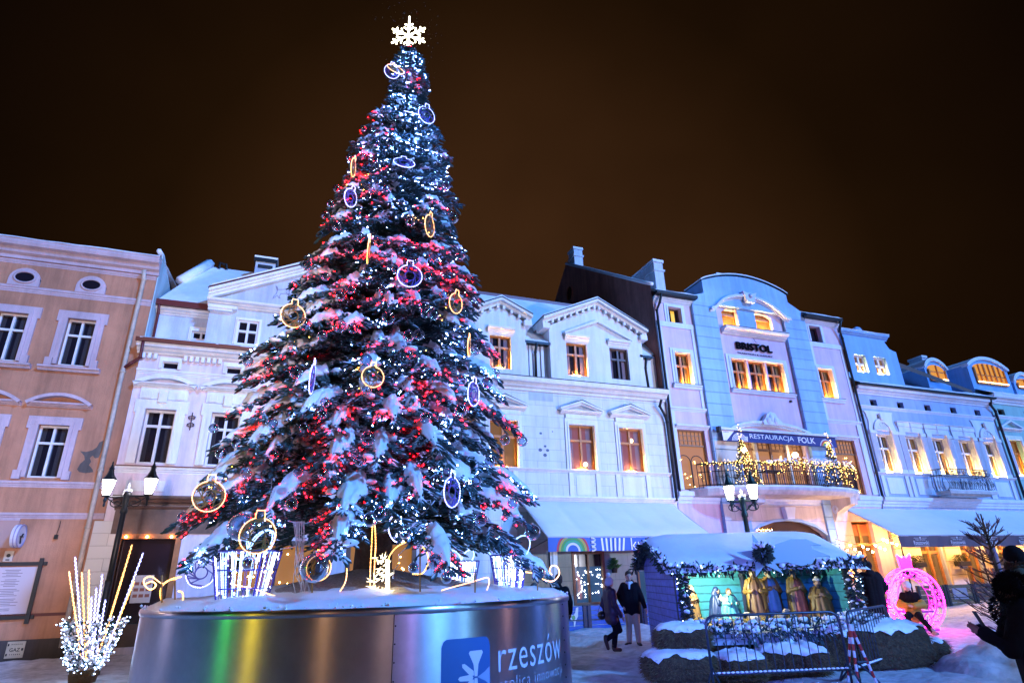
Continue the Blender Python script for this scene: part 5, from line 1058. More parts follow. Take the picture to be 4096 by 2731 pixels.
# ------------------------------------------------------------------ rope light rings shaped like baubles
ROPEW = glow('rope_cool', (.26, .28, 1.), 2.2); ROPEG = glow('rope_gold', (1., .40, .04), 2.0); BEADW = glow('bead_cool', (.55, .62, 1.), 8); BEADG = glow('bead_gold', (1., .52, .10), 5)
WEBV = mat('violet_web', (.16, .13, .50), .5); WEBG = mat('gilt_web', (.30, .17, .05), .5)
def ring_bauble(px, py, rpx, yaw, tilt, col, label, neck=True, D=None, group='rope light rings on the Christmas tree', neck_az=0.):
    if D is None: p, az = surf(px, py); p = p - HD * .22
    else: p = atD(px, py, D)
    D_ = (p - Vector((0, 0, EYE))).dot(_f); r = rpx * .87 * D_ / 2360
    t = thing('ring_bauble', label, 'light ring', p, group)
    vd = Vector((p.x, p.y, 0)).normalized(); vr = vd.cross(UP); X = vr * math.cos(yaw) + vd * math.sin(yaw); Y = (UP * math.cos(tilt) + X.cross(UP) * math.sin(tilt)).normalized(); N = X.cross(Y)
    X, Y = X * math.cos(neck_az) + Y * math.sin(neck_az), Y * math.cos(neck_az) - X * math.sin(neck_az)
    pt = lambda x, y: p + X * (x * r) + Y * (y * r)
    cir = [(math.cos(a), math.sin(a)) for a in [math.pi / 2 + .26 + (2 * math.pi - .52) * i / 36 for i in range(37)]]
    path = cir + ([(.26, 1.22), (.2, 1.42), (-.2, 1.42), (-.26, 1.22), cir[0]] if neck else [cir[0]])
    P = [pt(*c) for c in path]; MB().tube(P, .0075, 6).build('rope', ROPEW if col == 'w' else ROPEG, t, True)
    b = MB(); L_ = 0
    for a, c in zip(P, P[1:]):
        n = max(1, int((c - a).length / .06))
        for i in range(n): b.octa(a + (c - a) * (i / n), .0098)
    b.build('bead', BEADW if col == 'w' else BEADG, t)
    b = MB(); q = random.Random(int(px))
    b.tube([pt(.42 * math.cos(a), .42 * math.sin(a)) for a in [2 * math.pi * i / 20 for i in range(20)]], .009, 4, True)
    for k in range(22):
        a = q.uniform(0, 6.28); c = a + q.uniform(.5, 1.6); ra, rc = (1., 1.) if k % 2 else (1., .42)
        if k % 2: c = a + q.uniform(.7, 1.5)
        b.tube([pt(ra * math.cos(a), ra * math.sin(a)), pt(rc * math.cos(c), rc * math.sin(c))], .007, 4)
    b.build('web', WEBV if col == 'w' else WEBG, t); return t
for a in [(1648, 1128, 56, .1, 0, 'w', 'blue white ring bauble facing front in the upper middle of the tree'), (868, 1992, 68, .05, .05, 'g', 'golden ring bauble on the far left lower bough, above the gift frame'),
          (1505, 1525, 50, .2, 0, 'g', 'golden ring bauble with neck in the middle of the tree'), (1192, 1285, 56, .3, .1, 'g', 'pale golden ring bauble on the left edge by the pedimented attic'), (1828, 1235, 46, .9, .15, 'g', 'golden ring bauble on the right edge by the dormers'),
          (1415, 820, 42, .9, .25, 'w', 'blue ring bauble tilted sideways in the upper left'), (1725, 930, 50, 1.15, .1, 'g', 'golden ring bauble seen nearly edge on, upper right'), (1486, 1030, 58, 1.52, .05, 'g', 'golden ring seen edge on like a bright bar in the dark upper half'),
          (1268, 1535, 68, 1.42, .05, 'w', 'blue ring seen edge on in the left middle'), (1898, 1590, 56, 1.1, .1, 'w', 'blue white ring bauble seen obliquely on the right middle'), (1815, 1975, 68, 1.0, .05, 'w', 'blue white ring bauble hanging by cables over the right planter side'),
          (1060, 2145, 78, .1, .1, 'g', 'golden ring bauble partly behind a snowy bough over the gift frame'), (1590, 308, 40, .3, -.42, 'g', 'golden ring lying nearly flat near the tree top'), (1575, 318, 34, .2, .2, 'w', 'small blue white ring behind the golden one near the tree top'),
          (1712, 490, 42, .5, .1, 'w', 'blue ring on the right edge of the upper tree'), (1655, 482, 36, .2, -.80, 'w', 'white ring seen edge on as a level bar in the upper tree'), (1625, 680, 48, .1, -.50, 'w', 'white blue ring lying flat in the upper tree'), (1425, 700, 42, 1.35, .1, 'g', 'golden ring seen edge on at the left edge of the upper tree'), (1880, 1405, 44, 1.45, .05, 'g', 'golden ring seen edge on in front of the dormer flank')]:
    ring_bauble(*a)
ring_bauble(805, 2290, 62, .1, 0, 'w', 'violet white ring bauble standing left of the gift frame', False, 9.0, 'rope light figures in the planter', .4)
ring_bauble(1275, 2270, 55, .25, 0, 'g', 'thin golden ring standing under the red lit bough', True, 8.6, 'rope light figures in the planter')

# ------------------------------------------------------------------ snowflake on the top
t = thing('snowflake_topper', 'shining white snowflake on the very top of the Christmas tree', 'tree topper', (1.64, 10.84, 13.75))
SC = atD(1634, 143, 10.75); b = MB(); R_ = .47
for k in range(6):
    a = math.pi / 2 + k * math.pi / 3; pt = lambda r, da=0: SC + RT * (r * math.cos(a + da)) + UP * (r * math.sin(a + da)); L_ = R_ * (1.35 if k == 0 else 1.)
    b.tube([SC, pt(L_)], .020, 6)
    for r, l in ((.18, .15), (.31, .12)):
        for s in (-1, 1): b.tube([pt(r), pt(r) + (RT * math.cos(a + s * .9) + UP * math.sin(a + s * .9)) * l], .016, 6)
b.tube([SC, SC - UP * .55], .03, 6)
hx = [SC + (RT * math.cos(math.pi / 6 + k * math.pi / 3) + UP * math.sin(math.pi / 6 + k * math.pi / 3)) * .0 for k in range(6)]
b.build('snowflake', glow('snowflake_glow', (1., .93, .62), 9), t)
# ------------------------------------------------------------------ light figures standing in the planter
def gift(loc, hd, h, bowr, label, yaw=.78):
    t = thing('gift_light_frame', label, 'light figure', loc, 'gift shaped light frames in the planter'); top = []; bot = []
    for k in range(4):
        a = yaw + k * math.pi / 2; d = RT * math.cos(a) + HD * math.sin(a); top.append(loc + d * hd + UP * h); bot.append(loc + d * hd * .68)
    b = MB()
    for k in range(4):
        b.tube([bot[k], top[k]], .013, 5); k2 = (k + 1) % 4
        for f in (0, .33, .66, 1): b.tube([bot[k].lerp(top[k], f), bot[k2].lerp(top[k2], f)], .008 if 0 < f < 1 else .012, 4)
        for g in (.15, .3, .7, .85): b.tube([bot[k].lerp(bot[k2], g), top[k].lerp(top[k2], g)], .004, 4)
    b.build('wire_frame', mat('violet_frame', (.07, .05, .42), .4), t)
    b = MB(); q = random.Random(int(loc.x * 100))
    for k in range(4):
        k2 = (k + 1) % 4
        for g in (.43, .57):
            p0, p1 = bot[k].lerp(bot[k2], g), top[k].lerp(top[k2], g); b.tube([p0, p1], .006, 5)
            for i in range(int(h / .035)): b.octa(p0.lerp(p1, i * .035 / h), .011)
        b.tube([top[k], top[k2]], .009, 5)
    c = loc + UP * h
    for s in (-1, 1):
        for o in (-.04, .04):
            pts = [c + RT * (s * bowr * (.95 - math.cos(a) * .95)) + UP * (bowr * (1.0 + .0) * math.sin(a) * (1 if True else 1) + bowr * .5 * (1 - math.cos(a))) + HD * o for a in [2 * math.pi * i / 18 for i in range(18)]]
            b.tube(pts, .008, 5, True)
            for p in pts: b.octa(p, .014)
    b.build('led_ribbon', glow('gift_led', (.22, .42, 1.), 2.6), t)
    b = MB()
    for k in range(4):
        k2 = (k + 1) % 4
        for i in range(20):
            g = q.random(); f0 = q.uniform(.1, .95); p = bot[k].lerp(bot[k2], g).lerp(top[k].lerp(top[k2], g), f0); b.octa(p, .010)
            if i % 3 == 0: b.tube([top[k].lerp(top[k2], g), p], .003, 3)
    b.build('twinkle_led', glow('gift_twinkle', (.72, .82, 1.), 9), t)
    return t
gift(atD(965, 2428, 8.55), .47, .70, .17, 'largest gift shaped light frame with a bow, left front in the planter')
gift(atD(2038, 2372, 10.4), .33, .58, .19, 'white gift shaped light frame with a tall bow at the right rim of the planter', .45)
gift(atD(1845, 2376, 11.4), .33, .55, .12, 'gift shaped light frame half hidden under a snowy bough right of the trunk', .3)
def rope(name, label, pts, D, gold, cat='light figure', leaves=0, group='rope light figures in the planter', bead=.0115, post=None):
    P = [atD(u, v, D + (w if False else 0)) for u, v in pts]; Q = []
    for i in range(len(P) - 1):                        # Catmull-Rom
        p0, p1, p2, p3 = P[max(i - 1, 0)], P[i], P[i + 1], P[min(i + 2, len(P) - 1)]
        for k in range(6): t = k / 6; Q.append(.5 * ((2 * p1) + (p2 - p0) * t + (2 * p0 - 5 * p1 + 4 * p2 - p3) * t * t + (3 * p1 - p0 - 3 * p2 + p3) * t ** 3))
    Q.append(P[-1]); t = thing(name, label, cat, Q[0], group); MB().tube(Q, .008, 6).build('rope', ROPEG if gold else ROPEW, t, True); b = MB()
    for a, c in zip(Q, Q[1:]):
        n = max(1, int((c - a).length / .05))
        for i in range(n): b.octa(a.lerp(c, i / n), bead)
    b.build('bead', BEADG if gold else BEADW, t)
    if post:
        b = MB()
        for u, v0, v1 in post: b.tube([atD(u, v0, D), atD(u, v1, D)], .012, 5)
        b.build('stake', mat('gilt_web', (.30, .17, .05), .5), t)
    return t
cP = lambda x, y: (600 + x / 2.614, 1900 + y / 2.614); cQ = lambda x, y: (1400 + x / 2.613, 1900 + y / 2.613)
rope('scroll_light', 'golden scroll light curling over the left rim of the planter', [cP(*p) for p in ((-40, 1130), (20, 1110), (60, 1140), (40, 1180), (-10, 1190), (-60, 1140), (-55, 1080), (20, 1060), (130, 1130), (230, 1080), (330, 1060))], 8.7, True, post=[(648, 2300, 2425)])
rope('scroll_light', 'golden scroll light low on the left rim beside the gift frame', [cP(*p) for p in ((300, 1210), (340, 1230), (340, 1310), (280, 1360), (180, 1370), (120, 1300), (110, 1200), (170, 1110), (280, 1080))], 8.75, True, post=[(700, 2320, 2425)])
rope('scroll_light', 'long golden garland line sagging along the planter behind the gift frame', [cP(*p) for p in ((860, 1140), (1100, 1190), (1400, 1290), (1700, 1320), (1920, 1270), (2040, 1120), (2060, 950))], 8.6, True, bead=.011, post=[(1248, 2280, 2410)])
rope('scroll_light', 'big golden loop light right of the trunk', [cQ(*p) for p in ((660, 1030), (760, 1020), (820, 900), (780, 770), (640, 695), (500, 740), (410, 850), (400, 960))], 8.8, True, post=[(1680, 2190, 2440)])
rope('scroll_light', 'white curl light hanging above the golden loop', [cQ(*p) for p in ((580, 640), (570, 590), (520, 580), (485, 630), (520, 680), (560, 690), (470, 690), (410, 600), (405, 500), (440, 430))], 9.0, False)
rope('scroll_light', 'golden curl light at the right end of the planter', [cQ(*p) for p in ((1840, 1010), (1930, 1030), (2030, 1090), (2120, 1105), (2185, 1040), (2170, 960), (2110, 945), (2085, 1000), (2110, 1040))], 9.6, True, post=[(2150, 2310, 2360)])
rope('scroll_light', 'thin golden line light rising across the snow before the white gifts', [cQ(*p) for p in ((960, 1200), (1100, 1160), (1250, 1120), (1380, 1080), (1440, 1070), (1455, 1120), (1430, 1200))], 8.6, True, bead=.009, post=[(1900, 2290, 2372)])
t = rope('light_column', 'golden light column with white leaf sprays beside the trunk', [cQ(*p) for p in ((212, 1285), (212, 1000), (225, 740), (235, 540), (250, 500), (262, 560), (268, 740), (258, 900), (245, 1280))], 8.9, True)
b = MB(); q = random.Random(3)
for k in range(46):
    u, v = cQ(q.uniform(225, 400), q.uniform(860, 1270)); p = atD(u, v, 8.8); d = (RT * q.uniform(-1, 1) + UP * q.uniform(-.3, 1) + HD * q.uniform(-.5, .5)).normalized(); s = d.orthogonal().normalized() * .012; b.add([p - s, p + s, p + d * .10, p + d.cross(s)], [(0, 1, 2), (1, 3, 2), (3, 0, 2)])
for x in (385, 405): b.tube([atD(*cQ(x, 1290), 8.85), atD(*cQ(x - 4, 880), 8.85)], .016, 6)
b.build('leaf_spray', glow('leaf_led', (1., .78, .42), 5), t)
t = thing('light_cable', 'white supply cables hanging in loops from the lower boughs', 'cable', atD(*cQ(250, 500), 8.9)); b = MB(); q = random.Random(9)
def cable(pts, D=8.7, r=.007): b.tube([atD(u, v, D + (i % 3) * .03) for i, (u, v) in enumerate(pts)], r, 4)
cable([cQ(*p) for p in ((470, 275), (600, 290), (690, 320), (790, 265), (840, 260), (850, 310), (760, 400), (640, 460), (460, 460), (250, 505))]); cable([cQ(*p) for p in ((850, 310), (920, 220), (980, 140))]); cable([cQ(*p) for p in ((580, 760), (510, 830), (515, 920), (460, 990), (445, 1080))])
for k in range(9):
    x0 = 1500 + k * 14; x1 = 1530 + q.uniform(-30, 110); cable([cP(x0 + 40 * math.sin(i * 1.1 + k) * (i / 7) + (x1 - x0) * i / 7, 480 + 115 * i * q.uniform(.93, 1.0)) for i in range(8)], 8.8, .006)
cable([cP(*p) for p in ((1320, 0), (1270, 60), (1270, 130), (1220, 190), (1170, 240))]); cable([cP(*p) for p in ((1420, 470), (1500, 490), (1600, 490), (1680, 515))]); cable([cP(*p) for p in ((1360, 770), (1440, 760), (1530, 740))]); cable([cP(*p) for p in ((900, 280), (960, 300), (990, 320))])
b.build('cable', mat('white_cable', (.62, .62, .66), .5), t)

# ------------------------------------------------------------------ street lamps
LAMPPOST = mat('lamp_post_black', (.014, .017, .018), .4, .4)
def lamp_post(loc, z, span, label, glass, m, skew=0.):
    t = thing('street_lamp', label, 'street lamp', loc); x, y = loc[0], loc[1]; A = (RT * math.cos(skew) + HD * math.sin(skew))
    zh = z - .42                                       # z = centre of the lantern glass
    MB().lathe((x, y, -.1), [(.20, 0), (.20, .5), (.14, .6), (.11, .9), (.085, 1.1), (.075, 1.9), (.085, 1.92), (.085, 1.98), (.07, 2.0), (.06, zh - .1), (.085, zh - .08), (.085, zh), (.06, zh + .05), (.075, zh + .3), (.10, zh + .34), (.10, zh + .40), (.03, zh + .44)], 12).build('post', m, t, True)
    b = MB()
    for s in (-1, 1):
        b.tube([Vector((x, y, zh + .22)), Vector((x, y, zh + .22)) + A * s * span], .022, 6)
        b.tube([Vector((x, y, zh)) + A * s * (.08 + .19 * (1 - .045 * k) * math.sin(k * .45) * 1 + .14) + UP * (.06 + .13 * (1 - .045 * k) * math.cos(k * .45)) for k in range(18)], .013, 5)
        b.tube([Vector((x, y, zh - .02)) + A * s * .06, Vector((x, y, zh + .05)) + A * s * span * .5, Vector((x, y, zh + .2)) + A * s * span * .95], .016, 5)
        c = Vector((x, y, zh)) + A * s * span; b.lathe(c, [(.015, -.02), (.03, .02), (.02, .08), (.045, .14), (.03, .2), (.035, .24)], 8)
        for e in (-1, 1): b.tube([c + UP * .24, c + UP * .27 + A * e * .08, c + UP * .33 + A * e * .12, c + UP * .36 + A * e * .09], .010, 4)
    b.build('bracket', m, t)
    MB().lathe((x, y, zh + .33), [(.09, .0), (.095, .05), (.03, .07), (.03, .14), (.012, .22)], 8).build('finial_snow', ROOFSNOW, t, True)
    for s in (-1, 1):
        c = Vector((x, y, zh + .24)) + A * s * span; ln = MB()
        for k in range(6):
            a = math.pi / 3 * k; d0 = Vector((math.cos(a) * .085, math.sin(a) * .085, .02)); d1 = Vector((math.cos(a) * .155, math.sin(a) * .155, .40)); ln.tube([c + d0, c + d1], .008, 4)
        ln.lathe(c, [(.10, -.01), (.10, .025)], 6); ln.lathe(c, [(.175, .39), (.165, .41), (.10, .50), (.06, .60), (.05, .66), (.07, .67), (.04, .72), (.015, .80), (.022, .83), (.0, .87)], 6)
        l_ = ln.build('lantern', m, t); MB().lathe(c, [(.076, .026), (.142, .388)], 6).build('lantern_glass', glass, l_)
    return t
lamp_post((-3.72, 17.45, 0), 4.02, .53, 'black street lamp with two bright lanterns in front of the brown shopfront', glow('lilac_lantern', (1., .90, .98), 40), LAMPPOST)
lamp_post((11.60, 13.24, 0), 3.66, .30, 'green street lamp with two lanterns behind the nativity hut', glow('lantern_right', (1., .92, .86), 26), mat('lamp_post_green', (.015, .04, .032), .4, .4), -.3)
lamp_post((-9.6, 16.2, 0), 4.5, .5, 'added black street lamp outside the left edge, lighting the orange house', glow('added_orange_lantern', (1., .66, .52), 60), LAMPPOST)  # extra lamp added out of view to light the orange house

# ------------------------------------------------------------------ pot of light rods at the left
t = thing('light_rod_pot', 'tub of snowy twigs with tall golden and white light rods on the left', 'light figure', (-3.57, 16.2, 0)); base = Vector((-3.57, 16.24, 0)); gB = lambda x, y: atD(x / 1.684, 1800 + y / 1.684, 13.9)
MB().lathe(base, [(.24, -.1), (.27, .06), (.28, .16)], 18).build('tub', mat('wicker', (.16, .09, .04), .8, bump=.8, bscale=30), t)
RG = []; RW_ = []
for (x1, y1, x0, y0, gold) in ((890, 635, 660, 1400, 1), (965, 690, 690, 1420, 0), (905, 880, 700, 1380, 1), (505, 718, 560, 1400, 0), (465, 815, 545, 1380, 1), (550, 820, 580, 1400, 1), (600, 805, 590, 1420, 1), (690, 835, 620, 1400, 0), (650, 925, 610, 1430, 0), (710, 1005, 640, 1430, 0), (618, 985, 595, 1430, 0), (835, 820, 650, 1420, 1)):
    (RG if gold else RW_).append((gB(x0, y0), gB(x1, y1)))
for nm, R_, m1, m2 in (('gold_rod', RG, ROPEG, BEADG), ('white_rod', RW_, ROPEW, BEADW)):
    for p0, p1 in R_:
        r_ = MB().tube([p0, p1], .014, 6).build(nm, m1, t); b = MB(); n = int((p1 - p0).length / .045)
        for i in range(n): b.octa(p0.lerp(p1, i / n) + RT * (.012 * (-1) ** i), .013)
        b.build('bead', m2, r_)
b = MB(); q = random.Random(21); sn = MB(); lb = MB()
for k in range(820):
    a = q.uniform(0, 6.28); f = q.random(); z = .05 + 1.02 * f; r = (.20 + .38 * f) * q.uniform(.75, 1.02); p = base + Vector((r * math.cos(a), r * math.sin(a), z)); d = Vector((math.cos(a), math.sin(a), q.uniform(.1, 1.1))).normalized(); s = d.orthogonal().normalized() * .02; l = q.uniform(.07, .15)
    b.add([p - s, p + s, p + d.cross(s), p + d * l], [(0, 1, 3), (1, 2, 3), (2, 0, 3)])
    if q.random() < .36: sn.ball(p + d * l * .6, q.uniform(.02, .045), 6, 4)
    if q.random() < .42: lb.octa(p + d * (l + .01), .014)
b.build('twig', FIR, t); sn.build('snow', SNOW, t, True); lb.build('led', glow('pot_led', (.42, .62, 1.), 12), t)

# ------------------------------------------------------------------ nativity hut
bl = Vector((8.51, 13.57, 0)); Hd, Hw = 3.0, 3.5
def hp(x, d, z): return bl + RT * x - HD * d + UP * z      # x along the front, d from the back wall to the front
PLANK = lines(mat('blue_lit_planks', (.22, .27, .70), .75, var=.3, vscale=7), 60, .145, 0, .010, .9, .45); TEALP = lines(mat('teal_lit_planks', (.05, .33, .40), .75, var=.25, vscale=7), 60, .16, 0, .010, .9, .5); DARKW = mat('dark_timber', (.045, .05, .08), .7)  # blue and teal light on the hut is put into these plank colours
def slab(b, pts, th):                                 # thick polygon, th a vector
    n = len(pts); b.add([*pts, *[p + th for p in pts]], [tuple(range(n)), tuple(range(2 * n - 1, n - 1, -1))] + [(i, i + n, (i + 1) % n + n, (i + 1) % n) for i in range(n)])
HUT = thing('nativity_hut', 'blue lit plank nativity hut with snow covered roof and fir garland', 'hut', bl + RT * 1.6 - HD * 1.5)
b = MB(); slab(b, [hp(0, 0, 0), hp(0, Hd, 0), hp(0, Hd, 1.88), hp(0, 1.4, 2.40), hp(0, 0, 1.90)], RT * .04); b.build('side_wall', PLANK, HUT, label='left plank gable wall in blue light')
b = MB(); slab(b, [hp(Hw, 0, 0), hp(Hw, Hd - .05, 0), hp(Hw, Hd - .05, 1.85), hp(Hw, 1.4, 2.40), hp(Hw, 0, 1.90)], -RT * .04); b.build('side_wall', TEALP, HUT)
b = MB(); slab(b, [hp(0.05, 1.7, 0), hp(Hw - .05, 1.7, 0), hp(Hw - .05, 1.7, 2.25), hp(.05, 1.7, 2.25)], -HD * .03); b.build('back_wall', TEALP, HUT)
b = MB()
for x, d in ((.04, Hd), (Hw - .04, Hd - .05)): slab(b, [hp(x - .05, d, 0), hp(x + .05, d, 0), hp(x + .05, d - .1, 0), hp(x - .05, d - .1, 0)], UP * 1.85)
for x in (.55, 1.75, 3.4): slab(b, [hp(x - .035, 1.8, .6), hp(x + .035, 1.8, .6), hp(x + .035, 1.75, .6), hp(x - .035, 1.75, .6)], UP * 1.5)
slab(b, [hp(0, Hd, 1.78), hp(Hw, Hd, 1.78), hp(Hw, Hd - .1, 1.78), hp(0, Hd - .1, 1.78)], UP * .1)
b.build('post', DARKW, HUT)
b = MB(); slab(b, [hp(-.18, Hd + .2, 1.80), hp(Hw + .2, Hd + .2, 1.80), hp(Hw + .2, 1.4, 2.42), hp(-.18, 1.4, 2.42)], UP * .03); slab(b, [hp(-.18, -.25, 1.80), hp(Hw + .2, -.25, 1.80), hp(Hw + .2, 1.4, 2.42), hp(-.18, 1.4, 2.42)], UP * .03); b.build('roof', DARKW, HUT)
b = MB(); slab(b, [hp(.05, Hd + .0, .70), hp(Hw - .05, Hd, .70), hp(Hw - .05, .1, .70), hp(.05, .1, .70)], UP * .05); b.build('stage_floor', mat('stage_boards', (.25, .18, .10), .8), HUT)
b = MB(); nx, nd = 40, 16                              # thick rounded snow blanket on the roof
ridge_d = 1.4
for i in range(nx + 1):
    for j in range(nd + 1):
        x = -.24 + (Hw + .5) * i / nx; s = j / nd; d = -.32 + (Hd + .62) * s; zr = 2.45 - math.sqrt((d - ridge_d) ** 2 + .012) * .375
        e = min(1, 7 * min(i, nx - i) / nx + .05) ** .5 * min(1, 8 * min(s, 1 - s) + .05) ** .5; b.v.append(tuple(hp(x + (0 if 0 < i < nx else 0), d + .03 * noise(x * 3, 8) * (j == nd), zr + .14 * e + .02 * noise(x * 1.4, d * 1.4, 1) - (.05 if e < .3 else 0))))
for i in range(nx):
    for j in range(nd): a = i * (nd + 1) + j; b.f.append((a, a + 1, a + nd + 2, a + nd + 1))
b.build('roof_snow', SNOW, HUT, True)
def fir_garland(P, pts, r, n, seed, name='garland', bulbs=0, snow=.5, m=None):
    q = random.Random(seed); p_, d_, l_ = [], [], []; sn = MB(); bb_ = MB(); L_ = [(a, c) for a, c in zip(pts, pts[1:])]
    tot = sum((c - a).length for a, c in L_)
    for k in range(n):
        s = q.random() * tot
        for a, c in L_:
            if s <= (c - a).length: break
            s -= (c - a).length
        ax = (c - a).normalized(); p = a + ax * s; o = ax.orthogonal().normalized(); an = q.uniform(0, 6.28); o2 = ax.cross(o); w = o * math.cos(an) + o2 * math.sin(an); p_.append(p + w * r * q.random()); d_.append((w + ax * q.uniform(-.6, .6) - UP * .2).normalized()); l_.append(q.uniform(.07, .13))
        if q.random() < snow * .28 and w.z > -.1: sn.ball(p + w * r * .9 + UP * .03, q.uniform(.03, .06), 6, 4, (1.3, 1.1, .7))
        if k < bulbs: bb_.octa(p + w * (r + .05), .013)
    g = spindles(p_, d_, l_, name, m or mat('garland_green', (.016, .032, .025), .8), P, seed)
    if sn.v: sn.build('snow', SNOW, g, True)
    if bulbs: bb_.build('bulb', glow('pot_led', (.42, .62, 1.), 12), g)
fir_garland(HUT, [hp(-.2, -.2, 1.80), hp(-.2, 1.4, 2.36), hp(-.2, Hd + .22, 1.80)], .09, 420, 31, snow=.5)
fir_garland(HUT, [hp(-.2, Hd + .24, 1.80), hp(.5, Hd + .26, 1.78), hp(1.1, Hd + .26, 1.72), hp(1.7, Hd + .26, 1.78), hp(2.4, Hd + .26, 1.74), hp(Hw + .22, Hd + .24, 1.84)], .08, 560, 32, bulbs=26, snow=1.)
fir_garland(HUT, [hp(.14, Hd + .05, 1.75), hp(.14, Hd + .06, .6)], .07, 330, 33, bulbs=14, snow=.1)
fir_garland(HUT, [hp(Hw - .0, Hd + .02, 1.8), hp(Hw + .02, Hd + .02, .7)], .11, 330, 34, bulbs=24, snow=.2)
STRAW = mat('golden_straw', (.42, .25, .045), .8, var=.4, vscale=12); HAY = mat('hay', (.075, .045, .02), .9, bump=1., bscale=22, var=.6, vscale=14)
def straw(P, spots, n, seed, m=None, l=(.08, .2), name='straw'):
    q = random.Random(seed); b = MB()
    for k in range(n):
        c, rx, rd, h = spots[k % len(spots)]; a, f = q.uniform(0, 6.28), q.random() ** .6; p = c + RT * (rx * f * math.cos(a)) + HD * (rd * f * math.sin(a)) + UP * (h * (1 - f) * q.random()); d = Vector((q.uniform(-1, 1), q.uniform(-1, 1), q.uniform(-.25, .5))).normalized(); s = d.orthogonal().normalized() * .004; L_ = q.uniform(*l)
        b.add([p - s, p + s, p + d * L_ + s, p + d.cross(s), p + d * L_ - s], [(0, 1, 2, 4), (1, 3, 2), (3, 0, 4)])
    return b.build(name, m or STRAW, P)
t = thing('straw_bed', 'golden straw strewn over the lit stage of the nativity hut', 'straw', hp(1.6, 1.6, .76)); t['kind'] = 'stuff'
straw(t, [(hp(.5, 2.5, .76), .4, .4, .10), (hp(1.2, 2.6, .76), .5, .4, .10), (hp(1.9, 2.6, .76), .5, .4, .10), (hp(2.45, 2.2, .78), .5, .4, .22), (hp(.3, 3.3, .66), .25, .25, .1)], 1500, 71)
# comet star on the roof front
cs = hp(1.66, Hd + .36, 1.98); COM = mat('comet_board', (.30, .42, .46), .6)
t = thing('comet_star', 'pale board comet star with a swooping tail on the hut roof', 'decoration', cs); X = RT; Z = (UP * .93 + HD * .36).normalized(); Nn = -X.cross(Z)
b = MB(); st = []
for k in range(10): a = math.radians(96 + 36 * k); r = .46 if k % 2 == 0 else .17; st.append(cs + X * r * math.cos(a) + Z * r * math.sin(a))
slab(b, st, Nn * .02); b.build('star', COM, t)
tail = [(.12, .10), (.35, .24), (.7, .34), (1.0, .33), (1.25, .20), (1.05, .20), (1.05, .13), (1.35, -.02), (1.05, -.03), (.95, -.16), (.72, -.20), (.45, -.12), (.2, -.14)]
b = MB(); slab(b, [cs + X * x + Z * z + Nn * .025 for x, z in tail], Nn * .02); b.build('tail', COM, t)
q = random.Random(4); pp, dd, ll = [], [], []
for k in range(260):
    d = Vector((q.gauss(0, 1), q.gauss(0, 1), q.gauss(0, 1))).normalized(); pp.append(cs - HD * .1 + UP * .05 + d * .10); dd.append(d); ll.append(q.uniform(.08, .14))
g_ = spindles(pp, dd, ll, 'fir_ball', mat('garland_green', (.016, .032, .025), .8), t, 8); b = MB()
for k in range(26): b.ball(cs - HD * .1 + UP * .2 + Vector((q.uniform(-.16, .16), q.uniform(-.16, .16), q.uniform(-.05, .04))), .035, 6, 4)
b.build('snow', SNOW, g_, True)

# ------------------------------------------------------------------ organic shapes: fuse overlapping pieces into one skin
def blob(mb, vox=.02, it=3):
    me = bpy.data.meshes.new('b'); me.from_pydata(mb.v, [], mb.f); o = bpy.data.objects.new('b', me); COL.objects.link(o)
    m = o.modifiers.new('r', 'REMESH'); m.mode = 'VOXEL'; m.voxel_size = vox
    if it: s = o.modifiers.new('s', 'SMOOTH'); s.iterations = it; s.factor = .5
    e = o.evaluated_get(bpy.context.evaluated_depsgraph_get()).to_mesh(); r = MB(); r.v = [tuple(v.co) for v in e.vertices]; r.f = [tuple(p.vertices) for p in e.polygons]
    bpy.data.objects.remove(o); bpy.data.meshes.remove(me); return r
def limb(b, pts, rad, n=10):
    b.tube(pts, rad, n)
    for p, r in zip(pts, rad): b.ball(p, r * .99, n, 6)
    return b
def robe(c, h, r0, r1, seed, folds=9, front=0., lean=0.):
    """draped gown: wide hem, waist, shoulders, with folds"""
    q = random.Random(seed); b = MB(); n = 48; m = 16; ph = [q.uniform(0, 6.28) for _ in range(4)]
    for i in range(m + 1):
        t = i / m; r = r0 + (r1 - r0) * t ** .8; r *= 1 + .12 * math.sin(t * 3.0) - (.35 * max(0, t - .86) / .14)
        for j in range(n):
            a = 2 * math.pi * j / n; f = 1 + (1 - t * .75) * (.10 * math.sin(folds * a + ph[0] + t * 2) + .06 * math.sin(folds * 1.7 * a + ph[1] - t * 3)); b.v.append((c[0] + r * f * math.cos(a) * 1.05 + lean * t * t, c[1] + r * f * math.sin(a) * .85, c[2] + h * t))
    for i in range(m):
        for j in range(n): b.f.append((i * n + j, i * n + (j + 1) % n, (i + 1) * n + (j + 1) % n, (i + 1) * n + j))
    b.f += [tuple(range(n - 1, -1, -1)), tuple(m * n + j for j in range(n))]; return b
SKIN_S = mat('painted_skin', (.45, .26, .15), .5)
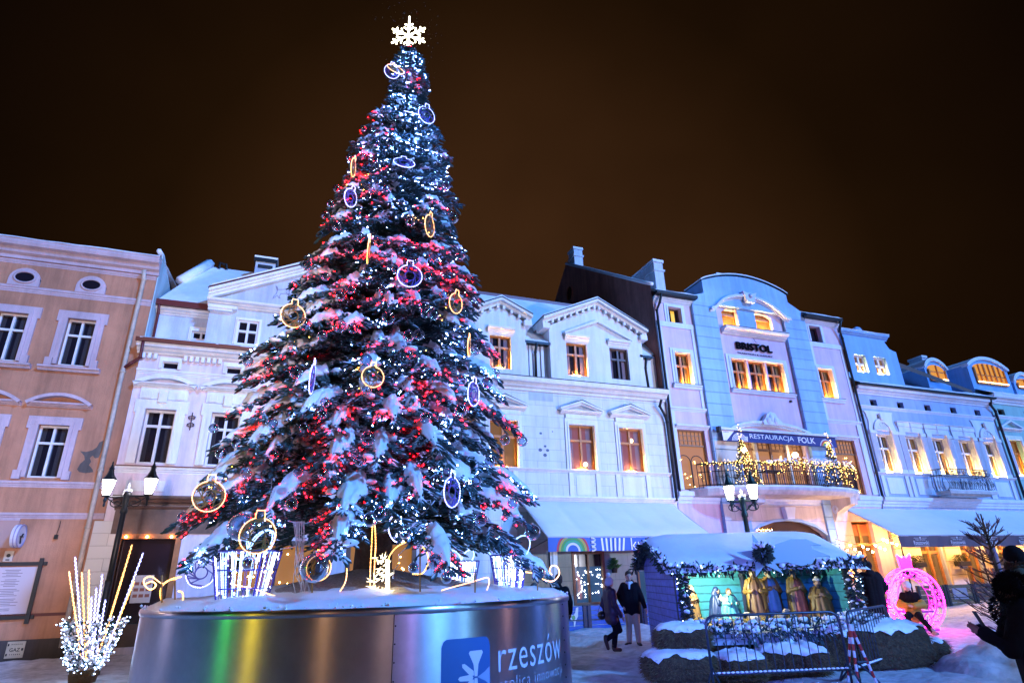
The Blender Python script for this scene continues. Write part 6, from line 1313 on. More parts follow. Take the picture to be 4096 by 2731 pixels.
def statue(label, u, v, D, h, gown, cloak, hair=(.10, .05, .02), crown=None, beard=True, kneel=False, face=(0, -1), head_cloth=None, wings=False, arms='pray'):
    p = hp(0, 0, 0); foot = atD(u, v, D); foot.z = .76; t = thing('nativity_figure', label, 'statue', foot, 'painted nativity figures on the hut stage')
    hh = h * (.80 if not kneel else .78); f = Vector((face[0], face[1], 0)).normalized(); s = Vector((f.y, -f.x, 0)) * -1; k = h / (1.0 if not kneel else .8)
    rb = robe(foot, hh, .19 * k if not kneel else .25 * k, .115 * k, int(u)); rb.build('gown', mat('gown_%d' % int(u), gown, .5, var=.15, vscale=8), t, True)
    ck = MB(); q = robe(foot + UP * .02, hh * 1.0, .21 * k if not kneel else .27 * k, .135 * k, int(u) + 7, 7); ck.f = []
    n = 48                                             # cloak: the same drape, open at the front
    ck.v = q.v
    for i in range(16):
        for j in range(n):
            a = 2 * math.pi * (j + .5) / n; dv = Vector((math.cos(a), math.sin(a), 0)).dot(f)
            if dv < .62 + .25 * (i / 16): ck.f.append((i * n + j, i * n + (j + 1) % n, (i + 1) * n + (j + 1) % n, (i + 1) * n + j))
    ck.build('cloak', mat('cloak_%d' % int(u), cloak, .45, var=.2, vscale=6), t, True)
    hd = foot + UP * (hh + .075 * k) + f * .02; b = MB(); b.ball(hd, .070 * k, 14, 10, (.88, .95, 1.18)); limb(b, [foot + UP * (hh - .05), hd], [.04 * k, .035 * k]); b.ball(hd + f * .07 * k - UP * .005, .014 * k, 6, 5, (1, 1, 1.4))
    for e in (-1, 1): b.ball(hd + s * e * .063 * k, .016 * k, 6, 5)
    sh = [foot + UP * (hh * .93) + s * e * .12 * k for e in (-1, 1)]; el = [foot + UP * (hh * .68) + s * e * .19 * k + f * .03 for e in (-1, 1)]
    ha = [foot + UP * (hh * .76) + s * e * .02 * k + f * .17 * k for e in (-1, 1)] if arms == 'pray' else [foot + UP * (hh * .70) + s * e * .07 * k + f * .22 * k for e in (-1, 1)]
    limb(b, [foot + UP * (hh - .05), foot + UP * (hh * .8)], [.04 * k, .05 * k])
    for e in (0, 1):
        limb(b, [foot + UP * (hh * .8), sh[e].lerp(el[e], .5), el[e], el[e].lerp(ha[e], .7)], [.03 * k, .03 * k, .028 * k, .024 * k], 8)
        limb(b, [el[e].lerp(ha[e], .7), ha[e]], [.024 * k, .022 * k], 8)
        for g in range(5): b.tube([ha[e], ha[e] + f * .03 * k + UP * (.045 - .008 * abs(g - 2)) * k + s * (g - 2) * .012 * k], .0075 * k, 5)
    blob(b, .011, 2).build('body', SKIN_S, t, True)
    b = MB()
    for e in (0, 1): limb(b, [sh[e], el[e], el[e].lerp(ha[e], .75)], [.055 * k, .06 * k, .05 * k], 10)
    blob(b, .018, 2).build('sleeve', mat('cloak_%d' % int(u), cloak, .45), t, True)
    hm = mat('statue_hair_%d' % int(hair[0] * 100), hair, .6); b = MB(); b.ball(hd - f * .022 * k + UP * .022 * k, .074 * k, 12, 8, (1, 1, 1.05))
    if not beard: b.ball(hd - f * .05 * k - UP * .06 * k, .055 * k, 10, 6, (1.1, .8, 1.4))
    b.build('hair', hm, t, True)
    if beard: MB().ball(hd + f * .045 * k - UP * .06 * k, .042 * k, 10, 6, (1, .8, 1.5)).build('beard', hm, t, True)
    if head_cloth:
        b = MB(); b.ball(hd - f * .03 * k + UP * .02 * k, .085 * k, 14, 8, (1, 1, 1.15)); b.ball(hd - f * .06 * k - UP * .1 * k, .10 * k, 12, 8, (1.15, .8, 1.6)); blob(b, .016, 2).build('veil', mat('veil_%d' % int(u), head_cloth, .5), t, True)
    if crown:
        b = MB(); b.lathe(hd + UP * .05 * k, [(.066 * k, 0), (.075 * k, .03 * k), (.072 * k, .05 * k)], 14)
        if crown[0] == 'c':
            for g in range(8): a = g * .785; b.tube([hd + UP * .10 * k + Vector((math.cos(a), math.sin(a), 0)) * .072 * k, hd + UP * .15 * k + Vector((math.cos(a), math.sin(a), 0)) * .085 * k], [.016 * k, .004], 5)
        else:
            for g in range(10): a = g * .628; b.ball(hd + UP * .075 * k + Vector((math.cos(a), math.sin(a), 0)) * .055 * k, .030 * k, 7, 5)
            b.ball(hd + UP * .10 * k, .05 * k, 8, 6)
        b.build('crown' if crown[0] == 'c' else 'turban', mat('gold_crown', (.6, .38, .06), .3, .8) if crown[0] == 'c' else mat('white_turban', (.65, .62, .55), .6), t, True)
    if wings:
        b = MB()
        for e in (-1, 1): slab(b, [foot + UP * z + s * e * x - f * .08 for x, z in ((.03, .34), (.14, .52), (.2, .42), (.17, .22), (.08, .12))], -f * .02)
        b.build('wing', mat('angel_wing', (.55, .45, .30), .6), t)
    return t
cN = lambda x, y: (2500 + x / 2.302, 2050 + y / 2.302)
GLD = (.34, .19, .035)
statue('kneeling Mary figure in a dark blue cloak, left in the lit hut', *cN(870, 945), 13.5, .66, (.05, .10, .22), (.012, .03, .10), beard=False, kneel=True, face=(.7, -.6), head_cloth=(.012, .03, .10))
statue('angel figure in a teal dress with outspread hem beside the blue cloaked figure', *cN(985, 950), 13.3, .64, (.08, .36, .36), (.10, .40, .40), beard=False, kneel=True, face=(-.2, -1), wings=True, arms='open')
statue('tall gold and brown cloaked king holding a staff box, left of the pair', *cN(1235, 945), 13.4, 1.02, (.20, .10, .04), GLD, face=(-.6, -.8), arms='open')
statue('white haired figure in a light blue gown and gold mantle behind the brown king', *cN(1375, 940), 13.75, 1.02, (.14, .34, .55), (.40, .20, .05), hair=(.62, .58, .48), face=(-.2, -1))
statue('crowned king in a red gown and gold cloak on the straw heap', *cN(1605, 915), 13.5, 1.0, (.42, .12, .08), (.20, .13, .03), crown='c', face=(-.1, -1))
statue('kneeling king with white turban at the right wall of the hut', *cN(1825, 940), 13.4, .78, (.30, .17, .04), (.22, .13, .03), crown='t', kneel=True, face=(-.5, -.8), hair=(.05, .03, .02))
statue('small shepherd figure by the dark post at the far left of the hut', *cN(640, 990), 13.3, .74, (.26, .14, .05), (.16, .07, .02), face=(.3, -1), kneel=False)
# the child in straw and two lambs
c = hp(1.42, 1.95, .84); t = thing('manger_child', 'little swaddled child figure lying in the straw before the brown king', 'statue', c); b = MB(); b.ball(c - RT * .12 + UP * .05, .062, 12, 8); limb(b, [c - RT * .06 + UP * .03, c + RT * .14], [.06, .045], 10)
for e in (-1, 1): limb(b, [c - RT * .04 + UP * .05, c - RT * .02 + UP * .12 + HD * e * .09], [.024, .018], 8)
for e in (-1, 1): limb(b, [c + RT * .12, c + RT * .24 + HD * e * .05 + UP * .03], [.032, .02], 8)
blob(b, .013, 2).build('body', mat('baby_skin', (.55, .36, .24), .5), t, True); MB().ball(c + RT * .03, .085, 10, 6, (1.4, 1.1, .55)).build('swaddle', mat('cream_cloth', (.6, .5, .38), .7), t, True)
def lamb(loc, label, d):
    t = thing('lamb_figure', label, 'statue', loc, 'lamb figures in the straw'); b = MB(); s = Vector((-d.y, d.x, 0))
    b.ball(loc + UP * .07, .085, 14, 8, (1.5 if abs(d.x) > .5 else 1, 1.1, .85)); limb(b, [loc + UP * .10 + d * .08, loc + UP * .17 + d * .13, loc + UP * .17 + d * .20], [.045, .042, .024], 8)
    for e in (-1, 1): b.ball(loc + UP * .18 + d * .11 + s * e * .05, .022, 6, 5, (1, 1, .6)); limb(b, [loc + UP * .03 + d * .07 + s * e * .05, loc + UP * .012 + d * .14 + s * e * .05], [.02, .014], 6); limb(b, [loc + UP * .03 - d * .08 + s * e * .05, loc + UP * .012 - d * .03 + s * e * .07], [.024, .014], 6)
    blob(b, .012, 1).build('body', mat('lamb_wool', (.50, .38, .28), .9, bump=.6, bscale=60), t, True)
lamb(hp(1.55, 2.75, .76), 'lying lamb figure at the front straw edge, left of centre', (-RT).normalized()); lamb(hp(2.2, 2.4, .78), 'lying lamb figure beside the straw heap of the crowned king', RT.copy())
fl = hp(.45, 2.86, 1.66); t = thing('assumed_stage_floodlight', 'small assumed cool floodlight under the left front eave of the hut', 'lamp', fl)  # assumed lamp, added to light the figures and the back wall
d_ = (hp(1.7, 1.9, 1.15) - fl).normalized(); s_ = d_.cross(UP).normalized(); u_ = s_.cross(d_)
b = MB(); slab(b, [fl + s_ * a + u_ * c - d_ * .03 for a, c in ((-.06, -.04), (.06, -.04), (.06, .05), (-.06, .05))], -d_ * .05); b.build('housing', BLACK, t)
b = MB(); b.add([fl + s_ * a + u_ * c - d_ * .028 for a, c in ((-.05, -.03), (.05, -.03), (.05, .04), (-.05, .04))], [(0, 1, 2, 3)]); b.build('lens', glow('flood_lens', (.92, 1., .74), 2100), t)
# offering table in front with legs, branches and snow
t = thing('stage_table', 'long board table before the hut, covered in snowy fir branches', 'table', hp(1.8, 3.5, 0))
b = MB(); slab(b, [hp(.1, 3.95, .62), hp(3.3, 3.6, .62), hp(3.3, 3.05, .66), hp(.1, 3.05, .66)], UP * .05); slab(b, [hp(.2, 3.92, .50), hp(2.6, 3.70, .50), hp(2.6, 3.67, .50), hp(.2, 3.89, .50)], UP * .11); b.build('board', mat('pale_board', (.30, .34, .42), .7), t)
b = MB()
for x in (1.35, 1.62, 2.9, 3.1): slab(b, [hp(x, 3.72, 0), hp(x + .07, 3.72, 0), hp(x + .07, 3.66, 0), hp(x, 3.66, 0)], UP * .52)
b.build('leg', mat('pale_board', (.30, .34, .42), .7), t)
fir_garland(t, [hp(.0, 3.7, .72), hp(1.0, 3.9, .70), hp(2.2, 3.75, .70), hp(3.3, 3.55, .72)], .17, 900, 61, name='fir_branch', snow=1.3, m=FIR)
fir_garland(t, [hp(3.0, 3.3, .75), hp(3.7, 3.1, .70), hp(4.2, 3.2, .45)], .2, 600, 62, name='fir_branch', snow=.9, m=FIR)
def bale(c, lx, ly, h, yaw, label, seed, snow=.10, m=None):
    t = thing('hay_bale', label, 'hay bale', c, 'snow topped hay bales round the nativity hut'); b = MB(); X = RT * math.cos(yaw) + HD * math.sin(yaw); Y = UP.cross(X); n = 14; q = random.Random(seed)
    def pt(a, c_): return a
    P = lambda u, v, w: Vector(c) + X * (u * lx / 2) + Y * (v * ly / 2) + UP * (h * w)
    V = {}; b = MB()
    def sup(x, y, z):                                  # rounded box
        d = Vector((x, y, z)); e = 4.5; k = (abs(x) ** e + abs(y) ** e + abs(z) ** e) ** (-1 / e); d = d * k
        return d
    nu, nv = 40, 20
    for i in range(nv + 1):
        th = math.pi * i / nv
        for j in range(nu):
            a = 2 * math.pi * j / nu; d = sup(math.sin(th) * math.cos(a), math.sin(th) * math.sin(a), math.cos(th)); k = 1 + .07 * noise(d.x * 3 + seed, d.y * 3, d.z * 3) + .05 * noise(d.x * 9, d.y * 9 + seed, d.z * 9); b.v.append(tuple(P(d.x * k, d.y * k, .5 + d.z * .5 * k)))
    for i in range(nv):
        for j in range(nu): b.f.append((i * nu + j, (i + 1) * nu + j, (i + 1) * nu + (j + 1) % nu, i * nu + (j + 1) % nu))
    b.build('bale', m or HAY, t, True); s = MB()
    for k in range(1700):
        th = math.acos(q.uniform(-.8, .75)); a = q.uniform(0, 6.28); d = sup(math.sin(th) * math.cos(a), math.sin(th) * math.sin(a), math.cos(th)); p = P(d.x, d.y, .5 + .5 * d.z); dv = (X * d.x + Y * d.y + UP * q.uniform(-.8, .2) + Vector((q.uniform(-1, 1), q.uniform(-1, 1), 0)) * .6).normalized(); e = dv.orthogonal().normalized() * .005; L_ = q.uniform(.05, .14)
        s.add([p - e, p + e, p + dv * L_, p + dv.cross(e)], [(0, 1, 2), (1, 3, 2), (3, 0, 2)])
    s.build('straw', mat('hay_straw', (.18, .11, .045), .85, var=.4, vscale=10), t)
    if snow:
        s = MB(); nu, nv = 56, 12
        for i in range(nv + 1):
            for j in range(nu):
                a = 2 * math.pi * j / nu; tm = .98 + .30 * noise(math.cos(a) * 2.2 + seed, math.sin(a) * 2.2) + .20 * noise(math.cos(a) * 7, math.sin(a) * 7 + seed); th = tm * i / nv; d = sup(math.sin(th) * math.cos(a), math.sin(th) * math.sin(a), math.cos(th)); e = 1 - (i / nv) ** 3
                k = 1.03 + .04 * noise(d.x * 3 + seed, d.y * 3, d.z * 3); p = P(d.x * k, d.y * k, .5 + .5 * d.z * k); s.v.append(tuple(p + UP * (snow * e * (.6 + .6 * noise(d.x * 4, d.y * 4, seed)) ) + (X * d.x + Y * d.y) * .015))
        for i in range(nv):
            for j in range(nu): s.f.append((i * nu + j, (i + 1) * nu + j, (i + 1) * nu + (j + 1) % nu, i * nu + (j + 1) % nu))
        s.build('snow', SNOW, t, True)
bale(atD(*cN(510, 1500), 11.6).xy.to_3d(), 1.2, .8, .46, .06, 'lower hay bale at the left foot of the nativity hut', 1, .07)
bale(Vector((*atD(*cN(540, 1300), 11.7).xy, .46)), 0.9, .58, .38, -.05, 'upper hay bale resting on another one, front left of the hut', 2, .09)
bale(atD(*cN(1040, 1350), 11.6).xy.to_3d(), .8, .7, .38, .3, 'small snowy hay heap under the left half of the table', 3, .12)
bale(atD(*cN(1530, 1350), 11.8).xy.to_3d(), 1.15, .8, .45, -.1, 'snowy hay heap under the right half of the table', 4, .12)
bale(atD(*cN(830, 1130), 12.3).xy.to_3d(), .6, .6, .70, .2, 'upright hay bale behind the barrier at the left end of the table', 8, .08)
cG = lambda x, y: (3300 + x / 2.0075, 1950 + y / 2.0075)
bale(atD(*cG(430, 1250), 12.4).xy.to_3d(), 1.7, 1.0, .74, .15, 'big snowy hay bale behind the second barrier', 5, .10)
bale(atD(*cG(770, 1400), 13.0).xy.to_3d(), .9, .8, .42, .1, 'dark hay bale at the right end of the second barrier', 6, .03)
bale(atD(*cG(60, 1200), 12.3).xy.to_3d(), .9, .8, .74, .0, 'snowy hay bale between the table and the second barrier', 7, .10)

# ------------------------------------------------------------------ barriers and the tape stand
GALV = mat('galvanised_tube', (.07, .08, .11), .4, .8)
def barrier(p0, p1, h, z0, label, nb=14, foot=True):
    t = thing('crowd_barrier', label, 'barrier', p0.lerp(p1, .5), 'crowd barriers before the nativity hut'); d = (p1 - p0); L_ = d.length; d.normalize(); b = MB(); r = .16; nrm = d.cross(UP)
    bot = z0 + .16; top = z0 + h
    P = lambda s, z: p0 + d * s + UP * z
    path = [P(0, z0 - .05), P(0, top - r)] + [P(r - r * math.cos(a), top - r + r * math.sin(a)) for a in [math.pi / 2 * k / 5 for k in range(1, 6)]] + [P(L_ - r + r * math.sin(a), top - r + r * math.cos(a)) for a in [math.pi / 2 * k / 5 for k in range(0, 6)]] + [P(L_, z0 - .05)]
    b.tube(path, .021, 8); b.tube([P(0, bot), P(L_, bot)], .018, 8); b.build('frame', GALV, t, True); b = MB()
    for k in range(nb): s = L_ * (k + 1) / (nb + 1); b.tube([P(s, bot), P(s, top)], .0085, 5)
    b.build('bar', GALV, t)
    for s in (.02, L_ - .02):
        b = MB(); b.tube([P(s, z0 + .25), P(s, z0 + .12) - nrm * .16, P(s, z0 - .04) - nrm * .30], .016, 6); b.tube([P(s, z0 + .25), P(s, z0 + .12) + nrm * .16, P(s, z0 - .04) + nrm * .30], .016, 6); b.build('foot', GALV, t)
    s_ = MB()
    for k in range(30): s = L_ * (k + .5) / 30; s_.ball(P(s, bot + .018), .026, 6, 4, (1.6, 1, .6))
    s_.build('snow', SNOW, t, True); return t
barrier(Vector((6.60, 8.85, 0)), Vector((8.78, 8.22, 0)), 1.0, .06, 'left crowd barrier in front of the nativity table')
barrier(Vector((9.06, 8.32, 0)), Vector((11.05, 9.18, 0)), 1.0, .04, 'right crowd barrier set at an angle, in front of the big hay bale')
t = thing('tape_stand', 'A-shaped stand wrapped in red and white tape between the two barriers', 'stand', (8.95, 8.12, 0)); ap = Vector((8.98, 8.2, .86))
TAPE = mat('tape_white', (.62, .60, .66), .5); TAPER = mat('tape_red', (.42, .02, .02), .5); bw, br = MB(), MB()
for f in (Vector((8.80, 8.12, 0)), Vector((9.12, 8.05, 0)), Vector((8.95, 8.45, 0))):
    n = 9
    for k in range(n): (br if k % 2 else bw).tube([f.lerp(ap, k / n), f.lerp(ap, (k + 1) / n)], .022, 6)
bw.build('white_tape', TAPE, t); br.build('red_tape', TAPER, t); MB().tube([Vector((8.87, 8.12, .32)), Vector((9.07, 8.1, .32))], .016, 5).build('cross_bar', GALV, t)

# ------------------------------------------------------------------ awnings, fences and what stands under them
def awning(label, x0, x1, zt, zb, yb, m_val, sn=.06):
    t = thing('awning', label, 'awning', (x0, FY, zb)); b = MB(); b.add([(x0, FY - .05, zt), (x1, FY - .05, zt), (x1, yb, zb), (x0, yb, zb), (x0, FY - .05, zt - .06), (x1, FY - .05, zt - .06), (x1, yb, zb - .03), (x0, yb, zb - .03)], [(3, 2, 1, 0), (4, 5, 6, 7), (0, 4, 7, 3), (2, 6, 5, 1), (3, 7, 6, 2)])
    b.build('canvas', mat('awning_canvas', (.45, .45, .50), .8), t)
    b = MB(); nx, ny_ = 60, 14
    for i in range(nx + 1):
        for j in range(ny_ + 1):
            f = j / ny_; x = x0 + .02 + (x1 - x0 - .04) * i / nx; s = min(1, 9 * min(f, 1 - f) + .1, 30 * min(i, nx - i) / nx + .1); sag = -.05 * math.sin(math.pi * f) * (1 - abs(math.sin(i * math.pi / 12)) ** .5)
            b.v.append((x, FY - .06 + (yb - FY + .06) * f, zt + .01 + (zb - zt) * f + sn * s + .02 * noise(x * .8, f * 3) + sag))
    for i in range(nx):
        for j in range(ny_): a = i * (ny_ + 1) + j; b.f.append((a, a + 1, a + ny_ + 2, a + ny_ + 1))
    b.build('snow', mat('awning_snow', (.80, .81, .86), .6, bump=.2, bscale=3, var=.07, vscale=1.0), t, True)
    return t
t = awning('white snow covered awning with a navy rainbow valance on the dormer house', 8.5, 15.35, 4.38, 2.94, 19.4, NAVY)
vb = MB(); n = 60
for i in range(n + 1): x = 8.5 + 6.85 * i / n; y = 19.39 + .012 * math.sin(x * 7); vb.v += [(x, y, 2.47 + .01 * math.sin(x * 5)), (x, y, 2.92)]
vb.f = [(2 * i, 2 * i + 2, 2 * i + 3, 2 * i + 1) for i in range(n)]; VAL = vb.build('valance', mat('valance_blue', (.015, .10, .42), .6), t, True)
def vb_arc(cx, r0, r1, a0, a1, m, z=2.47, y=19.372):
    b = MB(); n = 18
    for i in range(n + 1): a = a0 + (a1 - a0) * i / n; b.v += [(cx + r0 * math.cos(a), y, min(2.9, z + r0 * math.sin(a))), (cx + r1 * math.cos(a), y, min(2.9, z + r1 * math.sin(a)))]
    b.f = [(2 * i, 2 * i + 2, 2 * i + 3, 2 * i + 1) for i in range(n)]; return b.build('valance_motif', m, VAL)
for k, c in enumerate(((.42, .03, .06), (.38, .34, .06), (.05, .30, .06), (.02, .36, .20), (.62, .64, .68))): r = .62 - k * .085; vb_arc(9.42, r - .075, r, 0, math.pi, mat('band_v%d' % k, c, .6), y=19.372 - .001 * k)
b = MB()
for k in range(6):
    x = 10.55 + k * .16; b.add([(x, 19.37, 2.47), (x + .07, 19.37, 2.47), (x + .04 + .02 * k, 19.37, 2.9), (x - .03 + .02 * k, 19.37, 2.9)], [(0, 1, 2, 3)])
for k in range(3): b.tube([(10.14 + .26 * math.cos(a) * .6, 19.375, 2.84 - k * .15 + .06 * math.sin(a)) for a in [math.pi * i / 6 - 1.57 for i in range(7)]], .03, 4)
b.build('valance_motif', wl, VAL); shift(text_mb('kuchnia', 1.75, .40, -.004), 11.72, 19.37, 2.50).build('lettering', wl, VAL)
for x in (8.55, 11.9, 15.3): MB().tube([(x, 19.45, -.1), (x, 19.45, 2.9)], .03, 6).build('pole', DARKM, t)
MB().tube([(8.5, FY, 2.5), (8.5, 19.45, 2.85)], .02, 5).build('arm', DARKM, t)
def drape(x, y, z0, z1, label, m, w=.26, lean=0.):
    t = thing('tied_curtain', label, 'curtain', (x, y, z0)); b = MB(); n = 28; rows = [(1, w), (.75, w * .85), (.5, w * .6), (.33, w * .28), (.26, w * .34), (0, w * .7)]
    for f, ww in rows:
        for j in range(n): a = 2 * math.pi * j / n; k = 1 + .22 * math.sin(7 * a); b.v.append((x + lean * (1 - f) + ww * .5 * k * math.cos(a), y + ww * .35 * k * math.sin(a), z0 + (z1 - z0) * f))
    for i in range(len(rows) - 1):
        for j in range(n): b.f.append((i * n + j, i * n + (j + 1) % n, (i + 1) * n + (j + 1) % n, (i + 1) * n + j))
    b.build('cloth', m, t, True); MB().lathe((x + lean * .68, y, z0 + (z1 - z0) * .30), [(w * .19, 0), (w * .19, .06)], 10).build('tie', DARKM, t)
CU = mat('cream_curtain', (.58, .58, .54), .8); drape(12.72, 19.62, .12, 2.5, 'cream tied curtain under the navy valance, behind the man in beige trousers', CU, .5); drape(8.75, 19.65, .12, 2.5, 'cream tied curtain at the left end of the navy valance', CU, .34)
def fence_panel(x0, x1, y, z1, label, m, post, extra=None):
    t = thing('low_fence', label, 'fence', ((x0 + x1) / 2, y, 0), None); nb = 5; b = MB()
    for k in range(nb): h = z1 / nb; b.bx(x0, x1, y - .02, y + .02, .02 + k * h, .02 + (k + 1) * h - .02)
    b.build('board', m, t); b = MB()
    for x in (x0 + .02, x1 - .1): b.bx(x, x + .12, y - .05, y + .04, -.1, z1 + .02)
    b.bx(x0, x1, y - .06, y - .045, z1 * .42, z1 * .42 + .03); b.build('post', post, t); return t
BF = mat('blue_fence', (.02, .09, .36), .6, var=.2, vscale=4)
labs = ['blue board fence panel at the planter end of the cafe terrace', 'blue board fence panel with a white rooster, behind the woman', 'blue board fence panel behind the man, right of the cream curtain']
for k, (x0, x1) in enumerate(((7.7, 9.8), (9.85, 11.95), (12.0, 14.1))):
    t = fence_panel(x0, x1, 19.5, .74, labs[k], BF, mat('navy_post', (.012, .016, .05), .6))
    if k < 2:
        x = (9.35, 10.75)[k]; b = MB(); z = .14; b.prism([(0, 0), (0, 0), (0, 0)], 0, .001) if 0 else None
        o = MB(); sil = [(-.22, .42), (-.12, .36), (-.02, .34), (.06, .42), (.1, .56), (.2, .58), (.18, .46), (.16, .3), (.06, .16), (.02, .0), (-.03, .0), (-.02, .14), (-.1, .18), (-.2, .3)]
        n_ = len(sil); o.add([(x + a * .9, 19.46, z + c) for a, c in sil] + [(x + a * .9, 19.475, z + c) for a, c in sil], [tuple(range(n_ - 1, -1, -1)), tuple(range(n_, 2 * n_))] + [(i, (i + 1) % n_, (i + 1) % n_ + n_, i + n_) for i in range(n_)]); rr = o.build('rooster_cutout', mat('rooster_white', (.55, .60, .62), .6), t)
        MB().lathe((x - .02, 19.458, z + .26), [(.07, -.001), (.07, .001)], 12) ; b = MB(); b.add([(x - .02 + .07 * math.cos(a), 19.455, z + .27 + .07 * math.sin(a)) for a in [i * .524 for i in range(12)]], [tuple(range(12))]); b.build('green_spot', mat('rooster_green', (.10, .30, .10), .6), rr)
t = thing('hanging_plant', 'green potted plant hung on the pale green pier under the awning', 'plant', (12.25, FY, 1.9)); MB().lathe((12.25, FY - .15, 1.75), [(.10, 0), (.13, .2)], 12).build('pot', DARKM, t); fir(t, (12.25, FY - .15, 1.9), .4, .22, 120, 5, mat('house_plant', (.05, .16, .03), .7))
# second awning, beer terrace
PV = mat('purple_grey_valance', (.075, .05, .075), .6)
t = awning('long white snow covered awning with a dark lettered valance on the pale blue house', 25.05, 39.5, 4.32, 2.95, 19.4, PV)
vb = MB(); n = 90
for i in range(n + 1): x = 25.05 + 14.45 * i / n; y = 19.39 + .03 * math.sin(x * 5); vb.v += [(x, y, 2.46 + .012 * math.sin(x * 3.1)), (x, y, 2.93)]
vb.f = [(2 * i, 2 * i + 2, 2 * i + 3, 2 * i + 1) for i in range(n)]; VAL = vb.build('valance', PV, t, True); b = MB()
for k in range(6):
    x = 26.3 + k * 2.35
    for s_, w0, h0, z in (('Rzeszowski', .92, .17, 2.56), ('Stary Browar', .62, .08, 2.72)): q_ = text_mb(s_, w0, h0, .01); b.add([(x - w0 / 2 + a, 19.345, z + c) for a, y, c in q_.v], q_.f)
    b.bx(x - .46, x + .46, 19.344, 19.347, 2.50, 2.515).bx(x - .4, x - .1, 19.344, 19.347, 2.83, 2.845).bx(x + .1, x + .4, 19.344, 19.347, 2.83, 2.845); b.add([(x + .06 * math.cos(a), 19.345, 2.85 + .04 * math.sin(a)) for a in [i * .785 for i in range(8)]], [tuple(range(8))])
b.build('lettering', mat('valance_white', (.55, .52, .55), .6), VAL)
for x in (25.15, 30.1, 35): MB().tube([(x, 19.45, -.1), (x, 19.45, 2.9)], .035, 6).build('pole', DARKM, t)
CRM = lines(mat('cream_blocks', (.62, .56, .48), .7), 40, .62, 0, .02, .8, .7); OW = mat('orange_door_wood', (.40, .17, .05), .5, var=.2, vscale=5)
HB = bpy.data.objects['five_window_house']
for x0, x1 in ((27.6, 29.3), (31.0, 32.1), (33.7, 34.9), (36.5, 38.3)): MB().fb(x0, x1, -.2, 4.0, 0, .12).build('pier', CRM, HB)
for x0, x1 in ((29.4, 30.9), (32.2, 33.6), (35, 36.4)):
    w_ = window(HB, x0, x1, 0, 3.3, 0, .25, OW, PANEW, .12, .7)
t = None
for k, (x, lab) in enumerate(((28.45, 'dark clipped shrub in a box on the first cream pier under the awning'), (31.55, 'dark clipped shrub in a box on the second cream pier under the awning'), (34.3, 'dark clipped shrub in a box on the third cream pier under the awning'), (25.9, 'dark clipped shrub at the awning corner behind the pink bauble'))):
    y = FY - .42 if k < 3 else 19.9; z = 1.85 if k < 3 else 1.5; t = thing('shrub_box', lab, 'plant', (x, y, z)); MB().bx(x - .38, x + .38, y - .16, y + .16, z - .22, z).build('box', BLACK, t); b = MB(); q = random.Random(k)
    for j in range(420):
        p = Vector((x + q.uniform(-.42, .42), y + q.uniform(-.18, .18), z + q.uniform(0, .28))); d = Vector((q.uniform(-1, 1), q.uniform(-1, 1), q.uniform(0, 1.4))).normalized(); s = d.orthogonal().normalized() * .018; b.add([p - s, p + s, p + d * .12], [(0, 1, 2)])
    b.build('foliage', mat('dark_shrub', (.012, .022, .012), .8), t)
    if k < 3: MB().bx(x - .3, x + .3, FY - .42, FY - .12, z - .34, z - .22).build('bracket', CRM, t)
cols = [(.16, .09, .05), (.20, .13, .06), (.13, .07, .05), (.18, .12, .05), (.15, .09, .06)]
labs = ['brown terrace fence panel behind the pink bauble', 'brown terrace fence panel with a pale notice', 'ochre terrace fence panel under the tied blue curtain', 'brown terrace fence panel with a dark notice', 'brown terrace fence panel at the far right behind the bare fir']
for k in range(5):
    x0 = 25.4 + k * 1.75; t = fence_panel(x0, x0 + 1.7, 19.45, .9, labs[k], mat('fence_wood%d' % k, cols[k], .7, var=.25, vscale=5), mat('dark_timber2', (.03, .022, .02), .7))
    if k in (1, 3): MB().bx(x0 + .35, x0 + 1.25, 19.40, 19.42, .32, .76).build('notice', mat('pale_notice', (.35, .30, .34), .5) if k == 1 else mat('dark_notice', (.03, .03, .035), .5), t); b = MB(); b.bx(x0 + .5, x0 + 1.1, 19.394, 19.398, .52, .58).bx(x0 + .6, x0 + 1.0, 19.394, 19.398, .62, .65).build('notice_print', mat('notice_print', (.5, .42, .3), .6), t)
drape(31.0, 19.6, .3, 2.6, 'blue grey tied curtain hanging slanted from the long awning', mat('slate_curtain', (.14, .15, .24), .8), .5, .35)
t = thing('terrace_bench', 'red brown bench seat back on the terrace right of the slanted curtain', 'bench', (33.4, 20.4, 0)); MB().bx(32.0, 35.0, 20.4, 20.45, 1.1, 1.5).build('backrest', mat('red_brown', (.16, .045, .02), .6), t); MB().bx(32.0, 35.0, 19.95, 20.4, .42, .48).build('seat', mat('red_brown', (.16, .045, .02), .6), t); b = MB()
for x in (32.1, 34.9): b.bx(x - .04, x + .04, 20.35, 20.45, -.1, 1.1).bx(x - .04, x + .04, 19.97, 20.05, -.1, .42)
for k in range(12): b.bx(32.3 + k * .22, 32.35 + k * .22, 20.41, 20.44, .5, 1.1)
b.build('leg', mat('dark_timber2', (.03, .022, .02), .7), t)
t = thing('string_lights', 'sagging string of warm bulbs between the arch and the long awning', 'string lights', (25, 19.8, 2.6)); P = [Vector((22.3, 20.2, 2.85)), Vector((23.2, 20.0, 2.62)), Vector((24.2, 19.8, 2.66)), Vector((25.1, 19.5, 2.95))]; b = MB()
for k in range(15):
    f = (k + .5) / 15 * 3; i = int(f); p = P[i].lerp(P[i + 1], f - i); b.ball(p - UP * (.10 + .12 * (k % 3)), .038, 8, 6)
b.build('bulb', glow('terrace_bulb', (1., .52, .13), 260), t); MB().tube(P, .012, 4).build('cord', BLACK, t)
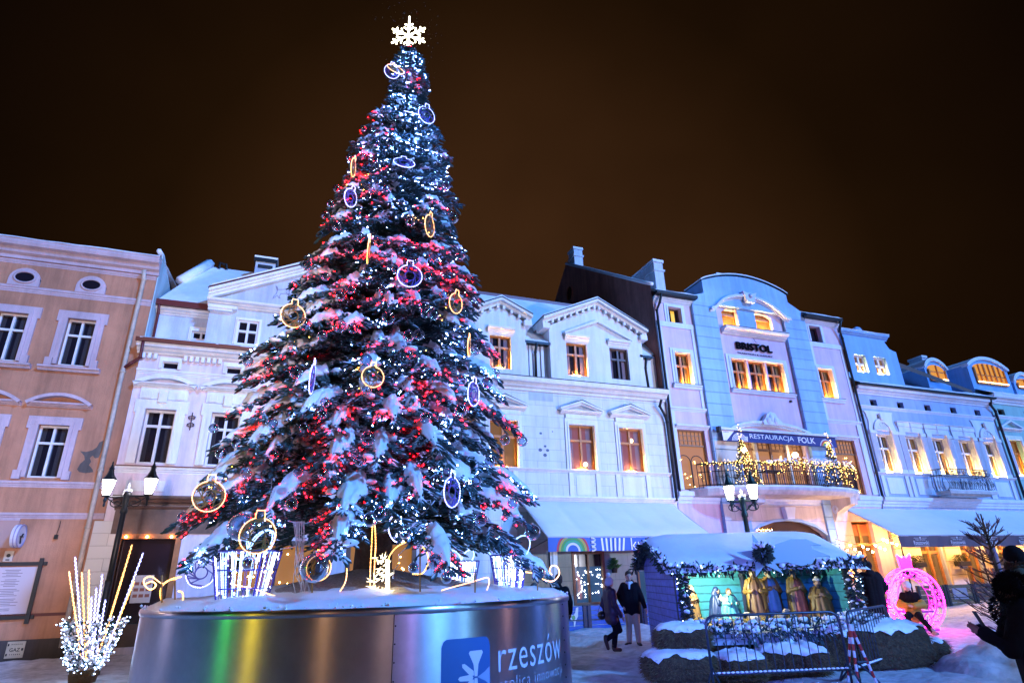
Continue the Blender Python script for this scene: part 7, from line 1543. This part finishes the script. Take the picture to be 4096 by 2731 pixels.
t = thing('string_lights', 'row of warm bulbs hung under the long lettered awning', 'string lights', (30, 20.6, 2.9)); b = MB(); c = MB(); pts = []
for k in range(26):
    p = Vector((26 + k * .5, 20.9 + .3 * math.sin(k * 2.1), 2.86 - .12 * (k % 4) / 3)); b.ball(p, .045, 8, 6); pts.append(p + UP * .05)
c.tube(pts, .008, 4); b.build('bulb', glow('terrace_bulb2', (1., .44, .09), 520), t); c.build('cord', BLACK, t)

# ------------------------------------------------------------------ pink bauble seat and the orange light wheel
PINK = glow('pink_led', (1., .0012, .40), 24); PINKB = glow('pink_bead', (1., .004, .50), 26); VIO = mat('violet_paint', (.30, .04, .35), .5)
def light_wheel(c, r, label, face, m, mb_, frame, cap=True, inner=.72, depth=.3, name='light_bauble_seat', cat='light figure'):
    t = thing(name, label, cat, (c.x, c.y, 0)); X = UP.cross(face).normalized(); pt = lambda x, z, o: c + X * (x * r) + UP * (z * r) + face * o; b = MB(); g = MB(); w = MB(); q = random.Random(int(c.x * 10))
    for o in (-depth / 2, depth / 2):
        for k in (1., inner):
            P = [pt(k * math.cos(a), k * math.sin(a), o) for a in [2 * math.pi * i / 44 for i in range(44)]]; b.tube(P, .026, 6, True) if k == 1. else w.tube(P, .012, 5, True)
            if k == 1.:
                for i in range(120): a = 2 * math.pi * i / 120; g.octa(pt(math.cos(a), math.sin(a), o), .030)
    for i in range(22):
        a = 2 * math.pi * i / 22; w.tube([pt(math.cos(a), math.sin(a), -depth / 2), pt(math.cos(a), math.sin(a), depth / 2)], .009, 4); w.tube([pt(math.cos(a), math.sin(a), -depth / 2), pt(inner * math.cos(a + .15), inner * math.sin(a + .15), -depth / 2)], .010, 4)
    for i in range(230): a = q.uniform(0, 6.28); k = q.uniform(inner, 1); g.octa(pt(k * math.cos(a), k * math.sin(a), q.uniform(-depth / 2, depth / 2)), .022)
    if cap:
        P = [pt(x, z, 0) for x, z in ((-.20, 1.0), (-.24, 1.48), (-.08, 1.36), (0, 1.42), (.10, 1.36), (.26, 1.5), (.22, 1.0))]; b.tube(P, .018, 6); w2 = MB(); slab(w2, P, face * .02); w2.build('cap_panel', mat('pink_panel', (.50, .06, .40), .5), t)
        for A, B in zip(P, P[1:]):
            for i in range(8): g.octa(A.lerp(B, i / 8), .02)
        s = MB(); slab(s, [pt(-.5, -.45, .15), pt(.5, -.45, .15), pt(.5, -.45, -.35), pt(-.5, -.45, -.35)], UP * .05); s.build('seat', VIO, t); s = MB(); slab(s, [pt(-.4, -1.03, .3), pt(.4, -1.03, .3), pt(.4, -1.03, -.4), pt(-.4, -1.03, -.4)], UP * .06); s.build('base', mat('pink_panel', (.50, .06, .40), .5), t)
    b.build('rope', m, t, True); g.build('led', mb_, t); w.build('frame', frame, t); return t
FC = -HD * .95 + RT * .1; FC.normalize(); light_wheel(Vector((17.27, 13.38, .84)), .80, 'round pink light bauble seat with glowing rings', FC, PINK, PINKB, VIO)
light_wheel(atD(*cG(95, 905), 17.9), .92, 'orange light wheel seen behind the right end of the hut', (-HD * .8 - RT * .5).normalized(), glow('orange_led', (1., .22, .04), 14), glow('orange_bead', (1., .45, .15), 22), mat('orange_frame', (.35, .10, .02), .5), False, .78, .35, 'circle_light_figure')
# ------------------------------------------------------------------ bare little fir at the right edge, snow heap under it
t = thing('bare_fir', 'sparse dark little fir with bare upright twigs at the right edge', 'tree', atD(*cG(1500, 1050), 11.5).xy.to_3d()); bx_, by_ = t.location.x, t.location.y
MB().tube([(bx_, by_, -.1), (bx_, by_, 1.5), (bx_ + .02, by_, 2.6)], [.05, .035, .012], 7).build('trunk', mat('bark', (.06, .035, .02), .9), t); b = MB(); q = random.Random(77); pp, dd, ll = [], [], []
for k in range(74):
    z = q.uniform(.5, 2.35); a = q.uniform(0, 6.28); r = .95 * (1.25 - z / 2.6) * q.uniform(.6, 1.1); d = Vector((math.cos(a), math.sin(a), q.uniform(.2, 1.0))); p0 = Vector((bx_, by_, z)); p1 = p0 + d * r * .8; b.tube([p0, p0.lerp(p1, .5) - UP * .02, p1], [.012, .009, .004], 4)
    for j in range(11): f = q.uniform(.3, 1); pp.append(p0.lerp(p1, f)); dd.append((d + Vector((q.uniform(-.8, .8), q.uniform(-.8, .8), q.uniform(0, .9)))).normalized()); ll.append(q.uniform(.06, .14))
b.build('branch', mat('bark', (.06, .035, .02), .9), t); spindles(pp, dd, ll, 'crown', mat('magenta_lit_fir', (.13, .06, .08), .8), t, 12, (.05, .07))  # magenta light on the twigs is put into the crown colour
b = MB(); c = atD(*cG(1390, 1080), 11.8).xy; n = 26
for i in range(n + 1):
    for j in range(n + 1): u, v = -1 + 2 * i / n, -1 + 2 * j / n; b.v.append((c.x + u * 1.5, c.y + v * 1.1, -.06 + max(0, 1 - u * u - v * v) * .55 * (1 + .6 * noise(u * 3, v * 3, 4))))
for i in range(n):
    for j in range(n): a = i * (n + 1) + j; b.f.append((a, a + n + 1, a + n + 2, a + 1))
tag(b.build('snow_heap', GSNOW, None, True), kind='structure')
b = MB(); q = random.Random(13)
for k in range(150): b.octa(Vector((1.62 + q.gauss(0, .45), 10.8 + q.gauss(0, .4), 14.2 + q.gauss(0, .45))), q.uniform(.002, .005))
tag(b.build('falling_snow', SNOW), 'tiny snowflakes drifting round the shining snowflake topper', 'snow', None, 'stuff')
# ------------------------------------------------------------------ people
SKIN = mat('skin', (.50, .28, .19), .5)
def human(label, base, yaw, H, pose, wear, group=None):
    """one continuous body with clothes over it; pose gives joints in (right, forward, up) metres for a 1.75 m figure"""
    k = H / 1.75; base = Vector(base); f = Vector((math.sin(yaw), math.cos(yaw), 0)); s = Vector((f.y, -f.x, 0))
    J = dict(hipR=(.09, 0, .92), hipL=(-.09, 0, .92), kneR=(.10, .03, .50), kneL=(-.10, .03, .50), ankR=(.10, 0, .09), ankL=(-.10, 0, .09), pel=(0, 0, .95), wai=(0, .0, 1.10), che=(0, .0, 1.32), nec=(0, -.01, 1.47), hea=(0, .02, 1.62),
             shoR=(.19, 0, 1.41), shoL=(-.19, 0, 1.41), elbR=(.25, -.02, 1.13), elbL=(-.25, -.02, 1.13), wriR=(.25, .08, .90), wriL=(-.25, .08, .90), toeR=(.11, .2, .03), toeL=(-.11, .2, .03), look=(0, 1, 0))
    J.update(pose); W = lambda n: base + s * (J[n][0] * k) + f * (J[n][1] * k) + UP * (J[n][2] * k); lk = (s * J['look'][0] + f * J['look'][1] + UP * J['look'][2]).normalized(); ls = lk.cross(UP).normalized()
    t = thing('person', label, 'person', base, group); hd = W('hea')
    b = MB(); limb(b, [W('pel'), W('wai'), W('che')], [.13 * k, .12 * k, .14 * k], 12); limb(b, [W('che'), W('nec'), hd - UP * .05 * k], [.08 * k, .052 * k, .052 * k], 10)
    b.ball(hd + UP * .02 * k, .098 * k, 16, 12, (.84, .95, 1.16)); b.ball(hd - UP * .055 * k + lk * .035 * k, .058 * k, 10, 8, (.95, .95, .9)); b.ball(hd + lk * .10 * k - UP * .012 * k, .016 * k, 8, 6, (.9, 1, 1.5)); b.ball(hd + lk * .088 * k - UP * .052 * k, .018 * k, 8, 5, (1.3, .8, .5))
    for e in (-1, 1): b.ball(hd + ls * e * .082 * k - UP * .005, .022 * k, 8, 6, (.6, 1, 1.4)); b.ball(hd + lk * .084 * k + ls * e * .032 * k + UP * .026 * k, .012 * k, 6, 5)
    for e in 'RL':
        limb(b, [W('che').lerp(W('sho' + e), .5), W('sho' + e), W('elb' + e), W('wri' + e)], [.07 * k, .055 * k, .042 * k, .030 * k], 10)
        d = (W('wri' + e) - W('elb' + e)).normalized(); o = d.orthogonal().normalized() if 'palm' not in J else (s * J['palm'][0] + f * J['palm'][1] + UP * J['palm'][2]).normalized(); o = (o - d * o.dot(d)).normalized(); p = d.cross(o); w = W('wri' + e); limb(b, [w, w + d * .08 * k], [.028 * k, .034 * k], 8)
        for g in range(4): q0 = w + d * .085 * k + o * (g - 1.5) * .019 * k; L_ = (.065, .078, .072, .055)[g] * k; b.tube([q0, q0 + d * L_ * .55 + p * .008, q0 + d * L_ * .9 + p * .024 * k], [.0095 * k, .0085 * k, .007 * k], 6)
        q0 = w + d * .03 * k - o * .03 * k; b.tube([q0, q0 - o * .025 * k + d * .03 * k, q0 - o * .02 * k + d * .065 * k + p * .012], [.011 * k, .010 * k, .008 * k], 6)
        limb(b, [W('pel').lerp(W('hip' + e), .8), W('hip' + e), W('kne' + e), W('ank' + e)], [.10 * k, .088 * k, .058 * k, .042 * k], 10); limb(b, [W('ank' + e), W('toe' + e)], [.045 * k, .03 * k], 8)
    blob(b, .013, 2).build('body', wear.get('skin', SKIN), t, True)
    jm = wear['jacket']; lj = wear.get('len', .80); b = MB(); fat = wear.get('fat', 1.)
    hem = W('pel') - UP * (.95 - lj) * k
    for a in (-1, 0, 1): limb(b, [W('che') + s * a * .09 * k + UP * .02 * k, W('wai') + s * a * .075 * k, W('pel') + s * a * .08 * k, hem + s * a * .085 * k], [.145 * k * fat, .135 * k * fat, .135 * k * fat, .125 * k * fat], 12)
    limb(b, [hem - s * .10 * k, hem + s * .10 * k], [.128 * k * fat, .128 * k * fat], 12)
    limb(b, [W('nec') - UP * .01 * k, W('nec') + UP * .035 * k], [.085 * k, .075 * k], 12)
    for e in 'RL': w2 = W('elb' + e).lerp(W('wri' + e), .92); limb(b, [W('sho' + e) - s * (.03 if e == 'R' else -.03) * k, W('elb' + e), w2], [.092 * k * fat, .075 * k * fat, .058 * k * fat], 12)
    if wear.get('hood'): b.ball(W('nec') - f * .09 * k + UP * .01 * k, .11 * k, 12, 8, (1.2, .8, .8))
    jk = blob(b, .02, 2)
    if wear.get('puffy'): jk.v = [tuple(Vector(v) + (Vector((v[0], v[1], 0)) - Vector((W('wai').x, W('wai').y, 0))) * (.03 * math.sin((v[2] - base.z) / k * 36))) for v in jk.v]
    jk.build('jacket', jm, t, True)
    if wear.get('band'):                               # lower half of the jacket in another colour
        b2 = MB(); limb(b2, [W('wai') - UP * .02 * k, W('pel') - UP * .04 * k], [.215 * k, .215 * k], 16)
        for e in 'RL': limb(b2, [W('elb' + e).lerp(W('sho' + e), .25), W('elb' + e), W('elb' + e).lerp(W('wri' + e), .9)], [.105 * k, .11 * k, .085 * k], 12)
        blob(b2, .02, 2).build('jacket_band', wear['band'], t, True)
    b = MB()
    for e in 'RL': limb(b, [W('pel') + s * (.05 if e == 'R' else -.05) * k, W('hip' + e), W('kne' + e), W('ank' + e).lerp(W('kne' + e), .05)], [.13 * k, .118 * k, .082 * k, .070 * k], 12)
    blob(b, .02, 2).build('trousers', wear['trousers'], t, True)
    for e in 'RL':
        b = MB(); limb(b, [W('ank' + e) + UP * .06 * k, W('ank' + e) - UP * .03 * k], [.062 * k, .060 * k], 10); limb(b, [W('ank' + e) - UP * .04 * k, W('toe' + e)], [.055 * k, .045 * k], 10); blob(b, .016, 2).build('shoe', wear['shoe'], t, True)
    b = MB()
    if 'hat' in wear:
        b.ball(hd + UP * .045 * k - lk * .01 * k, .115 * k, 16, 10, (.95, 1.02, 1.05)); b.ball(hd + UP * .0 * k - lk * .05 * k, .095 * k, 12, 8, (1.0, .8, .9))
        h = blob(b, .018, 2); h.v = [v for v in h.v]; ho = h.build('hat', wear['hat'], t, True)
        if wear.get('pom'): MB().ball(hd + UP * .20 * k - f * .02 - s * .0, .062 * k, 12, 8).build('pompom', wear['hat'], ho, True)
        if wear.get('peak'): MB().ball(hd + UP * .05 * k + lk * .10 * k, .08 * k, 12, 6, (1., 1., .18)).build('peak', wear['hat'], ho, True)
    else:
        b.ball(hd + UP * .055 * k - lk * .02 * k, .106 * k, 16, 10, (.88, .98, .98)); b.ball(hd + UP * .0 * k - lk * .055 * k, .075 * k, 12, 8, (1.05, .7, 1.1))
        blob(b, .014, 2).build('hair', wear.get('hair', mat('brown_hair', (.045, .025, .015), .7)), t, True)
    if 'scarf' in wear: b = MB(); limb(b, [W('nec') + f * .03 * k + s * .06 * k, W('nec') + f * .085 * k - UP * .01, W('nec') + f * .03 * k - s * .06 * k], [.05 * k, .05 * k, .05 * k], 10); limb(b, [W('nec') + f * .085 * k, W('che') + f * .15 * k + UP * .02 * k], [.045 * k, .025 * k], 8); blob(b, .016, 2).build('scarf', wear['scarf'], t, True)
    if 'bag' in wear:
        c = base + s * wear['bag'][0] * k + f * wear['bag'][1] * k + UP * wear['bag'][2] * k; bg_ = MB(); b = MB(); b.ball(c, .15 * k, 14, 8, (.75, 1., .75)); blob(b, .02, 1).build('handbag', mat('black_leather', (.012, .010, .012), .35), t, True); MB().tube([c + UP * .08 - f * .1, W('shoL') + UP * .06, c + UP * .08 + f * .1], .008, 4).build('strap', mat('black_leather', (.012, .010, .012), .35), t)
    return t, W
BLK = mat('black_cloth', (.008, .007, .010), .95, bump=.3, bscale=30, spec=.12); BOOT = mat('dark_boot', (.012, .010, .010), .5)
yc = lambda p: math.atan2(-p[0], -p[1])               # facing the camera
human('man in black jacket, pale hood and beige trousers standing before the blue fence', (8.80, 14.82, .0), yc((8.8, 14.8)) + .12, 1.77, dict(wriR=(.20, .05, .93), elbR=(.33, -.06, 1.16), elbL=(-.27, .02, 1.15), wriL=(-.36, .10, .88), ankR=(.13, 0, .09), ankL=(-.11, .02, .09), toeR=(.2, .17, .03), toeL=(-.17, .19, .03), look=(-.2, 1, -.05)),
      dict(jacket=BLK, trousers=mat('beige_trousers', (.42, .34, .22), .8, bump=.3, bscale=20), shoe=BOOT, scarf=mat('pale_hood', (.55, .55, .60), .8), hood=True, len=.80))
human('woman in a dark quilted coat and white pompom hat walking past the planter', (7.72, 13.98, .0), math.atan2(RT.x, RT.y) - .35, 1.64, dict(kneL=(-.08, .14, .52), ankL=(-.06, .04, .09), toeL=(-.06, .22, .03), kneR=(.09, .16, .50), ankR=(.10, -.26, .30), toeR=(.11, -.22, .10), wriR=(.26, .16, .82), elbR=(.26, -.02, 1.10), wriL=(-.26, .02, .84), elbL=(-.26, -.1, 1.1)),
      dict(jacket=mat('plum_quilt', (.028, .012, .035), .55), trousers=BLK, shoe=mat('brown_boot', (.05, .022, .014), .6), hat=mat('white_knit', (.66, .64, .66), .9, bump=.8, bscale=60), pom=True, puffy=True, len=.74, bag=(-.30, -.12, .84)))
p = atD(2234, 2330, 15.2); human('dark haired man in a black coat seen behind the right rim of the planter', (p.x, p.y, 0), .35, 1.74, dict(look=(-.5, 1, 0)), dict(jacket=BLK, trousers=BLK, shoe=BOOT))
p = atD(2137, 2350, 14.6); human('shorter person in dark red behind the planter snow, beside the white gift frame', (p.x, p.y, 0), yc((p.x, p.y)), 1.56, {}, dict(jacket=mat('maroon_cloth', (.10, .015, .03), .8), trousers=BLK, shoe=BOOT, hat=mat('grey_knit', (.08, .09, .09), .9)))
human('tall black clad person seen from behind beside the pink bauble', (14.93, 12.67, 0), math.atan2(HD.x, HD.y) + .2, 1.86, dict(elbR=(.30, .02, 1.15), elbL=(-.30, .02, 1.15), wriR=(.24, .14, 1.0), wriL=(-.24, .14, 1.0)), dict(jacket=BLK, trousers=BLK, shoe=BOOT, hat=BLK, hood=True, fat=1.2, len=.66))
human('person in black and yellow jacket and white cap sitting inside the pink bauble', (16.62, 12.98, -.0), yc((16.4, 12.7)) + .1, 1.66, dict(pel=(0, .0, .52), wai=(0, .0, .70), che=(0, .02, .93), nec=(0, .03, 1.09), hea=(0, .06, 1.24), hipR=(.10, .05, .50), hipL=(-.10, .05, .50), kneR=(.13, .45, .48), kneL=(-.16, .42, .47), ankR=(.13, .42, .09), ankL=(-.42, .62, .10), toeR=(.14, .60, .04), toeL=(-.52, .80, .08),
      shoR=(.19, .02, 1.02), shoL=(-.19, .02, 1.02), elbR=(.28, .08, .76), elbL=(-.28, .08, .76), wriR=(.06, .26, .74), wriL=(-.06, .26, .74), look=(.3, 1, -.25)), dict(jacket=BLK, band=mat('yellow_quilt', (.42, .22, .02), .6), trousers=BLK, shoe=mat('pale_shoe', (.35, .28, .3), .6), hat=mat('white_cap', (.6, .58, .64), .8), peak=True, len=.90))
p = atD(*cG(275, 1075), 16.6); human('child in neon green trousers and a purple top by the orange wheel', (p.x, p.y, 0), yc((p.x, p.y)) + .9, 1.22, dict(hea=(0, .05, 1.60), wriR=(.1, .35, 1.1), wriL=(-.1, .35, 1.1)), dict(jacket=mat('purple_top', (.16, .02, .20), .7), trousers=mat('neon_green', (.05, .62, .06), .6), shoe=BOOT, hat=mat('green_hat', (.04, .25, .12), .8)))
# photographer in the right foreground
D0 = 6.5; fr_ = -RT * .92 + HD * .38; yw = math.atan2(fr_.x, fr_.y); base = atD(*cG(1690, 1300), D0); base.z = 0
PHT, PW_ = human('dark silhouetted person in black holding up a phone', base, yw, 1.66, dict(look=(.1, 1, -.1), shoR=(.19, .02, 1.36), shoL=(-.19, .06, 1.36), elbL=(-.24, .26, 1.03), wriL=(-.16, .44, 1.17), elbR=(.20, .20, 1.05), wriR=(.05, .42, 1.18), hea=(0, .06, 1.57), nec=(0, .03, 1.42)), dict(jacket=BLK, trousers=BLK, shoe=BOOT, hat=BLK, hood=True, fat=1.3, len=.45, skin=mat('shaded_skin', (.22, .12, .08), .6)))  # skin colour darkened to stand for the unlit silhouette
q = random.Random(2); pp, dd, ll = [], [], []; hc = PW_('hea')
for k in range(2600):
    d = Vector((q.gauss(0, 1), q.gauss(0, 1), q.gauss(0, 1))).normalized(); pp.append(hc - fr_ * .04 + d * .15); dd.append((d - UP * .5).normalized()); ll.append(q.uniform(.025, .05))
for k in range(1500):
    d = Vector((q.gauss(0, 1), q.gauss(0, 1), q.gauss(0, .7))).normalized(); pp.append(hc - UP * .2 + d * .19); dd.append((d - UP * .5).normalized()); ll.append(q.uniform(.025, .05))
spindles(pp, dd, ll, 'fur_hood', mat('black_fur', (.008, .006, .007), .95, spec=.1), PHT, 5, (.06, .09))
w = PW_('wriL') + UP * .10; t = thing('phone', 'dark phone held up edge-on by the silhouetted person', 'phone', w); b = MB(); X = (RT * .25 + HD * .97).normalized(); Zp = (UP * .92 - RT * .38).normalized(); slab(b, [w + X * a + Zp * c for a, c in ((-.037, -.05), (.037, -.05), (.037, .10), (-.037, .10))], X.cross(Zp).normalized() * .009); b.build('case', BLACK, t)
base2 = atD(*cG(1640, 900), 8.6); base2.z = 0
P2, PW2 = human('taller person in a greenish coat with a fur hood, cut off by the right edge', base2, yw + .2, 1.93, {}, dict(jacket=mat('olive_coat', (.10, .10, .07), .8), trousers=BLK, shoe=BOOT, hat=BLK, fat=1.25, len=.6))
pp, dd, ll = [], [], []; hc = PW2('nec')
for k in range(1600): a = q.uniform(0, 6.28); d = Vector((math.cos(a), math.sin(a), q.uniform(-.3, .6))).normalized(); pp.append(hc + d * .13 + UP * .05); dd.append(d); ll.append(q.uniform(.025, .05))
spindles(pp, dd, ll, 'fur_trim', mat('tan_fur', (.10, .065, .05), .9), P2, 6, (.06, .09))

# ------------------------------------------------------------------ assumed coloured lamps behind the viewer, added to streak the steel with reflections
def streak_lamp(phi, dist, col, watt, z, r=.35):
    x, y = cyl(phi); P = Vector((x, y, 0)); nrm = Vector((math.sin(math.radians(phi)), -math.cos(math.radians(phi)), 0)); v = P.normalized(); rf = v - 2 * v.dot(nrm) * nrm; p = P + rf * dist
    d = bpy.data.lights.new('assumed_streak_lamp', 'POINT'); d.energy = watt; d.color = col; d.shadow_soft_size = r; o = bpy.data.objects.new('assumed_streak_lamp', d); COL.objects.link(o); o.location = (p.x, p.y, z)
for a in [(-37.2, 11, (.05, 1., .10), 100, 2.2, .26), (-31.2, 11, (1., .72, .02), 170, 2.2, .28), (-16.4, 12, (1., .50, .22), 80, 2.4, .18), (-4.5, 12, (1., .58, .42), 50, 2.4, .4), (.8, 12, (.52, .30, 1.), 130, 2.4, .26), (12.6, 13, (.20, .58, 1.), 260, 2.6, .40), (24.5, 13, (1., .50, .50), 70, 2.4, .3), (-55.5, 9, (.8, .65, 1.), 50, 2.4, .22), (36, 12, (.12, .25, 1.), 90, 2.4, .4)]: streak_lamp(*a)
fs_d = bpy.data.lights.new('added_blue_spot', 'SPOT'); fs = bpy.data.objects.new('added_blue_spot', fs_d); COL.objects.link(fs); fs.location = (-2.2, -1.2, 3.4); fs_d.energy = 5500; fs_d.color = (.10, .17, 1.); fs_d.spot_size = math.radians(34); fs_d.spot_blend = .7; fs_d.shadow_soft_size = .3
fs.rotation_euler = (Vector((9.2, 11.5, .6)) - fs.location).to_track_quat('-Z', 'Y').to_euler()     # added unseen spot throwing blue light on the hut and the snow before it
# ------------------------------------------------------------------ the near side of the square behind the photographer: added house row, its height set to shade the foreground
for k, (x0, x1, z, lab, c, nm) in enumerate(((-16, 9.4, 14.5, 'added cream house behind the viewer, shading the foreground', (.55, .46, .36), 'shade_house'), (9.6, 20.4, 15.2, 'added grey house behind the viewer, shading the foreground', (.40, .40, .44), 'shade_house'), (20.6, 46, 14.8, 'added ochre house behind the viewer, shading the foreground', (.50, .34, .16), 'shade_house'))):
    H = thing(nm, lab, 'house', (x0, -14, 0), 'added shade buildings on the near side of the square'); b = MB().bx(x0 + .01, x1 - .01, -24, -14, -.3, z - 2.5); b.build('wall', plaster('row_plaster_%d' % k, c), H)
    MB().add([(x0, -13.6, z - 2.5), (x1, -13.6, z - 2.5), (x1, -16, z), (x0, -16, z), (x1, -24.4, z - 2.5), (x0, -24.4, z - 2.5)], [(0, 1, 2, 3), (3, 2, 4, 5), (0, 3, 5), (1, 4, 2)]).build('roof', ROOFSNOW, H)
    for i in range(int((x1 - x0) / 3)):
        for zz in ((1.0, 3.6) if z < 10 else (1.2, 4.6, 8.0, 11.)):
            x = x0 + 1.0 + i * 3; f = MB().bx(x, x + 1.2, -14.02, -13.96, zz, zz + 1.8).build('window', TRIM, H); MB().bx(x + .1, x + .56, -13.96, -13.95, zz + .1, zz + 1.7).bx(x + .64, x + 1.1, -13.96, -13.95, zz + .1, zz + 1.7).build('pane', PANEW if (i + int(zz)) % 3 == 0 else PANE, f)
# ------------------------------------------------------------------ one object per separate piece for the trim that was built together
def explode(o):
    me = o.data; n = len(me.vertices); p = list(range(n))
    def find(a):
        while p[a] != a: p[a] = p[p[a]]; a = p[a]
        return a
    for f in me.polygons:
        r = find(f.vertices[0])
        for v in f.vertices[1:]: p[find(v)] = r
    # pieces that touch or overlap stay together
    box = {}
    for v in me.vertices:
        r = find(v.index); c = v.co; b = box.setdefault(r, [list(c), list(c)])
        for i in range(3): b[0][i] = min(b[0][i], c[i]); b[1][i] = max(b[1][i], c[i])
    R = list(box); q = {r: r for r in R}
    def fq(a):
        while q[a] != a: a = q[a]
        return a
    for i, a in enumerate(R):
        for c in R[i + 1:]:
            if all(box[a][0][k] <= box[c][1][k] + .012 and box[c][0][k] <= box[a][1][k] + .012 for k in range(3)): q[fq(c)] = fq(a)
    groups = {}
    for f in me.polygons: groups.setdefault(fq(find(f.vertices[0])), []).append(f)
    if len(groups) < 2: return
    sm = me.polygons[0].use_smooth
    for g in groups.values():
        ix = {}; V = []; F = []
        for f in g:
            for v in f.vertices:
                if v not in ix: ix[v] = len(V); V.append(me.vertices[v].co.copy())
            F.append([ix[v] for v in f.vertices])
        m2 = bpy.data.meshes.new(o.name.split('.')[0]); m2.from_pydata(V, [], F); m2.update()
        for mt_ in me.materials: m2.materials.append(mt_)
        if sm: m2.polygons.foreach_set('use_smooth', [True] * len(F))
        c = bpy.data.objects.new(o.name.split('.')[0], m2); COL.objects.link(c); c.parent = o.parent; c.matrix_local = o.matrix_local
    bpy.data.objects.remove(o)
SPLIT = {'wing_trim', 'parapet_panel', 'attic_wall', 'bracket', 'pilaster', 'post', 'leg', 'pole', 'panel', 'window_post', 'frame_foot', 'wing_wall', 'wing', 'cable', 'string_course', 'pier', 'snow_guard', 'fir_branch', 'stake', 'hinge', 'globe_lamp', 'door_bulb', 'roof_hip', 'wall_chip', 'hood', 'red_tape', 'white_tape', 'print'}
for o in list(bpy.data.objects):
    if o.type == 'MESH' and o.parent and o.name.split('.')[0] in SPLIT and not o.children and len(o.data.vertices) < 9000 and o.data.users == 1: explode(o)
for o in bpy.data.objects:
    if o.type == 'MESH' and o.parent and o.name.split('.')[0] in ('bulb', 'bead', 'led', 'snow', 'twinkle_led', 'straw', 'rim_frost', 'shop_bulb', 'window_bulb', 'reflected_bulb', 'passage_bulb', 'twig', 'leaf_spray'): o['kind'] = 'stuff'
